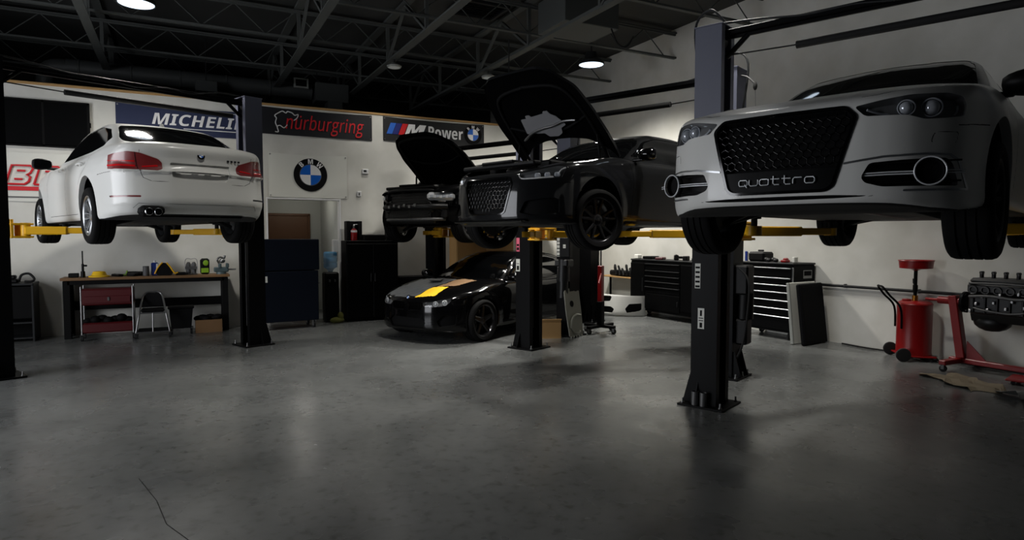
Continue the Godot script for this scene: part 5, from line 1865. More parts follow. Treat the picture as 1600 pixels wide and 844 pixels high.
func build_lifts() -> void:
	var l := make_lift("two-post lift at right with black columns, holding the white sedan with the honeycomb grille", floor_pt(4.6, 4.63), floor_pt(5.77, 1.70), 3.62, pads_of(ahead(2.141, 4.343, 1.628), 223.5, 0.74, -0.55, -2.45, 0.19), 1.70)
	var A := floor_pt(4.6, 4.63) - l.position
	var dir := (floor_pt(5.77, 1.70) - floor_pt(4.6, 4.63)).normalized()
	var nrm := -(dir.cross(Vector3.UP))      # the side of the column that the camera sees
	if nrm.dot(-floor_pt(4.6, 4.63)) < 0.0:
		nrm = -nrm
	var stripes := []
	for k in 5:
		stripes.append([0.04 + k * 0.19, 0.12 + k * 0.19, 0.8])
	sticker(l, "warning_label", A + nrm * 0.15 - dir * 0.07 + Vector3(0, 1.27, 0), nrm, 0.055, 0.24, stripes)
	sticker(l, "serial_label", A + nrm * 0.15 - dir * 0.03 + Vector3(0, 0.86, 0), nrm, 0.065, 0.20, [[0.06, 0.3, 0.4], [0.38, 0.42, 0.7], [0.5, 0.54, 0.7], [0.62, 0.9, 0.3]])
	for k in 2:
		var b := B.new()
		b.lathe(A + nrm * (0.19) + dir * (-0.06 + 0.085 * k) + Vector3(0, 0.023, 0), Vector3.UP, [Vector2(0, 0), Vector2(0.035, 0), Vector2(0.035, 0.13), Vector2(0.028, 0.13), Vector2(0.028, 0.02), Vector2(0, 0.02)], 16)
		single("pad_adapter", ["steel lifting pad adapter standing on the base of the nearest lift column, the left one", "steel lifting pad adapter standing on the base of the nearest lift column, the right one"][k], "adapter", b.done(), M.dull_steel, l.position, 0.0, "pad adapters on the lift base")
	l = make_lift("two-post lift at centre with black columns, holding the black fastback with its bonnet open", floor_pt(5.72, 5.50), floor_pt(4.58, 8.25), 3.56, pads_of(ahead(0.324, 7.647, 1.599), 225.2, 0.74, -0.55, -2.3, 0.19), 1.68)
	var p2 := floor_pt(5.72, 5.50) - l.position
	var p3 := floor_pt(4.58, 8.25) - l.position
	dir = (p2 - p3).normalized()
	nrm = dir.cross(Vector3.UP)
	if nrm.dot(-floor_pt(5.72, 5.5)) < 0.0:
		nrm = -nrm
	var b := B.new()
	b.box(p2 + dir * 0.20 + Vector3(0, 1.15, 0), Vector3(0.16, 0.34, 0.22), 0.02, Basis(dir, Vector3.UP, nrm))
	b.cyl(p2 + dir * 0.22 + Vector3(0, 0.70, 0), p2 + dir * 0.22 + Vector3(0, 1.0, 0), 0.09)
	b.box(p2 + dir * 0.2 + Vector3(0, 0.55, 0), Vector3(0.14, 0.3, 0.18), 0.02, Basis(dir, Vector3.UP, nrm))
	part("power_unit", b.done(), M.plastic_black, l)
	b = B.new()
	b.tube(smooth_path([p2 + dir * 0.16 + nrm * 0.1 + Vector3(0, 1.3, 0), p2 + dir * 0.30 + nrm * 0.12 + Vector3(0, 1.1, 0), p2 + dir * 0.26 + nrm * 0.13 + Vector3(0, 0.5, 0), p2 + dir * 0.17 + nrm * 0.1 + Vector3(0, 0.25, 0)], 6), 0.012, 6)
	part("hydraulic_hose", b.done(), M.rubber, l)
	b = B.new()
	b.tube(smooth_path([p2 + dir * 0.05 + Vector3(0, 3.50, 0), p2 + dir * 0.20 + nrm * 0.05 + Vector3(0, 3.46, 0), p2 + dir * 0.30 + nrm * 0.05 + Vector3(0, 3.36, 0)], 5), 0.010, 6)
	b.tube([p2 + dir * 0.30 + nrm * 0.05 + Vector3(0, 3.34, 0), p2 + dir * 0.33 + nrm * 0.05 + Vector3(0, 2.6, 0)], 0.003, 5)
	part("pull_cord", b.done(), M.grey_plastic, l)
	part("cord_weight", B.new().ball(p2 + dir * 0.30 + nrm * 0.05 + Vector3(0, 3.34, 0), Vector3(0.025, 0.05, 0.025), 10).done(), M.rubber, l)
	sticker(l, "pink_label", p3 + nrm * 0.15 - dir * 0.09 + Vector3(0, 1.53, 0), nrm, 0.06, 0.20, [[0.1, 0.3, 0.7], [0.4, 0.55, 0.7]])
	sticker(l, "serial_label", p3 + nrm * 0.15 - dir * 0.09 + Vector3(0, 1.23, 0), nrm, 0.07, 0.18, [[0.1, 0.45, 0.6], [0.6, 0.65, 0.7]])
	make_lift("two-post lift at left with black columns, holding the white sedan seen from behind", floor_pt(-1.90, 9.33), floor_pt(0.98, 10.42), 3.70, pads_of(ahead(-6.20, 9.93, 1.645), -45.2, 0.72, -0.6, -2.3, 0.19), 1.72, false)
	l = make_lift("two-post lift at the back, straddling the black coupe on the floor", floor_pt(5.75, 9.02), floor_pt(4.48, 11.85), 3.38, pads_of(ahead(-1.40, 11.35, 1.645), 216.0, 0.74, -0.6, -2.4, 0.19), 1.72)
	var p7 := floor_pt(5.75, 9.02) - l.position
	dir = (floor_pt(5.75, 9.02) - floor_pt(4.48, 11.85)).normalized()
	nrm = dir.cross(Vector3.UP)
	if nrm.dot(-floor_pt(5.75, 9.02)) < 0.0:
		nrm = -nrm
	b = B.new()
	b.box(p7 + nrm * 0.20 + dir * 0.09 + Vector3(0, 1.47, 0), Vector3(0.20, 0.32, 0.10), 0.01, Basis(dir, Vector3.UP, nrm))
	part("control_box", b.done(), M.plastic_black, l)
	sticker(l, "control_label", p7 + nrm * 0.25 + dir * 0.09 + Vector3(0, 1.49, 0), nrm, 0.05, 0.06, [[0.3, 0.4, 0.6]])
	stripes = []
	for k in 6:
		stripes.append([0.02 + k * 0.165, 0.06 + k * 0.165, 1.0])
	sticker(l, "warning_label", p7 + nrm * 0.15 - dir * 0.085 + Vector3(0, 1.50, 0), nrm, 0.075, 0.36, stripes)
	b = B.new()
	b.cyl(p7 + nrm * 0.25 + dir * 0.08 + Vector3(0, 0.92, 0), p7 + nrm * 0.25 + dir * 0.08 + Vector3(0, 1.28, 0), 0.10, 0.10, 18)
	b.box(p7 + nrm * 0.24 + dir * 0.08 + Vector3(0, 1.22, 0), Vector3(0.26, 0.12, 0.2), 0.02, Basis(dir, Vector3.UP, nrm))
	b.cyl(p7 + nrm * 0.22 + dir * 0.05 + Vector3(0, 0.65, 0), p7 + nrm * 0.22 + dir * 0.05 + Vector3(0, 0.92, 0), 0.085, 0.085, 18)
	part("power_unit", b.done(), M.engine_black, l)
	# a single column of the lift beyond
	var o := thing("lift_column", "dark single lift column behind the tail of the black raised fastback, right of centre", "car lift", floor_pt(7.05, 10.30))
	lift_column(o, Vector3.ZERO, Vector3(-0.4, 0, -0.92).normalized(), 3.4)

# ---------------------------------------------------------------- things on the walls
func banner(called: String, label: String, x0: float, x1: float, y0: float, y1: float, m: Material, sag := 0.02, z := 0.0) -> Node3D:
	# a cloth sheet a little off the wall, wavy, hung by eyelets
	var o := thing(called, label, "banner", Vector3((x0 + x1) / 2, y0, -WALL_Q + 0.012 + z))
	var b := B.new()
	b.smooth()
	var n := 24
	var w := x1 - x0
	var h := y1 - y0
	var pts := []
	for i in n + 1:
		var t := float(i) / n
		var zz := 0.004 + 0.004 * sin(t * 19.0)
		pts.append([Vector3((t - 0.5) * w, -sag * 0.2 * sin(PI * t), zz), Vector3((t - 0.5) * w, h - sag * sin(PI * t), zz * 0.4)])
	for i in n:
		b.quad(pts[i][0], pts[i + 1][0], pts[i + 1][1], pts[i][1])
		var k := Vector3(0, 0, -0.003)
		b.quad(pts[i][1] + k, pts[i + 1][1] + k, pts[i + 1][0] + k, pts[i][0] + k)
	part("sheet", b.done(), m, o)
	for s in [[-1, 0], [1, 0], [-1, 1], [1, 1]]:
		b = B.new()
		b.cyl(Vector3(s[0] * (w / 2 - 0.03), 0.03 if s[1] == 0 else h - 0.035, 0.0), Vector3(s[0] * (w / 2 - 0.03), 0.03 if s[1] == 0 else h - 0.035, 0.014), 0.012)
		part("eyelet", b.done(), M.steel, o)
	return o

func lettering(o: Node3D, s: String, at: Vector3, h: float, width: float, m: Material, bold := true, slant := 0.0, called := "lettering") -> void:
	var t := text_mesh(s, h, 0.006, "Droid Sans", 700 if bold else 400)
	var box := t.get_aabb()
	var k: float = width / maxf(box.size.x, 0.01)
	var e := part(called, t, m, o)
	e.transform = Transform3D(Basis(Vector3(k, 0, 0), Vector3(slant, 1, 0), Vector3(0, 0, 1)), at)

func flat_poly(o: Node3D, called: String, a: Array, z: float, m: Material) -> void:
	var b := B.new()
	b.prism(pv(a), 0.004, Vector3(0, 0, z))
	part(called, b.done(), m, o)

func big_roundel(o: Node3D, c: Vector3, r: float, inner: float, with_letters: bool) -> void:
	var b := B.new()
	b.lathe(c, Vector3.BACK, [Vector2(0, 0), Vector2(r, 0), Vector2(r, 0.004), Vector2(0, 0.004)], 48)
	part("emblem_ring", b.done(), M.black_matte, o)
	b = B.new()
	b.lathe(c + Vector3(0, 0, 0.004), Vector3.BACK, [Vector2(inner, 0), Vector2(inner * 1.06, 0), Vector2(inner * 1.06, 0.002), Vector2(inner, 0.002)], 48)
	part("emblem_line", b.done(), M.grey_plastic, o)
	for k in 4:
		b = B.new()
		var poly := PackedVector2Array([Vector2.ZERO])
		for i in 11:
			var a := PI / 2 * (k + i / 10.0)
			poly.append(Vector2(cos(a), sin(a)) * inner)
		b.prism(poly, 0.002, c + Vector3(0, 0, 0.004))
		part("emblem_quarter", b.done(), M.roundel_blue if k % 2 else M.white_paint, o)
	if with_letters:
		for k in 3:
			var a := deg_to_rad([132.0, 90.0, 48.0][k])
			var t := text_mesh(["B", "M", "W"][k], r * 0.40, 0.004, "Droid Sans", 700)
			var e := part("emblem_letter", t, M.white_paint, o)
			e.position = c + Vector3(cos(a), sin(a), 0) * (r + inner) * 0.5 + Vector3(0, 0, 0.006)
			e.rotation.z = a - PI / 2

func build_wall_things() -> void:
	# race track banner
	var o := banner("banner", "dark banner with red lettering and a white race track outline", 1.375, 3.505, 3.572, 4.075, M.banner_dark)
	lettering(o, "nürburgring", Vector3(0.15, 0.245, 0.012), 0.36, 1.46, M.banner_red, false, 0.16)
	var b := B.new()
	var trk := []
	for k in [[-0.78, 0.05], [-0.72, 0.05], [-0.74, 0.14], [-0.69, 0.17], [-0.62, 0.13], [-0.56, 0.19]]:
		trk.append(Vector3(k[0], k[1], 0.012))
	b.tube(smooth_path(trk, 4), 0.010, 6)
	trk = []
	for k in [[-0.74, 0.14], [-0.77, 0.22], [-0.75, 0.30], [-0.78, 0.35], [-0.70, 0.41], [-0.64, 0.44], [-0.58, 0.41], [-0.55, 0.44], [-0.47, 0.42], [-0.42, 0.38], [-0.36, 0.40], [-0.38, 0.33], [-0.44, 0.28]]:
		trk.append(Vector3(k[0], k[1], 0.012))
	b.tube(smooth_path(trk, 4), 0.011, 6)
	part("track_outline", b.done(), M.white_paint, o)
	# motorsport banner
	o = banner("banner", "black banner with three coloured stripes, white lettering and a round emblem", 3.735, 5.99, 3.60, 4.085, M.banner_black)
	var mats := [M.stripe_light, M.stripe_blue, M.stripe_red]
	for k in 3:
		var x := -1.06 + k * 0.125
		flat_poly(o, "stripe", [x, 0.14, x + 0.115, 0.14, x + 0.205, 0.365, x + 0.09, 0.365], 0.010, mats[k])
	flat_poly(o, "big_letter", [-0.675, 0.14, -0.60, 0.14, -0.525, 0.29, -0.53, 0.14, -0.46, 0.14, -0.36, 0.29, -0.40, 0.14, -0.30, 0.14, -0.21, 0.365, -0.35, 0.365, -0.46, 0.24, -0.45, 0.365, -0.59, 0.365], 0.010, M.white_paint)
	lettering(o, "Power", Vector3(0.22, 0.235, 0.012), 0.32, 0.78, M.white_paint, true)
	big_roundel(o, Vector3(0.86, 0.25, 0.010), 0.205, 0.125, true)
	# tyre banner at left
	o = banner("banner", "blue banner with white slanted lettering, high on the wall behind the left lift", -0.895, 1.25, 3.44, 3.93, M.banner_blue)
	lettering(o, "MICHELIN", Vector3(0.235, 0.255, 0.012), 0.27, 1.50, M.white_paint, true, 0.25)
	flat_poly(o, "line", [-0.05, 0.105, 0.85, 0.105, 0.85, 0.118, -0.05, 0.118], 0.010, M.white_paint)
	flat_poly(o, "line", [0.25, 0.43, 0.85, 0.43, 0.85, 0.438, 0.25, 0.438], 0.010, M.white_paint)
	# flag with the round emblem over the door
	o = banner("flag", "white flag with a large round black, blue and white emblem above the doorway", 1.53, 2.995, 2.40, 3.235, M.flag_white, 0.03)
	big_roundel(o, Vector3(0.03, 0.435, 0.012), 0.315, 0.195, true)
	# wheel-maker banner, far left
	o = banner("banner", "white banner with red block letters, low behind the left lift column", -2.9, -0.95, 2.22, 3.02, M.flag_white)
	var glyph_b := [[0, 0, 0, 1, 0.8, 1, 0.95, 0.85, 0.9, 0.6, 0.75, 0.52, 0.95, 0.4, 0.95, 0.15, 0.8, 0, 0, 0], [0.3, 0.72, 0.65, 0.72], [0.3, 0.27, 0.65, 0.27]]
	var glyph_s := [[0.95, 0.8, 0.8, 1, 0.15, 1, 0, 0.8, 0.1, 0.58, 0.85, 0.45, 0.95, 0.2, 0.8, 0, 0.1, 0, 0, 0.2]]
	part("lettering", stroke_word([glyph_b, glyph_b, glyph_s], -0.50, 0.27, 0.37, 0.30, 0.018, func(x, y): return Vector3(x + (y - 0.26) * 0.3, y, 0.022)), M.banner_red, o)
	flat_poly(o, "red_bar", [-0.62, 0.17, 0.62, 0.17, 0.65, 0.235, -0.60, 0.235], 0.010, M.banner_red)
	flat_poly(o, "grey_line", [-0.95, 0.055, 0.95, 0.055, 0.95, 0.075, -0.95, 0.075], 0.010, M.grey_plastic)
	# dark window in the upper wall, two panes
	b = B.new()
	b.box(Vector3(-1.93, 3.50, -WALL_Q + 0.02), Vector3(1.36, 0.08, 0.05), 0.005)
	for x in [-2.62, -1.90, -1.285]:
		b.box(Vector3(x, 3.48, -WALL_Q + 0.025), Vector3(0.04, 0.74, 0.06), 0.004)
	b.box(Vector3(-1.95, 3.125, -WALL_Q + 0.025), Vector3(1.37, 0.04, 0.06), 0.004)
	b.box(Vector3(-1.95, 3.84, -WALL_Q + 0.025), Vector3(1.37, 0.04, 0.06), 0.004)
	var win := struct("window_1", b.done(), M.black_matte)
	for k in [[-2.26, 0.68], [-1.59, 0.58]]:
		part("pane", box_mesh(Vector3(k[1], 0.70, 0.01)), M.dark_void, win, Vector3(k[0], 3.48, -WALL_Q + 0.05))
	# small boxes on the wall
	o = thing("thermostat", "small white wall thermostat right of the round-emblem flag, the upper of two", "thermostat", Vector3(3.36, 2.95, -WALL_Q + 0.002))
	part("case", box_mesh(Vector3(0.13, 0.10, 0.035), 0.01, Vector3(0, 0, 0.0175)), M.white_paint, o)
	part("screen", box_mesh(Vector3(0.06, 0.04, 0.004), 0.0, Vector3(-0.01, 0.01, 0.037)), M.grey_dark, o)
	o = thing("wall_switch", "small white wall box right of the flag, below the thermostat", "switch box", Vector3(3.23, 2.50, -WALL_Q + 0.002))
	part("case", box_mesh(Vector3(0.09, 0.11, 0.03), 0.01, Vector3(0, 0, 0.015)), M.white_paint, o)
	part("button", box_mesh(Vector3(0.03, 0.05, 0.008), 0.002, Vector3(0, 0, 0.033)), M.grey_plastic, o)
	o = thing("dispenser", "white dispenser box on the corridor wall inside the doorway", "dispenser", Vector3(2.845, 1.33, -13.05), -90.0)
	part("case", box_mesh(Vector3(0.14, 0.26, 0.11), 0.015, Vector3(0, 0.13, 0.055)), M.white_paint, o)
	part("nozzle", box_mesh(Vector3(0.06, 0.07, 0.07), 0.01, Vector3(0, -0.03, 0.06)), M.plastic_black, o)
	# tan board doors at the back wall
	o = thing("wardrobe", "tan wooden board cabinet against the back wall behind the black coupe", "cabinet", Vector3(5.82, 0, -WALL_Q + 0.24))
	part("carcass", box_mesh(Vector3(1.34, 1.66, 0.40), 0.004, Vector3(0, 0.83, 0)), M.tan_board, o)
	for s in [-1.0, 1.0]:
		var d := part("door", box_mesh(Vector3(0.655, 1.60, 0.02), 0.003, Vector3(s * 0.333, 0.84, 0.212)), M.tan_board, o)
		part("knob", B.new().ball(Vector3(s * 0.06, 0.9, 0.235), Vector3(0.015, 0.015, 0.015), 10).done(), M.steel, d)
	# pipe along the right wall and a cable on the floor edge
	b = B.new()
	b.tube([Vector3(RIGHT_P - 0.04, 0.89, -6.78), Vector3(RIGHT_P - 0.04, 0.90, -2.6)], 0.022, 10)
	o = thing("wall_pipe", "thin dark pipe running along the right wall at waist height", "pipe", Vector3.ZERO)
	part("tube", b.done(), M.grey_dark, o)
	for z in [6.3, 5.2, 4.1, 3.0]:
		b = B.new()
		b.box(Vector3(RIGHT_P - 0.03, 0.895, -z), Vector3(0.06, 0.06, 0.02), 0.003)
		part("clamp", b.done(), M.dull_steel, o)
	b = B.new()
	b.tube(smooth_path([Vector3(8.98, 0.014, -6.3), Vector3(8.93, 0.014, -5.9), Vector3(8.96, 0.014, -5.45), Vector3(8.80, 0.014, -5.0), Vector3(8.94, 0.014, -4.6), Vector3(8.9, 0.014, -3.8)], 6), 0.012, 6)
	single("cable", "thin dark cable lying along the foot of the right wall", "cable", b.done(), M.rubber)
	b = B.new()
	b.box(Vector3(RIGHT_P - 0.012, 1.30, -8.25), Vector3(0.012, 0.17, 0.05), 0.003)
	single("blue_tag", "small blue tag hanging on the right wall above the tool chests", "tag", b.done(), M.blue_plastic)

# ---------------------------------------------------------------- left bay
func caster(o: Node3D, at: Vector3, r := 0.05, m: Material = null) -> void:
	var b := B.new()
	b.cyl(at + Vector3(-0.016, r, 0), at + Vector3(0.016, r, 0), r, -1.0, 18)
	var w := part("caster", b.done(), M.rubber, o)
	b = B.new()
	b.box(at + Vector3(-0.022, r + 0.02, 0), Vector3(0.004, r * 1.4, r), 0.001)
	b.box(at + Vector3(0.022, r + 0.02, 0), Vector3(0.004, r * 1.4, r), 0.001)
	b.box(at + Vector3(0, r * 2.0 + 0.008, 0), Vector3(0.06, 0.008, 0.06), 0.002)
	part("caster_fork", b.done(), M.steel if m == null else m, w)

func small(called: String, label: String, cat: String, b: B, m: Material, at: Vector3, turn := 0.0, group := "") -> MeshInstance3D:
	return single(called, label, cat, b.done(), m, at, turn, group)

func build_left_bay() -> void:
	var top := 0.985
	var q := 12.55
	var o := thing("workbench", "long wooden-topped workbench with black frame beneath the white sedan at left", "workbench", floor_pt(-0.45, q))
	var b := B.new()
	for k in 4:
		part("top_plank", box_mesh(Vector3(2.48, 0.045, 0.118), 0.004, Vector3(0, top - 0.0225, -0.18 + k * 0.12)), M.tan_wood, o)
	for x in [-1.16, 1.16]:
		part("leg", box_mesh(Vector3(0.10, top - 0.05, 0.09), 0.006, Vector3(x, (top - 0.05) / 2, 0.17)), M.black_matte, o)
		part("leg", box_mesh(Vector3(0.10, top - 0.05, 0.09), 0.006, Vector3(x, (top - 0.05) / 2, -0.17)), M.black_matte, o)
		part("side_panel", box_mesh(Vector3(0.03, top - 0.15, 0.3), 0.004, Vector3(x, (top - 0.05) / 2, 0)), M.black_matte, o)
	part("apron", box_mesh(Vector3(2.3, 0.07, 0.03), 0.004, Vector3(0, top - 0.08, 0.20)), M.black_matte, o)
	part("stretcher", box_mesh(Vector3(2.3, 0.15, 0.03), 0.004, Vector3(0, 0.50, -0.18)), M.black_matte, o)
	# things on the bench
	var z := -q
	b = B.new()
	b.cyl(Vector3(0, 0, 0), Vector3(0, 0.10, 0), 0.035, 0.03)
	b.cyl(Vector3(0, 0.10, 0), Vector3(0, 0.22, 0), 0.018)
	b.cyl(Vector3(0, 0.22, 0), Vector3(0, 0.43, 0), 0.010)
	b.box(Vector3(0.03, 0.19, 0), Vector3(0.06, 0.03, 0.03), 0.005)
	small("grease_gun", "tall thin black lubricating gun standing at the left end of the workbench", "tool", b, M.plastic_black, Vector3(-1.39, top, z + 0.12))
	b = B.new()
	b.lathe(Vector3.ZERO, Vector3.UP, [Vector2(0, 0), Vector2(0.15, 0), Vector2(0.155, 0.02), Vector2(0.11, 0.03), Vector2(0.085, 0.09), Vector2(0.0, 0.10)], 20)
	small("round_tray", "yellow cap-shaped tray upside down on the workbench near its left end", "tray", b, M.yellow_cloth, Vector3(-1.17, top, z + 0.10))
	b = B.new()
	b.box(Vector3(0, 0.035, 0), Vector3(0.14, 0.07, 0.10), 0.01)
	small("parts_box", "low black parts box at the left end of the workbench beside the thin gun", "box", b, M.plastic_black, Vector3(-1.52, top, z + 0.08))
	var bits := [[-0.92, 0.05, 0.20, 0.04, 0.09, "black ratchet lying on the workbench right of the yellow tray"], [-0.70, 0.10, 0.16, 0.05, 0.10, "dark socket holder on the workbench, second right of the yellow tray"], [-0.66, -0.09, 0.24, 0.07, 0.12, "dark angular tool case on the workbench left of the grey canister"], [0.02, 0.12, 0.16, 0.05, 0.10, "flat black tool lying on the workbench right of the yellow drill"]]
	for t in bits:
		b = B.new()
		b.box(Vector3(0, t[3] / 2, 0), Vector3(t[2], t[3], t[4]), 0.01)
		b.cyl(Vector3(-t[2] * 0.4, t[3] * 0.8, 0), Vector3(t[2] * 0.7, t[3] * 0.6, 0.05), 0.014)
		small("hand_tool", t[5], "tool", b, M.plastic_black, Vector3(t[0], top, z + t[1]), t[0] * 60.0)
	b = B.new()
	b.cyl(Vector3.ZERO, Vector3(0, 0.03, 0), 0.05, 0.045)
	b.cyl(Vector3(0, 0.03, 0), Vector3(0.02, 0.09, 0), 0.012)
	small("funnel", "small green funnel on the workbench between the yellow tray and the canister", "funnel", b, M.green_plastic, Vector3(-0.80, top, z - 0.05))
	b = B.new()
	b.cyl(Vector3.ZERO, Vector3(0, 0.15, 0), 0.048, -1.0, 18)
	b.cyl(Vector3(0, 0.15, 0), Vector3(0, 0.165, 0), 0.05, 0.045, 18)
	small("canister", "grey round canister on the workbench left of the blue bottle", "canister", b, M.grey_plastic, Vector3(-0.50, top, z + 0.10))
	o = thing("bottle", "blue and white bottle standing on the workbench behind the yellow drill", "bottle", Vector3(-0.37, top, z + 0.04))
	part("body", box_mesh(Vector3(0.11, 0.22, 0.07), 0.015, Vector3(0, 0.11, 0)), M.blue_plastic, o)
	part("label_band", box_mesh(Vector3(0.045, 0.20, 0.076), 0.012, Vector3(0.035, 0.11, 0)), M.paper_white, o)
	part("cap", B.new().cyl(Vector3(0, 0.22, 0), Vector3(0, 0.255, 0), 0.02).done(), M.white_paint, o)
	o = thing("drill", "black and yellow hand drill standing on the workbench by the blue bottle", "drill", Vector3(-0.22, top, z + 0.12))
	b = B.new()
	b.prism(rp([-0.10, 0.0, 0.10, 0.0, 0.13, 0.06, 0.07, 0.15, 0.03, 0.21, -0.03, 0.22, -0.09, 0.14, -0.14, 0.05], 0.02), 0.07, Vector3(0, 0, -0.035))
	part("body", b.done(), M.plastic_black, o)
	b = B.new()
	b.tube(smooth_path([Vector3(-0.15, 0.03, 0.04), Vector3(-0.10, 0.14, 0.042), Vector3(-0.03, 0.225, 0.042)], 5), 0.014, 6)
	part("grip_stripe", b.done(), M.yellow_paint, o)
	b = B.new()
	b.tube(smooth_path([Vector3(0.03, 0.22, 0.042), Vector3(0.09, 0.14, 0.042), Vector3(0.15, 0.04, 0.042), Vector3(0.20, 0.05, 0.04)], 5), 0.014, 6)
	part("grip_stripe", b.done(), M.yellow_paint, o)
	o = thing("bottle_carrier", "wire carrier with two grey canisters on the workbench near its right end", "carrier", Vector3(0.185, top, z + 0.06))
	for s in [-1.0, 1.0]:
		part("canister", B.new().lathe(Vector3(s * 0.042, 0.02, 0), Vector3.UP, [Vector2(0, 0), Vector2(0.04, 0), Vector2(0.04, 0.16), Vector2(0.02, 0.20), Vector2(0.0, 0.20)], 16).done(), M.grey_plastic, o)
	b = B.new()
	b.box(Vector3(0, 0.01, 0), Vector3(0.20, 0.012, 0.12), 0.003)
	for s in [-1.0, 1.0]:
		b.tube(smooth_path([Vector3(s * 0.095, 0.01, 0.05), Vector3(s * 0.095, 0.23, 0.05), Vector3(s * 0.06, 0.28, 0.0), Vector3(0, 0.27, 0)], 5), 0.006, 6)
	b.box(Vector3(0, 0.12, 0.055), Vector3(0.19, 0.05, 0.006), 0.002)
	part("wire_frame", b.done(), M.steel, o)
	o = thing("oil_bottle", "black bottle with a yellow-green label on the workbench left of the vice", "bottle", Vector3(0.40, top, z + 0.06))
	part("body", box_mesh(Vector3(0.15, 0.28, 0.08), 0.03, Vector3(0, 0.14, 0)), M.plastic_black, o)
	b = B.new()
	b.ball(Vector3(0.015, 0.20, 0.040), Vector3(0.045, 0.05, 0.006), 14)
	b.box(Vector3(0.0, 0.07, 0.041), Vector3(0.12, 0.08, 0.004), 0.001)
	part("print", b.done(), M.green_plastic, o)
	o = thing("vice", "grey bench vice bolted to the right end of the workbench", "vice", Vector3(0.66, top, z + 0.10))
	b = B.new()
	b.cyl(Vector3(0, 0, 0), Vector3(0, 0.04, 0), 0.085, 0.08, 18)
	b.box(Vector3(0, 0.08, 0), Vector3(0.24, 0.09, 0.09), 0.015)
	b.box(Vector3(0.10, 0.15, 0), Vector3(0.05, 0.08, 0.12), 0.01)
	b.box(Vector3(-0.02, 0.15, 0), Vector3(0.05, 0.08, 0.12), 0.01)
	part("body", b.done(), M.vice_grey, o)
	b = B.new()
	b.cyl(Vector3(0.1, 0.08, 0), Vector3(0.24, 0.08, 0), 0.014)
	b.cyl(Vector3(0.22, 0.08, -0.08), Vector3(0.22, 0.08, 0.08), 0.006)
	part("screw_handle", b.done(), M.steel, o)
	b = B.new()
	b.tube(smooth_path([Vector3(-0.03, 0.19, 0), Vector3(-0.06, 0.25, 0.02), Vector3(-0.02, 0.30, 0.02), Vector3(0.05, 0.28, 0), Vector3(0.06, 0.33, 0)], 5), 0.018, 8)
	b.ball(Vector3(0.02, 0.235, 0.02), Vector3(0.05, 0.045, 0.05), 12)
	small("clamp_tool", "silver bent tool piece gripped in the bench vice", "tool", b, M.steel, Vector3(0.66, top, z + 0.10))
	# red service cart under the bench
	o = thing("service_cart", "dark red two-shelf service cart with silver posts under the workbench", "cart", Vector3(-1.03, 0, -12.16))
	part("upper_box", box_mesh(Vector3(0.72, 0.26, 0.36), 0.02, Vector3(0, 0.69, 0)), M.dark_red_paint, o)
	var dr := part("drawer", box_mesh(Vector3(0.64, 0.11, 0.02), 0.006, Vector3(0, 0.65, 0.185)), M.dark_red_paint, o)
	part("drawer_handle", box_mesh(Vector3(0.03, 0.06, 0.02), 0.004, Vector3(0.02, 0.66, 0.20)), M.steel, dr)
	part("lower_tray", box_mesh(Vector3(0.72, 0.16, 0.36), 0.02, Vector3(0, 0.20, 0)), M.dark_red_paint, o)
	for x in [-0.35, 0.35]:
		for zz in [-0.17, 0.17]:
			part("post", B.new().cyl(Vector3(x, 0.10, zz), Vector3(x, 0.86, zz), 0.014).done(), M.steel, o)
			caster(o, Vector3(x, 0.0, zz), 0.045)
	b = B.new()
	for k in 7:
		b.ball(Vector3(-0.27 + k * 0.09, 0.30 + 0.02 * (k % 3), 0.05 * (k % 2)), Vector3(0.08, 0.05 + 0.015 * (k % 2), 0.09), 10)
	small("rag_pile", "heap of dark rags on the lower shelf of the red service cart", "rags", b, M.black_matte, Vector3(-1.03, 0, -12.16))
	# rolling mechanic's seat
	o = thing("rolling_stool", "black mechanic's seat with chrome frame and casters in front of the workbench", "stool", Vector3(-0.40, 0, -12.05))
	b = B.new()
	b.prism(rp([-0.12, 0, 0.12, 0, 0.16, 0.0, 0.13, 0.16, 0.08, 0.22, -0.08, 0.22, -0.13, 0.16, -0.16, 0.0], 0.03), 0.04, Vector3(0, 0.50, -0.12))
	part("backrest", b.done(), M.plastic_black, o)
	part("seat", box_mesh(Vector3(0.34, 0.05, 0.30), 0.02, Vector3(0, 0.445, 0.02)), M.plastic_black, o)
	b = B.new()
	for s in [-1.0, 1.0]:
		b.tube(smooth_path([Vector3(s * 0.24, 0.10, 0.20), Vector3(s * 0.19, 0.40, 0.16), Vector3(s * 0.14, 0.66, -0.06), Vector3(s * 0.08, 0.73, -0.10), Vector3(0, 0.74, -0.10)], 5), 0.014, 8)
		b.tube([Vector3(s * 0.24, 0.10, 0.20), Vector3(s * 0.24, 0.10, -0.20)], 0.014, 8)
	b.tube([Vector3(-0.19, 0.41, 0.17), Vector3(0.19, 0.41, 0.17)], 0.012, 8)
	b.tube([Vector3(-0.24, 0.10, 0.20), Vector3(0.24, 0.10, 0.20)], 0.012, 8)
	b.tube([Vector3(0, 0.41, 0.17), Vector3(0, 0.10, 0.20)], 0.012, 8)
	part("frame", b.done(), M.steel, o)
	part("tool_tray", box_mesh(Vector3(0.44, 0.02, 0.36), 0.005, Vector3(0, 0.115, 0)), M.black_matte, o)
	for x in [-0.24, 0.24]:
		for zz in [-0.19, 0.19]:
			caster(o, Vector3(x, 0, zz), 0.04)
	o = thing("rolling_crate", "black crate on casters under the workbench right of the mechanic's seat", "crate", Vector3(0.01, 0, -12.22))
	b = B.new()
	b.prism(rp([-0.15, 0.0, 0.15, 0.0, 0.18, 0.34, -0.18, 0.34], 0.02), 0.26, Vector3(0, 0.10, -0.13))
	part("body", b.done(), M.plastic_black, o)
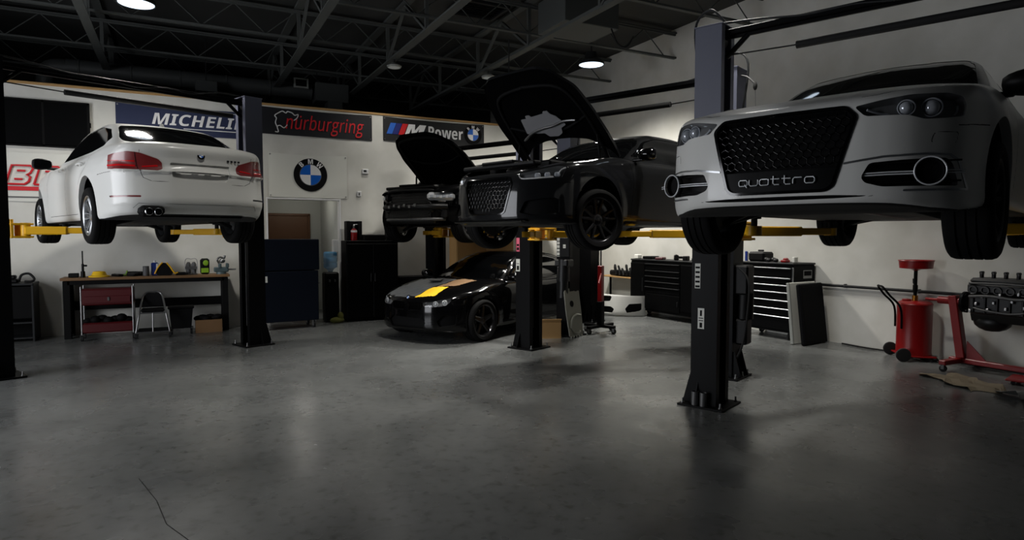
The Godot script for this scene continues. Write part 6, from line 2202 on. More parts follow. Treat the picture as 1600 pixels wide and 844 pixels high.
	part("lid", box_mesh(Vector3(0.40, 0.04, 0.30), 0.015, Vector3(0, 0.45, 0)), M.plastic_black, o)
	for x in [-0.15, 0.15]:
		caster(o, Vector3(x, 0, 0.1), 0.045)
		caster(o, Vector3(x, 0, -0.1), 0.045)
	o = thing("cardboard_box", "low open cardboard box under the right end of the workbench", "box", Vector3(0.43, 0, -12.25))
	b = B.new()
	for s in [-1.0, 1.0]:
		b.box(Vector3(s * 0.205, 0.11, 0), Vector3(0.006, 0.22, 0.26))
		b.box(Vector3(0, 0.11, s * 0.13), Vector3(0.416, 0.22, 0.006))
	b.box(Vector3(0, 0.004, 0), Vector3(0.41, 0.008, 0.26))
	part("walls", b.done(), M.cardboard, o)
	b = B.new()
	for k in 6:
		b.ball(Vector3(-0.15 + k * 0.06, 0.235 + 0.02 * (k % 2), 0.03 * (k % 3) - 0.03), Vector3(0.085, 0.05, 0.085), 10)
	small("cloth_bundle", "black cloth bundle lying in the cardboard box under the workbench", "cloth", b, M.black_matte, Vector3(0.43, 0, -12.25))
	# open grey cabinet at the left edge
	o = thing("side_cabinet", "grey open-fronted metal cabinet at the far left with tools on top", "cabinet", Vector3(-2.55, 0, -12.55))
	for s in [-1.0, 1.0]:
		part("side_panel", box_mesh(Vector3(0.03, 0.90, 0.46), 0.004, Vector3(s * 0.50, 0.45, 0)), M.grey_dark, o)
	part("back_panel", box_mesh(Vector3(0.98, 0.88, 0.02), 0.0, Vector3(0, 0.45, -0.21)), M.black_matte, o)
	part("top_panel", box_mesh(Vector3(1.04, 0.035, 0.50), 0.006, Vector3(0, 0.905, 0)), M.grey_dark, o)
	for y in [0.06, 0.30]:
		part("shelf", box_mesh(Vector3(0.97, 0.025, 0.44), 0.003, Vector3(0, y, 0)), M.grey_dark, o)
	part("front_panel", box_mesh(Vector3(0.97, 0.50, 0.02), 0.004, Vector3(0, 0.62, 0.20)), M.black_matte, o)
	b = B.new()
	b.box(Vector3(0, 0.03, 0), Vector3(0.34, 0.06, 0.2), 0.015)
	b.box(Vector3(0.06, 0.09, 0), Vector3(0.16, 0.06, 0.14), 0.015)
	small("parts_case", "dark parts case on top of the far left grey cabinet", "case", b, M.plastic_black, Vector3(-2.42, 0.923, -12.52))
	b = B.new()
	b.tube(smooth_path([Vector3(-0.10, 0.02, 0), Vector3(-0.06, 0.12, 0.02), Vector3(0.03, 0.14, 0.0), Vector3(0.10, 0.06, 0.02), Vector3(0.07, 0.02, 0.05), Vector3(-0.02, 0.02, 0.06)], 6), 0.018, 8)
	small("hose_coil", "bent black hose on the far left cabinet near its right edge", "hose", b, M.rubber, Vector3(-2.14, 0.923, -12.48))
	b = B.new()
	b.tube(smooth_path([Vector3(-0.08, 0.02, 0), Vector3(-0.05, 0.20, 0.02), Vector3(0.05, 0.26, 0.0), Vector3(0.10, 0.18, 0.02), Vector3(0.04, 0.12, 0.05), Vector3(0.0, 0.02, 0.06)], 6), 0.016, 8)
	small("hose_coil", "looped black hose standing on the far left cabinet beside the lift column", "hose", b, M.rubber, Vector3(-2.62, 0.923, -12.45))
	# big blue tool cabinet on casters
	o = thing("tool_cabinet", "tall dark blue two-section tool cabinet on casters beside the doorway", "cabinet", Vector3(1.70, 0, -12.12), 6.0)
	part("lower_section", box_mesh(Vector3(1.04, 0.90, 0.50), 0.012, Vector3(0, 0.585, 0)), M.navy_paint, o)
	part("upper_section", box_mesh(Vector3(1.08, 0.555, 0.50), 0.012, Vector3(0, 1.325, 0)), M.navy_paint, o)
	part("white_label", box_mesh(Vector3(0.10, 0.11, 0.004), 0.0, Vector3(-0.42, 0.90, 0.252)), M.paper_white, o)
	part("side_handle", B.new().tube(smooth_path([Vector3(0.52, 0.80, 0.12), Vector3(0.58, 0.80, 0.12), Vector3(0.58, 0.80, -0.12), Vector3(0.52, 0.80, -0.12)], 4), 0.014, 8).done(), M.steel, o)
	for x in [-0.44, 0.44]:
		for zz in [-0.2, 0.2]:
			caster(o, Vector3(x, 0, zz), 0.062)
	o = single("glove", "blue and yellow glove hanging on the left side of the blue tool cabinet", "glove", B.new().box(Vector3(0, 0, 0), Vector3(0.04, 0.20, 0.10), 0.018).done(), M.blue_plastic, Vector3(1.125, 1.32, -12.0))
	# water cooler
	o = thing("water_cooler", "black water cooler standing left of the black double-door cabinet", "water cooler", Vector3(2.60, 0, -12.62))
	part("body", box_mesh(Vector3(0.27, 0.96, 0.28), 0.025, Vector3(0, 0.48, 0)), M.plastic_black, o)
	part("tap_panel", box_mesh(Vector3(0.20, 0.20, 0.02), 0.006, Vector3(0, 0.80, 0.141)), M.black_matte, o)
	for s in [-1.0, 1.0]:
		part("tap", box_mesh(Vector3(0.03, 0.05, 0.05), 0.006, Vector3(s * 0.05, 0.80, 0.165)), M.grey_plastic, o)
	b = B.new()
	b.lathe(Vector3(0, 0.95, 0), Vector3.UP, [Vector2(0.04, 0.0), Vector2(0.06, 0.05), Vector2(0.125, 0.09), Vector2(0.13, 0.16), Vector2(0.122, 0.18), Vector2(0.13, 0.20), Vector2(0.13, 0.27), Vector2(0.122, 0.29), Vector2(0.13, 0.31), Vector2(0.128, 0.37), Vector2(0.10, 0.395), Vector2(0.0, 0.40)], 24)
	single("water_bottle", "large clear blue water bottle upside down on the water cooler", "bottle", b.done(), M.water_blue, Vector3(2.60, 0.012, -12.62))
	b = B.new()
	b.ball(Vector3(0, 0.05, 0), Vector3(0.14, 0.06, 0.10), 12)
	b.ball(Vector3(0.06, 0.12, 0.02), Vector3(0.06, 0.09, 0.05), 10)
	small("floor_cloth", "crumpled yellow-green cloth heap on the floor at the foot of the water cooler", "cloth", b, M.olive_cloth, Vector3(2.66, 0, -12.36))
	# black double-door cabinet
	o = thing("double_door_cabinet", "tall black double-door metal cabinet right of the water cooler", "cabinet", Vector3(3.36, 0, -12.58))
	part("carcass", box_mesh(Vector3(1.02, 1.54, 0.46), 0.008, Vector3(0, 0.80, 0)), M.black_paint, o)
	for s in [-1.0, 1.0]:
		var d := part("door", box_mesh(Vector3(0.495, 1.44, 0.02), 0.006, Vector3(s * 0.252, 0.79, 0.24)), M.black_paint, o)
		part("handle", box_mesh(Vector3(0.02, 0.16, 0.02), 0.005, Vector3(s * 0.04, 0.85, 0.258)), M.grey_dark, d)
	part("base", box_mesh(Vector3(0.98, 0.05, 0.42), 0.004, Vector3(0, 0.025, 0)), M.black_matte, o)
	o = thing("bottle_box", "open black box on the left end of the double-door cabinet", "box", Vector3(3.04, 1.57, -12.56))
	for s in [-1.0, 1.0]:
		part("side", box_mesh(Vector3(0.07, 0.38, 0.22), 0.008, Vector3(s * 0.115, 0.19, -0.02)), M.plastic_black, o)
	part("back", box_mesh(Vector3(0.2, 0.38, 0.02), 0.004, Vector3(0, 0.19, -0.12)), M.plastic_black, o)
	o = thing("fire_extinguisher", "small red fire extinguisher with white top standing in the black box on the cabinet", "fire extinguisher", Vector3(3.03, 1.57, -12.48))
	part("cylinder", B.new().lathe(Vector3.ZERO, Vector3.UP, [Vector2(0, 0), Vector2(0.058, 0), Vector2(0.06, 0.02), Vector2(0.06, 0.18), Vector2(0.045, 0.22), Vector2(0.02, 0.235), Vector2(0, 0.235)], 20).done(), M.red_paint, o)
	part("white_band", B.new().cyl(Vector3(0, 0.16, 0), Vector3(0, 0.20, 0), 0.0615, -1.0, 20).done(), M.white_paint, o)
	part("valve", B.new().box(Vector3(0, 0.27, 0), Vector3(0.035, 0.07, 0.035), 0.008).box(Vector3(0.03, 0.31, 0), Vector3(0.09, 0.015, 0.02), 0.004).done(), M.steel, o)
	b = B.new()
	b.box(Vector3(0, 0.06, 0), Vector3(0.44, 0.12, 0.3), 0.015)
	small("flat_case", "flat black case lying in the middle of the double-door cabinet's top", "case", b, M.plastic_black, Vector3(3.42, 1.57, -12.56))
	b = B.new()
	b.box(Vector3(0, 0.20, 0), Vector3(0.14, 0.40, 0.2), 0.01)
	small("upright_case", "upright narrow black case at the right end of the double-door cabinet's top", "case", b, M.plastic_black, Vector3(3.76, 1.57, -12.56))
	o = thing("low_bench", "low black cabinet against the back wall behind the coupe's bonnet", "cabinet", Vector3(4.50, 0, -12.62))
	part("carcass", box_mesh(Vector3(1.18, 0.84, 0.40), 0.01, Vector3(0, 0.42, 0)), M.black_paint, o)
	for s in [-1.0, 1.0]:
		part("door", box_mesh(Vector3(0.57, 0.76, 0.016), 0.004, Vector3(s * 0.292, 0.42, 0.208)), M.black_paint, o)
	b = B.new()
	var ring := []
	for k in 16:
		ring.append(Vector3(cos(TAU * k / 16) * 0.06, 0.075 + sin(TAU * k / 16) * 0.06, 0))
	b.tube(ring, 0.010, 6, true)
	small("tape_ring", "thin grey ring standing on the low black cabinet behind the coupe", "ring", b, M.grey_plastic, Vector3(4.95, 0.84, -12.55))

# ---------------------------------------------------------------- middle and right bays
func nose_bumper(called: String, label: String, m: Material, at: Vector3, rot: Vector3, group := "") -> void:
	var d := {hw = 0.91, wb = 2.812, zf = 0.80, zr = -3.85, nose_y = 0.68, cowl_z = -0.48, cowl_y = 0.94, belt = 0.91, roof = 1.385, roof_z = -1.6, tail_z = -3.4, tail_y = 1.0, deck = 1.02}
	if bumper_cut.is_empty():
		var cb := sedan(d)
		cb.build(0.8)
		var any := func(c, n): return c.z > 0.15 and n.z > -0.25
		var skin := cb.cut(pv([-0.1, 0.18, 1.2, 0.18, 1.2, 0.58, 0.5, 0.62, -0.1, 0.64]), LEFT, UPV, func(c, n): return c.z > 0.3 and n.z > -0.6)
		var c2 := CarBody.new()
		c2.P = skin[0]
		c2.N = skin[1]
		var kid := c2.cut(rp([0.03, 0.60, 0.05, 0.47, 0.30, 0.49, 0.335, 0.57, 0.31, 0.60], 0.02), LEFT, UPV, func(_c, _n): return true)
		var low := c2.cut(rp([-0.6, 0.38, 0.32, 0.38, 0.40, 0.33, 0.34, 0.24, -0.6, 0.24], 0.03), LEFT, UPV, func(_c, _n): return true)
		var sidei := c2.cut(rp([0.30, 0.25, 0.26, 0.34, 0.34, 0.44, 0.58, 0.45, 0.58, 0.30], 0.02), wrap_dir(25), UPV, func(c, n): return n.z > 0.1)
		bumper_cut = [[c2.P, c2.N, PackedVector3Array(), PackedVector3Array()], kid, low, sidei]
	var o := thing(called, label, "bumper", at, 0.0, group)
	o.rotation_degrees = rot
	part("skin", CarBody.mesh_of([bumper_cut[0][0], bumper_cut[0][1]], 0, 0.0, 0.0, Vector3(0, -0.18, -0.5), Transform3D.IDENTITY, 0.004), m, o)
	for k in [1, 2, 3]:
		part("intake_mesh", CarBody.mesh_of([bumper_cut[k][0], bumper_cut[k][1]], 0, -0.03, 0.0, Vector3(0, -0.18, -0.5)), M.black_matte, o)

var bumper_cut := []

func tool_chest(label: String, at: Vector3, turn: float, w: float, h: float, depth: float, columns_: Array, trim: Material, body: Material) -> Node3D:
	# columns: [x0, x1, [drawer heights from the top]]
	var o := thing("tool_chest", label, "tool chest", at, turn)
	part("body", box_mesh(Vector3(w, h - 0.14, depth), 0.012, Vector3(0, 0.12 + (h - 0.14) / 2, 0)), body, o)
	part("top_mat", box_mesh(Vector3(w + 0.02, 0.03, depth + 0.02), 0.008, Vector3(0, h - 0.005, 0)), M.grey_dark, o)
	for c in columns_:
		var y: float = h - 0.06
		for dh in c[2]:
			var dw: float = c[1] - c[0] - 0.02
			var cx: float = (c[0] + c[1]) / 2
			var d := part("drawer", box_mesh(Vector3(dw, dh - 0.012, 0.03), 0.006, Vector3(cx, y - dh / 2, depth / 2 + 0.010)), body, o)
			if dh < 0.3:
				part("handle", box_mesh(Vector3(dw * 0.98, 0.018, 0.022), 0.005, Vector3(cx, y - 0.018, depth / 2 + 0.034)), trim, d)
			else:
				part("handle", box_mesh(Vector3(0.02, dh * 0.3, 0.02), 0.005, Vector3(c[1] - 0.06, y - dh / 2, depth / 2 + 0.032)), trim, d)
			y -= dh
	for x in [-w / 2 + 0.1, w / 2 - 0.1]:
		for z in [-depth / 2 + 0.08, depth / 2 - 0.08]:
			caster(o, Vector3(x, 0, z), 0.055)
	return o

func build_middle_bay() -> void:
	var b: B
	# grey wheel-arch liner leaning on the lift column
	var o := thing("arch_liner", "grey moulded plastic wheel-arch liner leaning against the rear lift column", "car part", floor_pt(5.76, 8.78), 24.0)
	o.rotation_degrees.x = -8.0
	b = B.new()
	b.prism(rp([-0.20, 0.02, -0.10, 0.0, 0.0, 0.03, 0.12, 0.0, 0.20, 0.03, 0.225, 0.40, 0.215, 0.76, 0.10, 0.74, 0.04, 0.80, -0.12, 0.81, -0.22, 0.76, -0.225, 0.40], 0.03), 0.012, Vector3.ZERO, Vector3.RIGHT, Vector3.UP)
	b.tube(smooth_path([Vector3(-0.14, 0.16, 0.012), Vector3(-0.10, 0.30, 0.03), Vector3(0.02, 0.36, 0.035), Vector3(0.16, 0.34, 0.02)], 6), 0.022, 8)
	b.tube(smooth_path([Vector3(-0.14, 0.16, 0.012), Vector3(-0.05, 0.07, 0.02), Vector3(0.12, 0.08, 0.012)], 6), 0.018, 8)
	part("shell", b.done(), M.liner_grey, o)
	b = B.new()
	b.lathe(Vector3(-0.04, 0.55, 0.008), Vector3.BACK, [Vector2(0, 0), Vector2(0.05, 0.0), Vector2(0.052, 0.008), Vector2(0.0, 0.008)], 20)
	var hole := part("opening", b.done(), M.black_matte, o)
	hole.scale = Vector3(1, 1.0, 1)
	b = B.new()
	for k in 5:
		b.box(Vector3(-0.16 + k * 0.08, 0.012, 0.012), Vector3(0.025, 0.03, 0.012), 0.004)
	part("tabs", b.done(), M.paper_white, o)
	o = thing("cardboard_box", "open cardboard box on the floor behind the centre lift column beside the black coupe", "box", floor_pt(5.28, 9.0), -20.0)
	b = B.new()
	for s in [-1.0, 1.0]:
		b.box(Vector3(s * 0.247, 0.13, 0), Vector3(0.006, 0.26, 0.30))
		b.box(Vector3(0, 0.13, s * 0.15), Vector3(0.5, 0.26, 0.006))
	b.box(Vector3(0, 0.004, 0), Vector3(0.5, 0.008, 0.30))
	part("walls", b.done(), M.tan_board, o)
	part("flap", B.new().box(Vector3(0, 0.29, 0.19), Vector3(0.48, 0.006, 0.12), 0.0, Basis(Vector3.RIGHT, -0.6)).done(), M.tan_board, o)
	# engine stand with red column
	o = thing("engine_stand", "empty engine stand with red upright and black legs on casters", "engine stand", floor_pt(6.40, 9.0), 20.0)
	part("upright", box_mesh(Vector3(0.085, 0.62, 0.085), 0.008, Vector3(0, 0.84, 0)), M.red_paint, o)
	part("lower_post", box_mesh(Vector3(0.10, 0.44, 0.10), 0.008, Vector3(0, 0.32, 0)), M.black_paint, o)
	part("rod", B.new().cyl(Vector3(0, 1.15, 0), Vector3(0, 1.46, 0), 0.014).done(), M.steel, o)
	b = B.new()
	b.box(Vector3(0, 0.115, 0), Vector3(0.72, 0.05, 0.07), 0.006)
	b.box(Vector3(0, 0.115, -0.02), Vector3(0.07, 0.05, 0.62), 0.006)
	part("legs", b.done(), M.black_paint, o)
	for k in [[-0.33, 0], [0.33, 0], [0, 0.27], [0, -0.3]]:
		caster(o, Vector3(k[0], 0, k[1]), 0.042)
	part("red_handle", B.new().tube([Vector3(-0.03, 1.02, 0.03), Vector3(-0.20, 0.86, 0.10)], 0.016, 8).done(), M.red_paint, o)
	# loose bumpers
	nose_bumper("bumper_cover", "white sports front bumper cover standing on the floor behind the red stand", M.white_car_paint, Vector3(8.05, 0.005, -11.15), Vector3(0, -70, 0))
	o = thing("parts_rack", "low black rack behind the white bumper with dark car parts on it", "rack", floor_pt(8.87, 11.65), -90.0)
	part("shelf", box_mesh(Vector3(1.3, 0.03, 0.30), 0.004, Vector3(0, 0.74, 0)), M.tan_board, o)
	for x in [-0.6, 0.6]:
		for z in [-0.12, 0.12]:
			part("leg", box_mesh(Vector3(0.04, 0.73, 0.04), 0.004, Vector3(x, 0.365, z)), M.black_paint, o)
	b = B.new()
	for k in 5:
		b.tube(smooth_path([Vector3(-0.35 + k * 0.14, 0.02, -0.1), Vector3(-0.30 + k * 0.14, 0.16 + 0.05 * (k % 2), 0.02), Vector3(-0.18 + k * 0.14, 0.24 - 0.06 * (k % 3), 0.1), Vector3(-0.1 + k * 0.13, 0.03, 0.12)], 5), 0.024, 8)
	b.box(Vector3(0.0, 0.07, 0), Vector3(0.8, 0.12, 0.22), 0.03)
	small("wiring_parts", "tangle of dark car trim and pipes on the rack behind the white bumper", "car parts", b, M.plastic_black, Vector3(8.87, 0.757, -11.6), -90.0)
	# tool chests along the right wall
	var h := 1.17
	tool_chest("long black tool chest with a drawer bank against the right wall, the farther one", Vector3(8.77, 0, -9.86), -90.0, 2.05, h, 0.50,
		[[-1.02, -0.55, [0.90]], [-0.55, 0.50, [0.14, 0.11, 0.11, 0.11, 0.14, 0.33]], [0.50, 1.02, [0.90]]], M.grey_dark, M.black_paint)
	var c := tool_chest("black tool chest with seven silver-trimmed drawers beside the leaning panels", Vector3(8.77, 0, -7.36), -90.0, 1.05, 1.22, 0.50,
		[[-0.52, 0.52, [0.16, 0.115, 0.115, 0.13, 0.13, 0.13, 0.22]]], M.aluminium, M.black_paint)
	var pl := part("name_plate", box_mesh(Vector3(0.004, 0.13, 0.20), 0.0, Vector3(0.527, 1.05, -0.08)), M.steel, c)
	part("plate_field", box_mesh(Vector3(0.003, 0.075, 0.17), 0.0, Vector3(0.530, 1.065, -0.08)), M.black_matte, pl)
	for x in [-0.515, 0.515]:
		part("corner_trim", box_mesh(Vector3(0.025, 1.0, 0.025), 0.006, Vector3(x, 0.66, 0.25)), M.aluminium, c)
	# clutter on the chests
	var top1 := h + 0.012
	var items := [
		["socket_case", "black socket case on the far tool chest, at its left end", 8.75, 10.52, Vector3(0.25, 0.06, 0.25), "plastic_black", 10.0],
		["parts_tray", "low white parts tray at the left end of the far tool chest", 8.62, 10.78, Vector3(0.12, 0.09, 0.12), "paper_white", 0.0],
		["rag", "dark red rag lying on the far tool chest", 8.65, 10.1, Vector3(0.22, 0.05, 0.16), "dark_red_paint", 30.0],
		["impact_gun", "black impact gun lying on the far tool chest behind the rag", 8.75, 9.75, Vector3(0.24, 0.10, 0.09), "engine_black", 50.0],
		["battery_pack", "black battery pack on the far tool chest right of the impact gun", 8.7, 9.42, Vector3(0.12, 0.09, 0.10), "plastic_black", 15.0]]
	for t in items:
		b = B.new()
		b.box(Vector3(0, t[4].y / 2, 0), t[4], 0.012)
		if t[0] == "impact_gun":
			b.cyl(Vector3(-0.16, 0.07, 0), Vector3(0.1, 0.07, 0), 0.04)
			b.box(Vector3(0.06, 0.05, 0.08), Vector3(0.05, 0.05, 0.14), 0.012)
		small(t[0], t[1], t[0].replace("_", " "), b, M[t[5]], Vector3(t[2], top1, -t[3]), t[6])
	b = B.new()
	b.cyl(Vector3.ZERO, Vector3(0, 0.05, 0), 0.05)
	b.cyl(Vector3(0, 0.05, 0), Vector3(0, 0.30, 0), 0.025)
	small("spray_can", "tall dark spray can standing on the far tool chest near its right end", "spray can", b, M.plastic_black, Vector3(8.72, top1, -9.22))
	var top2 := 1.232
	b = B.new()
	b.box(Vector3(0, 0.08, 0), Vector3(0.34, 0.16, 0.26), 0.03)
	b.box(Vector3(0, 0.18, 0), Vector3(0.12, 0.03, 0.03), 0.01)
	small("tool_bag", "black tool bag at the left end of the near tool chest behind the lift column", "bag", b, M.plastic_black, Vector3(8.76, top2, -7.68), 90.0)
	b = B.new()
	b.box(Vector3(0, 0.02, 0), Vector3(0.12, 0.04, 0.10), 0.01)
	b.box(Vector3(0.01, 0.05, 0), Vector3(0.08, 0.04, 0.07), 0.015)
	small("red_rag", "small bright red cloth piece on the near tool chest", "cloth", b, M.red_paint, Vector3(8.68, top2, -7.12))
	b = B.new()
	for k in 4:
		b.ball(Vector3(k * 0.07, 0.03 + 0.012 * (k % 2), 0.03 * (k % 2)), Vector3(0.045, 0.035, 0.04), 10)
	small("socket_pile", "little heap of dark fittings on the near tool chest left of the red cloth", "fittings", b, M.engine_black, Vector3(8.58, top2, -7.22), 90.0)
	b = B.new()
	b.box(Vector3(0, 0.045, 0), Vector3(0.09, 0.09, 0.05), 0.008)
	small("paper_pad", "small pale paper pad standing on the near tool chest right of the red cloth", "paper", b, M.paper_white, Vector3(8.72, top2, -6.97))
	# panels leaning at the end of the near chest
	o = thing("leaning_panel", "white framed panel leaning between the near tool chest and the black panel", "panel", Vector3(8.62, 0.0, -6.66))
	o.rotation_degrees = Vector3(-6, 6, 0)
	part("board", box_mesh(Vector3(0.70, 0.94, 0.035), 0.008, Vector3(0, 0.475, 0)), M.paper_white, o)
	part("edge_strip", box_mesh(Vector3(0.03, 0.94, 0.05), 0.008, Vector3(-0.35, 0.475, 0.0)), M.vent_pale, o)
	o = thing("leaning_panel", "black upholstered panel leaning in front of the white panel by the right wall", "panel", Vector3(8.62, 0.0, -6.50))
	o.rotation_degrees = Vector3(-7, 8, 0)
	part("board", box_mesh(Vector3(0.66, 0.93, 0.07), 0.02, Vector3(0, 0.47, 0)), M.panel_black, o)
	part("hem", box_mesh(Vector3(0.60, 0.87, 0.075), 0.02, Vector3(0, 0.47, 0)), M.panel_black, o)

func build_right_bay() -> void:
	var b: B
	# waste-oil drain
	var o := thing("oil_drain", "red wheeled waste-oil drain tank with a raised funnel against the right wall", "oil drain", floor_pt(8.76, 5.10), 48.0)
	b = B.new()
	b.lathe(Vector3(0, 0.07, 0), Vector3.UP, [Vector2(0, 0), Vector2(0.205, 0), Vector2(0.215, 0.012), Vector2(0.208, 0.03), Vector2(0.208, 0.66), Vector2(0.215, 0.675), Vector2(0.208, 0.69), Vector2(0.16, 0.715), Vector2(0, 0.72)], 36)
	part("tank", b.done(), M.red_paint, o)
	b = B.new()
	b.cyl(Vector3(0, 0.78, 0), Vector3(0, 1.22, 0), 0.022)
	b.cyl(Vector3(0, 0.92, 0), Vector3(0, 1.0, 0), 0.030)
	b.tube([Vector3(0.02, 1.0, 0), Vector3(0.08, 1.02, 0), Vector3(0.09, 1.08, 0)], 0.008, 6)
	part("stem", b.done(), M.black_paint, o)
	part("valve", B.new().cyl(Vector3(0, 0.79, 0), Vector3(0, 0.86, 0), 0.035).box(Vector3(0.04, 0.84, 0), Vector3(0.06, 0.02, 0.02), 0.004).done(), M.brass, o)
	b = B.new()
	b.lathe(Vector3(0, 1.19, 0), Vector3.UP, [Vector2(0.02, 0.0), Vector2(0.06, 0.02), Vector2(0.195, 0.035), Vector2(0.205, 0.13), Vector2(0.215, 0.135), Vector2(0.21, 0.145), Vector2(0.195, 0.135), Vector2(0.185, 0.045), Vector2(0.0, 0.03)], 32)
	part("funnel", b.done(), M.red_paint, o)
	b = B.new()
	for s in [-1.0, 1.0]:
		b.tube(smooth_path([Vector3(s * 0.13, 0.42, -0.19), Vector3(s * 0.13, 0.70, -0.21), Vector3(s * 0.13, 0.86, -0.34), Vector3(s * 0.11, 0.97, -0.42), Vector3(0, 0.98, -0.43)], 5), 0.014, 8)
	part("push_handle", b.done(), M.black_paint, o)
	b = B.new()
	b.box(Vector3(0, 0.065, 0), Vector3(0.5, 0.02, 0.40), 0.005)
	part("base_frame", b.done(), M.red_paint, o)
	for s in [-1.0, 1.0]:
		b = B.new()
		b.lathe(Vector3(s * 0.27 - 0.02, 0.09, -0.20), Vector3.RIGHT, [Vector2(0, 0), Vector2(0.06, 0.0), Vector2(0.085, 0.004), Vector2(0.09, 0.012), Vector2(0.09, 0.03), Vector2(0.085, 0.038), Vector2(0.06, 0.042), Vector2(0, 0.042)], 22)
		part("wheel", b.done(), M.rubber, o)
	caster(o, Vector3(0.16, 0, 0.2), 0.035)
	caster(o, Vector3(-0.16, 0, 0.2), 0.035)
	b = B.new()
	b.lathe(Vector3(0, 0.725, -0.10), Vector3.UP, [Vector2(0, 0.06), Vector2(0.05, 0.06), Vector2(0.055, 0.07), Vector2(0.05, 0.085), Vector2(0, 0.09)], 16)
	b.box(Vector3(0.08, 0.785, 0.02), Vector3(0.14, 0.02, 0.05), 0.008)
	part("filler_cap", b.done(), M.red_paint, o)
	# engine on its red stand
	o = thing("engine_stand", "red engine stand by the right wall carrying a bare engine", "engine stand", floor_pt(8.62, 4.42))
	b = B.new()
	var lean := Transform3D(Basis(Vector3.RIGHT, deg_to_rad(-9.0)), Vector3(0, 0.13, 0))
	b.box(lean * Vector3(0, 0.40, 0), Vector3(0.10, 0.78, 0.10), 0.008, lean.basis)
	part("upright", b.done(), M.red_paint, o)
	b = B.new()
	b.cyl(Vector3(0, 0.84, -0.30), Vector3(0, 0.84, 0.02), 0.045)
	b.cyl(Vector3(0, 0.84, -0.46), Vector3(0, 0.84, -0.30), 0.018)
	part("pivot_tube", b.done(), M.red_paint, o)
	b = B.new()
	b.cyl(Vector3(0, 0.84, 0.0), Vector3(0, 0.84, 0.03), 0.13, -1.0, 20)
	for k in 4:
		var a := TAU * (k + 0.5) / 4
		b.tube([Vector3(cos(a) * 0.08, 0.84 + sin(a) * 0.08, 0.02), Vector3(cos(a) * 0.15, 0.84 + sin(a) * 0.15, 0.09)], 0.018, 6)
	part("mount_plate", b.done(), M.black_paint, o)
	b = B.new()
	b.box(Vector3(0, 0.11, 0.36), Vector3(0.08, 0.06, 1.0), 0.008)
	b.box(Vector3(0, 0.11, -0.02), Vector3(0.80, 0.06, 0.08), 0.008)
	b.prism(pv([0, 0, 0.22, 0, 0.0, 0.22]), 0.02, Vector3(0.01, 0.14, 0.05), Vector3(0, 0, 1), Vector3.UP)
	part("legs", b.done(), M.red_paint, o)
	for k in [[-0.37, -0.02], [0.37, -0.02], [0.0, 0.82]]:
		caster(o, Vector3(k[0], 0, k[1]), 0.04, M.dull_steel)
	# the engine: block, head with inlet ports, sump, six coils
	o = thing("engine", "bare black six-cylinder engine block bolted to the red stand at the right edge", "engine", floor_pt(8.62, 4.32))
	part("block", box_mesh(Vector3(0.38, 0.24, 0.78), 0.03, Vector3(0, 0.84, 0.42)), M.engine_black, o)
	part("cylinder_head", box_mesh(Vector3(0.40, 0.12, 0.80), 0.025, Vector3(0, 1.03, 0.42)), M.engine_black, o)
	part("valve_cover", box_mesh(Vector3(0.34, 0.07, 0.78), 0.03, Vector3(0, 1.12, 0.42)), M.engine_black, o)
	b = B.new()
	b.prism(rp([-0.16, 0.0, 0.16, 0.0, 0.12, -0.10, -0.12, -0.10], 0.02), 0.74, Vector3(0, 0.73, 0.05), Vector3.RIGHT, Vector3.UP)
	b.ball(Vector3(0, 0.63, 0.22), Vector3(0.16, 0.12, 0.20), 16)
	part("sump", b.done(), M.engine_black, o)
	for k in 6:
		b = B.new()
		var z := 0.10 + k * 0.128
		b.cyl(Vector3(-0.03, 1.14, z), Vector3(-0.03, 1.20, z), 0.022, -1.0, 10)
		b.box(Vector3(-0.03, 1.215, z), Vector3(0.06, 0.035, 0.035), 0.008)
		b.box(Vector3(-0.07, 1.20, z + 0.02), Vector3(0.03, 0.03, 0.03), 0.006)
		part("ignition_coil", b.done(), M.engine_black, o)
		b = B.new()
		b.lathe(Vector3(-0.195, 1.02, z), Vector3(-1, -0.2, 0), [Vector2(0.046, 0), Vector2(0.048, 0.025), Vector2(0.034, 0.025), Vector2(0.034, 0.0)], 14)
		part("inlet_port", b.done(), M.dull_steel, o)
		b = B.new()
		b.box(Vector3(-0.198, 0.84, z), Vector3(0.03, 0.20, 0.022), 0.006)
		part("rib", b.done(), M.engine_black, o)
	b = B.new()
	b.tube(smooth_path([Vector3(-0.21, 0.93, 0.06), Vector3(-0.24, 0.95, 0.3), Vector3(-0.23, 0.93, 0.55), Vector3(-0.22, 0.95, 0.78)], 6), 0.018, 8)
	b.tube(smooth_path([Vector3(-0.20, 1.09, 0.05), Vector3(-0.22, 1.10, 0.4), Vector3(-0.20, 1.09, 0.8)], 6), 0.013, 8)
	b.tube(smooth_path([Vector3(-0.2, 0.8, 0.10), Vector3(-0.25, 0.78, 0.25), Vector3(-0.22, 0.76, 0.5), Vector3(-0.2, 0.8, 0.7)], 6), 0.012, 8)
	part("coolant_pipes", b.done(), M.dull_steel, o)
	b = B.new()
	for k in 12:
		b.box(Vector3(-0.215, 0.76 + 0.24 * fmod(k * 0.37, 1.0), 0.08 + k * 0.062), Vector3(0.04, 0.04, 0.035), 0.008)
	part("brackets", b.done(), M.steel, o)
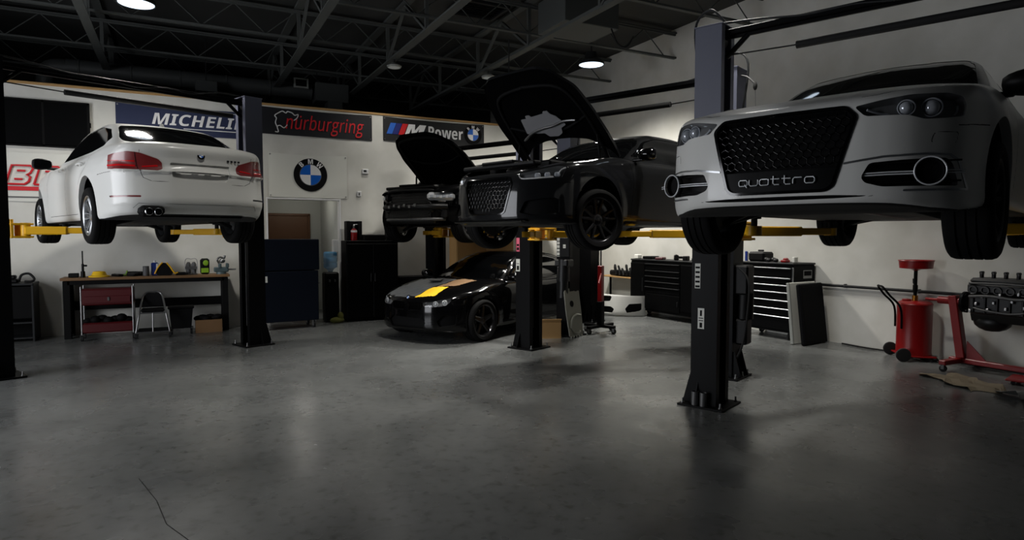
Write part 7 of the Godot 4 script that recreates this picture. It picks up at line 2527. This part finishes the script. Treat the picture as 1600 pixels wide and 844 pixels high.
	# crumpled sheets on the floor in front
	for k in 2:
		b = B.new()
		var rng := RandomNumberGenerator.new()
		rng.seed = 40 + k
		var n := 7
		var hts := []
		for i in n + 1:
			var row := []
			for j in n + 1:
				row.append(0.006 + (0.05 if k == 0 else 0.09) * absf(sin(i * 1.3 + k) * cos(j * 0.9)) * rng.randf_range(0.4, 1.0))
			hts.append(row)
		b.flat()
		var sx := 0.85 if k == 0 else 0.75
		var sz := 0.42 if k == 0 else 0.5
		for i in n:
			for j in n:
				var v := []
				for e in [[i, j], [i, j + 1], [i + 1, j + 1], [i + 1, j]]:
					v.append(Vector3((float(e[0]) / n - 0.5) * sx + 0.06 * sin(e[1] * 1.1), hts[e[0]][e[1]], (float(e[1]) / n - 0.5) * sz + 0.05 * sin(e[0] * 1.7)))
				b.quad(v[0], v[1], v[2], v[3])
				var dn := Vector3(0, -0.004, 0)
				b.quad(v[3] + dn, v[2] + dn, v[1] + dn, v[0] + dn)
		small("crumpled_sheet", ["crumpled tan cardboard sheet on the floor in front of the red engine stand", "crumpled grey plastic sheet on the floor right of the tan cardboard sheet"][k], "sheet", b, M.pale_card if k == 0 else M.grey_sheet, floor_pt(7.80, 3.98) if k == 0 else floor_pt(7.62, 3.10), 62.0)
	b = B.new()
	b.box(Vector3(0, 0.05, 0), Vector3(0.38, 0.025, 0.9), 0.01)
	var cr := thing("creeper", "red mechanic's creeper on the floor at the right edge under the engine", "creeper", floor_pt(8.45, 3.35), 14.0)
	part("board", b.done(), M.red_paint, cr)
	part("head_pad", box_mesh(Vector3(0.30, 0.05, 0.2), 0.02, Vector3(0, 0.085, 0.30)), M.rubber, cr)
	for x in [-0.15, 0.15]:
		for z in [-0.38, 0.0, 0.38]:
			part("caster", B.new().cyl(Vector3(x - 0.01, 0.02, z), Vector3(x + 0.01, 0.02, z), 0.02).done(), M.rubber, cr)

# ---------------------------------------------------------------- roof steel, ducts
func build_ceiling_things() -> void:
	# open-web joists running left to right
	var q := 3.6
	var n := 0
	while q < 18.5:
		var b := B.new()
		for y in [5.76, 5.73]:
			b.box(Vector3(1.55, y, -q), Vector3(15.1, 0.03, 0.10 if y > 5.75 else 0.03))
		b.box(Vector3(1.55, 5.27, -q), Vector3(15.1, 0.035, 0.08))
		var j := struct("trim_%d" % (10 + n), b.done(), M.ceiling_steel)
		b = B.new()
		var x := -5.8
		var up := true
		while x < 8.6:
			var y0 := 5.28 if up else 5.74
			var y1 := 5.74 if up else 5.28
			b.tube([Vector3(x, y0, -q), Vector3(x + 0.52, y1, -q)], 0.011, 5)
			up = not up
			x += 0.52
		var w := part("web_rods", b.done(), M.ceiling_steel, j)
		w.set_meta("kind", "stuff")
		q += 2.2
		n += 1
	# girders running away from the camera
	var gn := 0
	for p in [2.05, 3.72, 5.65, -1.2]:
		var b := B.new()
		b.box(Vector3(p, 5.02, -9.2), Vector3(0.14, 0.018, 17.0))
		b.box(Vector3(p, 5.06, -9.2), Vector3(0.018, 0.08, 17.0))
		b.box(Vector3(p, 5.815, -9.2), Vector3(0.14, 0.05, 17.0))
		var g := struct("trim_%d" % (30 + gn), b.done(), M.ceiling_steel)
		gn += 1
		var z := 1.4
		var k := 0
		while z < 17.0:
			b = B.new()
			b.box(Vector3(p, 5.42, -z), Vector3(0.06, 0.78, 0.05))
			part("web_post", b.done(), M.ceiling_steel, g)
			b = B.new()
			var a := Vector3(p, 5.05, -z)
			var c := Vector3(p, 5.80, -z - 1.1 * (1 if k % 2 == 0 else -1))
			b.box((a + c) / 2, Vector3(0.05, (c - a).length(), 0.04), 0.0, Basis(Vector3.RIGHT, atan2(c.z - a.z, c.y - a.y)))
			part("web_diagonal", b.done(), M.ceiling_steel, g)
			z += 2.2
			k += 1
	# ducts over the offices
	var b := B.new()
	b.lathe(Vector3(-1.9, 5.02, -15.6), Vector3.RIGHT, [Vector2(0, 0), Vector2(0.17, 0), Vector2(0.17, 4.72), Vector2(0, 4.72)], 24)
	for k in 6:
		b.lathe(Vector3(-1.7 + k * 0.9, 5.02, -15.6), Vector3.RIGHT, [Vector2(0.17, 0), Vector2(0.182, 0.01), Vector2(0.182, 0.03), Vector2(0.17, 0.04)], 24)
	var o := thing("round_duct", "round grey air duct running above the office roof at the back", "duct", Vector3.ZERO)
	part("tube", b.done(), M.duct_metal, o)
	b = B.new()
	b.tube(smooth_path([Vector3(-1.9, 5.02, -15.6), Vector3(-2.15, 4.98, -15.6), Vector3(-2.25, 4.75, -15.6), Vector3(-2.25, 4.05, -15.6)], 5), 0.16, 16)
	part("elbow", b.done(), M.duct_metal, o)
	o = thing("air_unit", "grey box-shaped air unit with a square vent hanging at the end of the duct", "air unit", Vector3(3.10, 4.62, -15.5))
	part("housing", box_mesh(Vector3(0.75, 0.42, 0.5), 0.01, Vector3(0.15, 0.36, 0)), M.duct_metal, o)
	part("lower_box", box_mesh(Vector3(0.34, 0.26, 0.4), 0.01, Vector3(0.20, 0.02, 0.1)), M.duct_metal, o)
	var vt := part("vent", box_mesh(Vector3(0.32, 0.22, 0.05), 0.006, Vector3(-0.55, 0.50, 0.25)), M.vent_pale, o)
	part("vent_core", box_mesh(Vector3(0.24, 0.15, 0.02), 0.0, Vector3(-0.55, 0.50, 0.27)), M.black_matte, vt)
	for s in [-0.15, 0.45]:
		part("hanger", B.new().cyl(Vector3(s, 0.55, 0), Vector3(s, 1.22, 0), 0.01).done(), M.grey_dark, o)
	o = thing("hanging_duct_box", "small grey duct box hanging left of the air unit above the back wall", "duct", Vector3(0.6, 4.70, -15.2))
	part("housing", box_mesh(Vector3(0.42, 0.22, 0.3), 0.008, Vector3(0, 0.11, 0)), M.duct_metal, o)
	part("hanger", B.new().cyl(Vector3(0, 0.22, 0), Vector3(0, 1.14, 0), 0.01).done(), M.grey_dark, o)
	# square vent in the ceiling above the middle
	o = thing("ceiling_vent", "dark square air grille in the ceiling at top centre", "vent", Vector3(4.95, CEIL_Y - 0.10, -10.85))
	b = B.new()
	for s in [-1.0, 1.0]:
		b.box(Vector3(s * 0.44, 0.05, 0), Vector3(0.06, 0.10, 0.80), 0.01)
		b.box(Vector3(0, 0.05, s * 0.37), Vector3(0.90, 0.10, 0.06), 0.01)
	part("frame", b.done(), M.grey_dark, o)
	for k in 8:
		part("slat", B.new().box(Vector3(0, 0.05, -0.30 + k * 0.085), Vector3(0.84, 0.012, 0.06), 0.0, Basis(Vector3.RIGHT, 0.6)).done(), M.black_matte, o)
	# pale duct box under the roof at the right of centre
	o = thing("supply_duct", "pale square supply duct under the roof above the open bonnets", "duct", Vector3(6.3, 5.05, -9.6))
	part("trunk", box_mesh(Vector3(1.1, 0.55, 0.9), 0.01, Vector3(0, 0.45, 0)), M.ceiling_steel, o)
	b = B.new()
	b.tube(smooth_path([Vector3(0.35, 0.15, 0.5), Vector3(0.45, -0.1, 0.55), Vector3(0.6, -0.15, 0.6), Vector3(0.75, 0.05, 0.6)], 6), 0.014, 6)
	part("cable_loop", b.done(), M.rubber, o)
	# two small unlit lamps under the girders, with light added for the back wall
	for k in 2:
		var t := thing("flood_lamp", ["small round lamp under the girder above the motorsport banner, the left one", "small round lamp under the girder above the motorsport banner, the right one"][k], "lamp", [Vector3(3.72, 4.86, -12.0), Vector3(5.65, 4.86, -11.9)][k], 0.0, "small roof lamps")
		part("shade", B.new().lathe(Vector3.ZERO, Vector3.UP, [Vector2(0, 0.0), Vector2(0.13, 0.0), Vector2(0.14, 0.03), Vector2(0.05, 0.09), Vector2(0, 0.10)], 20).done(), M.vent_pale, t)
		part("lens", B.new().lathe(Vector3(0, -0.001, 0), Vector3.DOWN, [Vector2(0, 0), Vector2(0.11, 0), Vector2(0.10, 0.006), Vector2(0, 0.008)], 20).done(), M.dim_glow, t)
		var l := SpotLight3D.new()
		l.name = "added_flood_light"
		l.position = t.position + Vector3(0, -0.03, 0)
		l.rotation_degrees = Vector3(-90, 0, 0)
		l.light_color = Color(1.0, 0.985, 0.955)
		l.light_energy = 2.6 if k == 0 else 1.2
		l.light_size = 0.1
		l.spot_angle = 70.0
		l.spot_angle_attenuation = 0.9
		l.spot_range = 30.0
		l.spot_attenuation = 2.0
		l.shadow_enabled = true
		add_child(l, true)
		part("stem", B.new().cyl(Vector3(0, 0.09, 0), Vector3(0, 0.16, 0), 0.015).done(), M.grey_dark, t)
	# saw-cut joint and crack in the floor
	b = B.new()
	var pts := [[-0.28, 4.98], [-0.16, 4.5], [-0.10, 4.1], [0.06, 3.7], [0.10, 3.3], [0.19, 2.9]]
	for i in pts.size() - 1:
		var a := floor_pt(pts[i][0], pts[i][1], 0.0008)
		var c := floor_pt(pts[i + 1][0], pts[i + 1][1], 0.0008)
		var s := (c - a).cross(Vector3.UP).normalized() * 0.0022
		b.quad(a - s, c - s, c + s, a + s)
	struct("trim_3", b.done(), M.black_matte)
